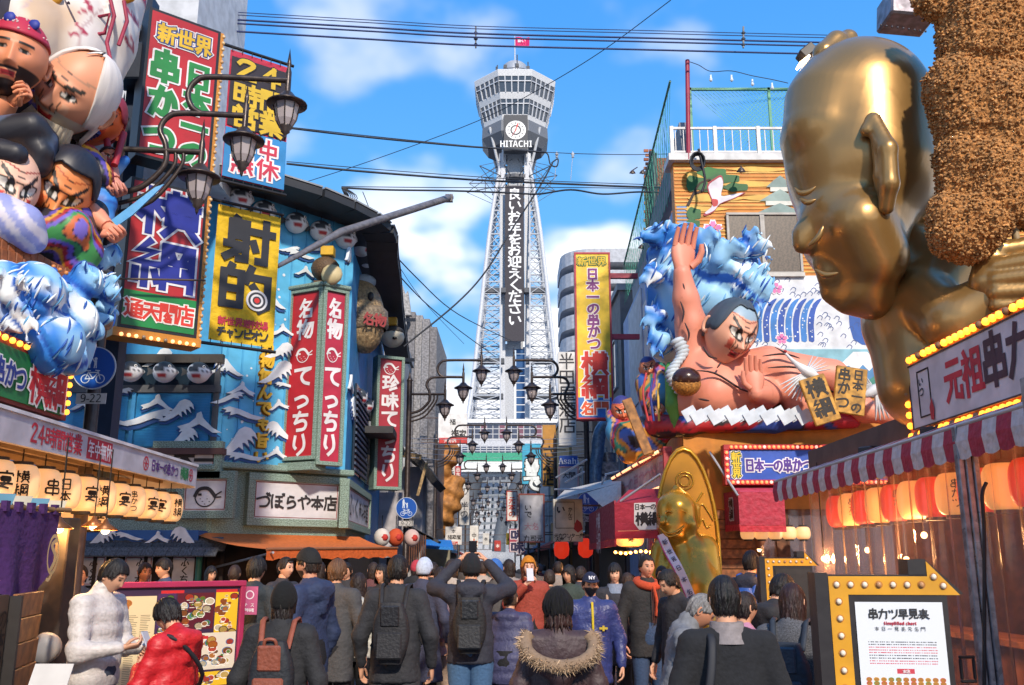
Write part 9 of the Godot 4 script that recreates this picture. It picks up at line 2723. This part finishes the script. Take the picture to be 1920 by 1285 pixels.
func build_people()->void:
	var w:Node3D
	var st:SurfaceTool
	w=person("man in a white puffer jacket looking down at his phone by the menu board",196,1040,7.0,78,{"coat":"#c9c2bd","rough":0.55,"bulk":1.22,"quilt":0.02,"wrinkle":0.003,"nod":24,"trousers":"#3a4254","hem":0.82,"collar":0.07,"line":[0.42,0.0,-0.5],"thick":1.16,"strands":0.06,"arms":{"re":Vector3(-0.27,1.07,0.05),"rw":Vector3(-0.12,1.1,0.30),"le":Vector3(0.27,1.07,0.05),"lw":Vector3(0.10,1.08,0.32)},"curl_r":0.55,"curl_l":0.5,"palm_r":Vector3(0.5,1,0),"palm_l":Vector3(-0.5,1,0)})
	tag(phone(w,Vector3(0.0,1.13,0.40),1.1),"pale phone held by the man in the white puffer jacket","phone")
	w=person("person in a bright red rain jacket with a black shoulder bag before the menu board",335,1113,6.2,-115,{"coat":"#c4141c","rough":0.5,"bulk":1.12,"nod":28,"slim":1.0,"hem":0.55,"hood":true,"thick":1.2,"strands":0.09,"line":[0.35,-0.25,-0.62],"trousers":"#2c3a6a","wrinkle":0.008,"arms":{"re":Vector3(-0.25,1.08,0.08),"rw":Vector3(-0.06,1.22,0.26),"le":Vector3(0.25,1.08,0.08),"lw":Vector3(0.06,1.2,0.27)},"palm_r":Vector3(1,0.5,0),"palm_l":Vector3(-1,0.5,0),"curl_r":0.6,"curl_l":0.6})
	var wt:Transform3D=w.get_meta("w")
	st=ms();box(st,wt*Transform3D(Basis(Vector3.UP,-0.6),Vector3(-0.22,0.85,0.12)),Vector3(0.26,0.2,0.1),0.03);var bag:=done("shoulder_bag",st,mat("#15151a",0.6,0.0,"cloth"),w)
	st=ms();tube(st,curve([wt*Vector3(-0.25,0.93,0.1),wt*Vector3(-0.12,1.15,-0.17),wt*Vector3(0.08,1.38,-0.14),wt*Vector3(0.15,1.42,0.0),wt*Vector3(0.05,1.2,0.16),wt*Vector3(-0.2,0.95,0.16)],4),0.014,6);done("strap",st,mat("#1a1a20",0.7),bag)
	w=person("person in black knitted beanie and black coat with a black and tan leather backpack",533,1085,6.0,178,{"hat":"beanie","hat_c":"#121214","hat_h":0.02,"coat":"#17171b","bulk":1.05,"pack":"#1f2228","flap_c":"#8a4a36","strap_c":"#8f4c38","slim":0.6,"hair":"#241a16","line":[0.3,-0.6,-1.2],"hem":0.6,"trousers":"#8a8286"})
	wt=w.get_meta("w")
	st=ms();tube(st,curve([wt*Vector3(-0.04,1.30,-0.24),wt*Vector3(-0.03,1.36,-0.26),wt*Vector3(0.03,1.36,-0.26),wt*Vector3(0.04,1.30,-0.24)],4),0.011,6);done("bag_handle",st,mat("#8a4a36",0.5),w)
	w=person("tall man in black cap and navy hooded jacket turned towards the shops",583,1027,7.6,-112,{"hat":"cap","hat_c":"#17171b","coat":"#1d2a4c","bulk":1.14,"hood":true,"face":{"beard":lc("#3a2a20")},"skin":"#c48a6c","hair":"#33241a","line":[0.5,0.0,-0.5],"hem":0.7,"wrinkle":0.01})
	wt=w.get_meta("w")
	st=ms();box(st,wt*Transform3D(Basis(Vector3.UP,1.4),Vector3(0.255,1.28,0.0)),Vector3(0.03,0.09,0.005));done("badge",st,mat("#b9c3d6",0.6),w)
	person("person with tousled brown hair in a dark grey coat beside the navy jacket",632,1048,9.2,165,{"coat":"#3a3a3c","bulk":1.1,"hair":"#6b4a30","thick":1.18,"strands":0.1,"hem":0.62})
	person("woman with long dark hair in an off-white puffer with a hood",672,1074,9.4,170,{"coat":"#bdb9ae","rough":0.55,"bulk":1.2,"quilt":0.02,"wrinkle":0.003,"hood":true,"slim":1.0,"hair":"#2a1c18","line":[0.3,-1.1,-1.35],"thick":1.14,"hem":0.86,"trousers":"#15151a"})
	person("man with short black hair in a black jacket and big black backpack, trousers charcoal",746,1040,8.0,176,{"coat":"#1e1f24","bulk":1.12,"pack":"#212125","trousers":"#33353a","leg":1.25,"thick":1.14,"strands":0.07})
	person("person in a pale blue hood and long navy coat behind the black backpack",795,1046,10.5,160,{"coat":"#2a3048","hat":"beanie","hat_c":"#b5c3d8","hem":0.45,"slim":0.6})
	person("person with a mauve backpack and beige trousers",826,1062,10.8,178,{"coat":"#8f7f86","pack":"#8a7078","trousers":"#a38d7c","slim":0.8,"hair":"#2a1e1a","line":[0.3,-0.8,-1.1],"leg":1.15})
	w=person("man in dark hooded jacket and jeans photographing the tower with both arms raised",884,1038,8.8,180,{"hat":"beanie","hat_c":"#1c1d24","coat":"#1f2230","bulk":1.16,"hood":true,"pack":"#1a1b1e","flap_c":"#22252a","trousers":"#3f6288","leg":1.2,"hem":0.78,"arms":{"re":Vector3(-0.34,1.42,0.14),"rw":Vector3(-0.12,1.66,0.26),"le":Vector3(0.34,1.42,0.14),"lw":Vector3(0.12,1.66,0.26)},"palm_r":Vector3(1,0,0.3),"palm_l":Vector3(-1,0,0.3),"curl_r":0.5,"curl_l":0.5})
	tag(phone(w,Vector3(0.0,1.76,0.29),1.5),"black phone held up by the man photographing the tower","phone")
	person("stooping person in a violet-blue puffer over a red jumper",950,1100,9.0,165,{"coat":"#35365a","rough":0.6,"bulk":1.25,"quilt":0.02,"wrinkle":0.003,"hood":true,"lean":14,"hair":"#4a3628","hem":0.72,"trousers":"#17171b","slim":0.4})
	w=person("woman in mustard beanie and rust coat holding a phone up to her face",990,1043,11.0,8,{"hat":"beanie","hat_c":"#b9761c","coat":"#8e3222","bulk":1.08,"slim":1.0,"hair":"#6b3a20","line":[0.4,-1.6,-1.2],"skin":"#d5a58c","arms":{"re":Vector3(-0.25,1.2,0.14),"rw":Vector3(-0.06,1.42,0.24)},"curl_r":0.6,"palm_r":Vector3(1,0,-0.3)})
	tag(phone(w,Vector3(-0.02,1.52,0.27),1.1),"phone held up by the woman in the mustard beanie","phone")
	w=person("woman in a black fur hat and brown parka with pale fur trim on the hood",1046,1100,6.1,182,{"hat":"fur","hat_c":"#101014","hat_h":0.03,"coat":"#38262a","rough":0.6,"bulk":1.22,"quilt":0.008,"hair":"#3a2220","line":[0.2,-0.8,-1.15],"strands":0.12,"thick":1.25,"flare":0.12,"slim":0.6,"hem":0.6})
	wt=w.get_meta("w")
	var fur:=ms()
	var rg:=RandomNumberGenerator.new()
	rg.seed=33
	for k in 1600:
		var a:=lerpf(-2.15,2.15,rg.randf())
		var c:=Vector3(sin(a)*0.25,1.37-0.13*cos(a),-0.12-0.16*maxf(cos(a),-0.3))+Vector3(rg.randfn(0,0.012),rg.randfn(0,0.012),rg.randfn(0,0.012))
		var dir:=Vector3(sin(a)*0.8+rg.randfn(0,0.5),-0.3+rg.randfn(0,0.5),-cos(a)+rg.randfn(0,0.4)).normalized()*rg.randf_range(0.04,0.075)
		var sd:=dir.cross(Vector3(rg.randfn(),rg.randfn(),rg.randfn())).normalized()*0.005
		fur.set_color(lc("#b59a7c")*rg.randf_range(0.6,1.25))
		tri(fur,wt*(c-sd),wt*(c+sd),wt*(c+dir))
	done("fur_trim",fur,vmat(0.95),w).set_meta("kind","stuff")
	var hood:=ms()
	var hp:=[]
	for k in 15:
		var a:=lerpf(-2.15,2.15,k/14.0)
		hp.append(wt*Vector3(sin(a)*0.24,1.365-0.13*cos(a),-0.11-0.16*maxf(cos(a),-0.3)))
	tube(hood,hp,0.042,8);done("hood_edge",hood,mat("#8d7660",0.95,0.0,"cloth"),w)
	lumps_local(w,wt,"hood",[[Vector3(0,1.16,-0.18),0.09,Vector3(0,1.06,-0.17),0.05],[Vector3(-0.1,1.22,-0.15),0.06,Vector3(0.1,1.22,-0.15),0.06]],mat("#38262a",0.6,0.0,"cloth"))
	w=person("person in navy cap, black mask and blue zip jacket with yellow zip facing the camera",1106,1073,8.8,4,{"hat":"cap","hat_c":"#1c2340","coat":"#26306a","rough":0.45,"bulk":1.15,"face":{"mask":lc("#141416")},"wrinkle":0.008,"hem":0.68,"trousers":"#26282e","line":[0.5,0.0,-0.4]})
	wt=w.get_meta("w")
	st=ms();tube(st,[wt*Vector3(0,1.44,0.11),wt*Vector3(0,1.3,0.135),wt*Vector3(0,0.95,0.145),wt*Vector3(0,0.72,0.14)],0.012,6);done("zip",st,mat("#c9b21a",0.5),w)
	st=ms();box(st,wt*Transform3D(Basis.IDENTITY,Vector3(0.1,1.2,0.135)),Vector3(0.08,0.02,0.01));box(st,wt*Transform3D(Basis.IDENTITY,Vector3(0.1,1.2,0.136)),Vector3(0.02,0.05,0.01));done("crest",st,mat("#b9a02a",0.6),w)
	latin(w,"NY",(w.get_meta("ht")as Transform3D)*Transform3D(Basis(Vector3.RIGHT,-0.45),Vector3(0,0.07,0.10)),0.035,"#d9dbe2")
	w=person("woman with black bangs in a dark coat carrying pale bag straps",1152,1055,10.8,-6,{"coat":"#20222c","slim":1.0,"hair":"#131014","line":[0.2,-0.95,-0.95],"thick":1.15,"skin":"#d3a58c","collar_c":"#7f8ea6","hem":0.6})
	wt=w.get_meta("w")
	for sx:float in[-0.09,0.13]:
		st=ms();tube(st,[wt*Vector3(sx,1.42,0.02),wt*Vector3(sx,1.3,0.13),wt*Vector3(sx*1.3,0.98,0.14)],0.016,6,true,0.5);done("bag_strap",st,mat("#b59a84",0.8),w)
	w=person("man in a black jacket with an orange-red striped scarf looking ahead",1211,1040,10.2,12,{"coat":"#16171b","bulk":1.12,"skin":"#bd8a70","thick":1.12,"line":[0.55,0.0,-0.5],"hem":0.7,"trousers":"#2f4668"})
	wt=w.get_meta("w")
	st=ms()
	tube(st,curve([wt*Vector3(0.08,1.44,-0.04),wt*Vector3(0.1,1.42,0.06),wt*Vector3(0,1.40,0.12),wt*Vector3(-0.1,1.43,0.06),wt*Vector3(-0.08,1.46,-0.05),wt*Vector3(0.08,1.46,-0.05)],4),0.045,8)
	tube(st,curve([wt*Vector3(0.02,1.4,0.13),wt*Vector3(0.04,1.25,0.16),wt*Vector3(0.03,1.12,0.16)],4),0.05,8,true,0.4);var scf:=done("scarf",st,mat("#b5482a",0.95,0.0,"cloth"),w)
	for k in 6:
		st=ms();tube(st,[wt*Vector3(-0.01+k*0.016,1.38,0.165),wt*Vector3(-0.01+k*0.016,1.05,0.175)],0.004,4);done("stripe",st,mat("#5a3230",0.95),scf)
	person("dark-haired man in a black jacket bowing his head beside the gold figure",1266,1063,8.6,-62,{"coat":"#1a1b20","nod":22,"thick":1.18,"strands":0.06})
	w=person("grey-haired man in a grey fleece jacket reading a paper",1262,1096,6.0,84,{"coat":"#73757a","rough":0.9,"bulk":1.18,"hair":"#8d8a88","strands":0.08,"nod":30,"lean":8,"collar":0.06,"skin":"#c08466","hem":0.82,"trousers":"#1c1c20","wrinkle":0.012,"line":[0.5,0.05,-0.5],"arms":{"re":Vector3(-0.28,1.08,0.08),"rw":Vector3(-0.14,1.12,0.34),"le":Vector3(0.27,1.06,0.06),"lw":Vector3(0.12,1.08,0.34)},"curl_r":0.6,"curl_l":0.6,"palm_r":Vector3(0.6,1,0),"palm_l":Vector3(-0.6,1,0)})
	wt=w.get_meta("w")
	st=ms();box(st,wt*Transform3D(Basis(Vector3.RIGHT,0.5),Vector3(0,1.16,0.44)),Vector3(0.16,0.2,0.003));tag(done("paper_sheet",st,mat("#cfcdd2",0.8)),"white sheet of paper held by the grey-haired man","paper")
	w=person("man in a black overcoat with a grey knitted scarf and shoulder bag strap",1357,1078,4.8,181,{"coat":"#131418","rough":0.95,"bulk":1.1,"collar_c":"#8a8282","scarf":true,"collar":0.0,"thick":1.13,"strands":0.05,"line":[0.4,-0.05,-0.68],"hem":0.5,"wrinkle":0.004})
	wt=w.get_meta("w")
	st=ms();tube(st,curve([wt*Vector3(0.1,1.43,0.02),wt*Vector3(0.1,1.4,-0.1),wt*Vector3(0.13,1.2,-0.15),wt*Vector3(0.2,0.9,-0.14)],4),0.022,6,true,0.4);done("bag_strap",st,mat("#23252c",0.7),w)
	st=ms();box(st,wt*Transform3D(Basis(Vector3.UP,-0.2),Vector3(0.145,1.16,-0.16)),Vector3(0.06,0.02,0.02),0.004);done("strap_buckle",st,mat("#8d8f94",0.3,0.8,""),w)
	person("woman with long chestnut hair in a tweed coat and dark backpack by the arrow stand",1480,1090,5.8,150,{"coat":"#5d5f66","coat_look":"stone","coat_scale":6.0,"rough":0.95,"pack":"#2a3340","flap_c":"#333f50","slim":0.8,"hair":"#38201c","line":[0.3,-1.2,-1.45],"thick":1.14,"strands":0.05,"nod":12,"hem":0.5})
	person("man in a dark navy hooded jacket turned towards the orange arrow stand",1406,1032,10.4,140,{"coat":"#161d2c","hood":true,"bulk":1.16,"thick":1.15,"pack":"#1f4fa0"})
	person("black-haired person bending forward behind the chestnut-haired woman",1450,1070,7.2,120,{"coat":"#1c1d22","nod":24,"thick":1.2,"hood":true})
	person("person in pink knitwear half hidden beside the black overcoat",1392,1108,6.4,120,{"coat":"#b07a9a","slim":0.8,"hair":"#241a1a"})
	person("dark-haired man in a teal-black jacket seen from behind by the shop timber front",480,1043,9.2,160,{"coat":"#20282f","bulk":1.15,"hood":true,"thick":1.16,"strands":0.08})
	person("young man with smiling face in a dark jacket before the orange awning shop",534,1044,11.0,62,{"coat":"#22222a","skin":"#cf9c80","thick":1.12})
	person("woman with hair tied back in dark blue near the posters",272,1054,11.5,40,{"coat":"#23283a","slim":1.0,"skin":"#a8745a","line":[0.4,-0.1,-0.9]})
	person("man with bowl-cut black hair in a navy jacket near the posters",311,1046,11.5,-40,{"coat":"#263a60","thick":1.15,"line":[0.25,-0.1,-0.5]})
	person("short-haired person in a blue shirt behind the white puffer jacket",152,1058,10.5,20,{"coat":"#2c4468","thick":1.1})
func phone(who:Node3D,at:Vector3,tilt:float)->MeshInstance3D:
	var w:Transform3D=who.get_meta("w")
	var st:=ms()
	box(st,w*Transform3D(Basis(Vector3.RIGHT,tilt-PI/2),at),Vector3(0.075,0.15,0.01),0.003)
	return done("phone",st,mat("#1b1c22" if tilt>1.3 else "#b9bcc4",0.25,0.2,""))
func lumps_local(who:Node3D,wt:Transform3D,called:String,prims:Array,m:Material)->void:
	put(called,blob_mesh(blob(prims,0.022,0.02),m),who,wt)
func build_crowd()->void:
	var r:=RandomNumberGenerator.new()
	r.seed=17
	var coats:=["#1d1e24","#2a2c36","#3a3430","#24304a","#4a4644","#15161a","#5a2c2c","#6a6660","#2c3a34","#8a8078","#a89a8c","#1f2a3c"]
	var words:=["black","charcoal","brown","navy","grey-brown","jet black","maroon","pale grey","dark green","beige","cream","blue-black"]
	var spots:=[[718,1058,10.5],[812,1050,13],[846,1046,11.5],[930,1050,10.5],[955,1047,12],[1030,1070,11.2],[1068,1060,11.0],[1088,1058,12],[1176,1072,10.5],[1240,1062,11.5],[780,1048,14],[905,1050,14],[1000,1052,15],[1046,1054,14.5],[868,1052,17],[920,1052,19],[960,1053,21],[1012,1054,22],[1040,1055,24],[890,1053,25],[940,1054,28],[980,1054,31],[1020,1055,33],[905,1054,36],[955,1054,40],[1185,1078,13],[700,1056,12.5],[650,1054,12],[600,1052,12.5],[440,1056,11.5],[395,1058,12]]
	var where:=["near the gabled house","behind the blue-hooded person","beside the raised arms","left of the mustard beanie","behind the mustard beanie","with tied-up hair beside the fur hat","in front of the right lamp post","behind the right lamp post","before the plastic sheets","beside the gold figure","under the orange awning's end","in the thick of the street","beyond the mustard beanie","under the cream sign","under the blue awning","mid street under the first lamps","mid street under the flag sign","by the stalls below the white canopy","by the red lanterns","near the octagon sign","beyond the flag sign","beyond the cloth banner","before the ochre house","far down by the cream house","farthest down the street","by the warm bulb string","by the round lanterns","under the orange awning","at the corner shop front","by the green downpipe","beside the posters"]
	for i in spots.size():
		var s:Array=spots[i]
		var k:=(i*5+i/3)% coats.size()
		var front:=i % 3==0
		person("person in a %s coat %s" %[words[k],where[i]],s[0],s[1]+r.randf_range(-3,5),s[2]*1.08,r.randf_range(-40,40)if front else r.randf_range(140,220),{"coat":coats[k],"fine":s[2]<11.0,"bulk":r.randf_range(1.0,1.2),"hair":["#17120f","#2a1c16","#3a281c"][i % 3],"line":[0.4,-0.1,-0.6]if i % 2 else[0.3,-1.0,-1.2],"slim":float(i % 2),"thick":1.14,"trousers":["#1c1d22","#2c3a54","#3a3834"][i % 3],"hat":"beanie" if i % 7==3 else "","hat_c":["#3a6ab0","#b03a48","#5a5a60"][i % 3]})
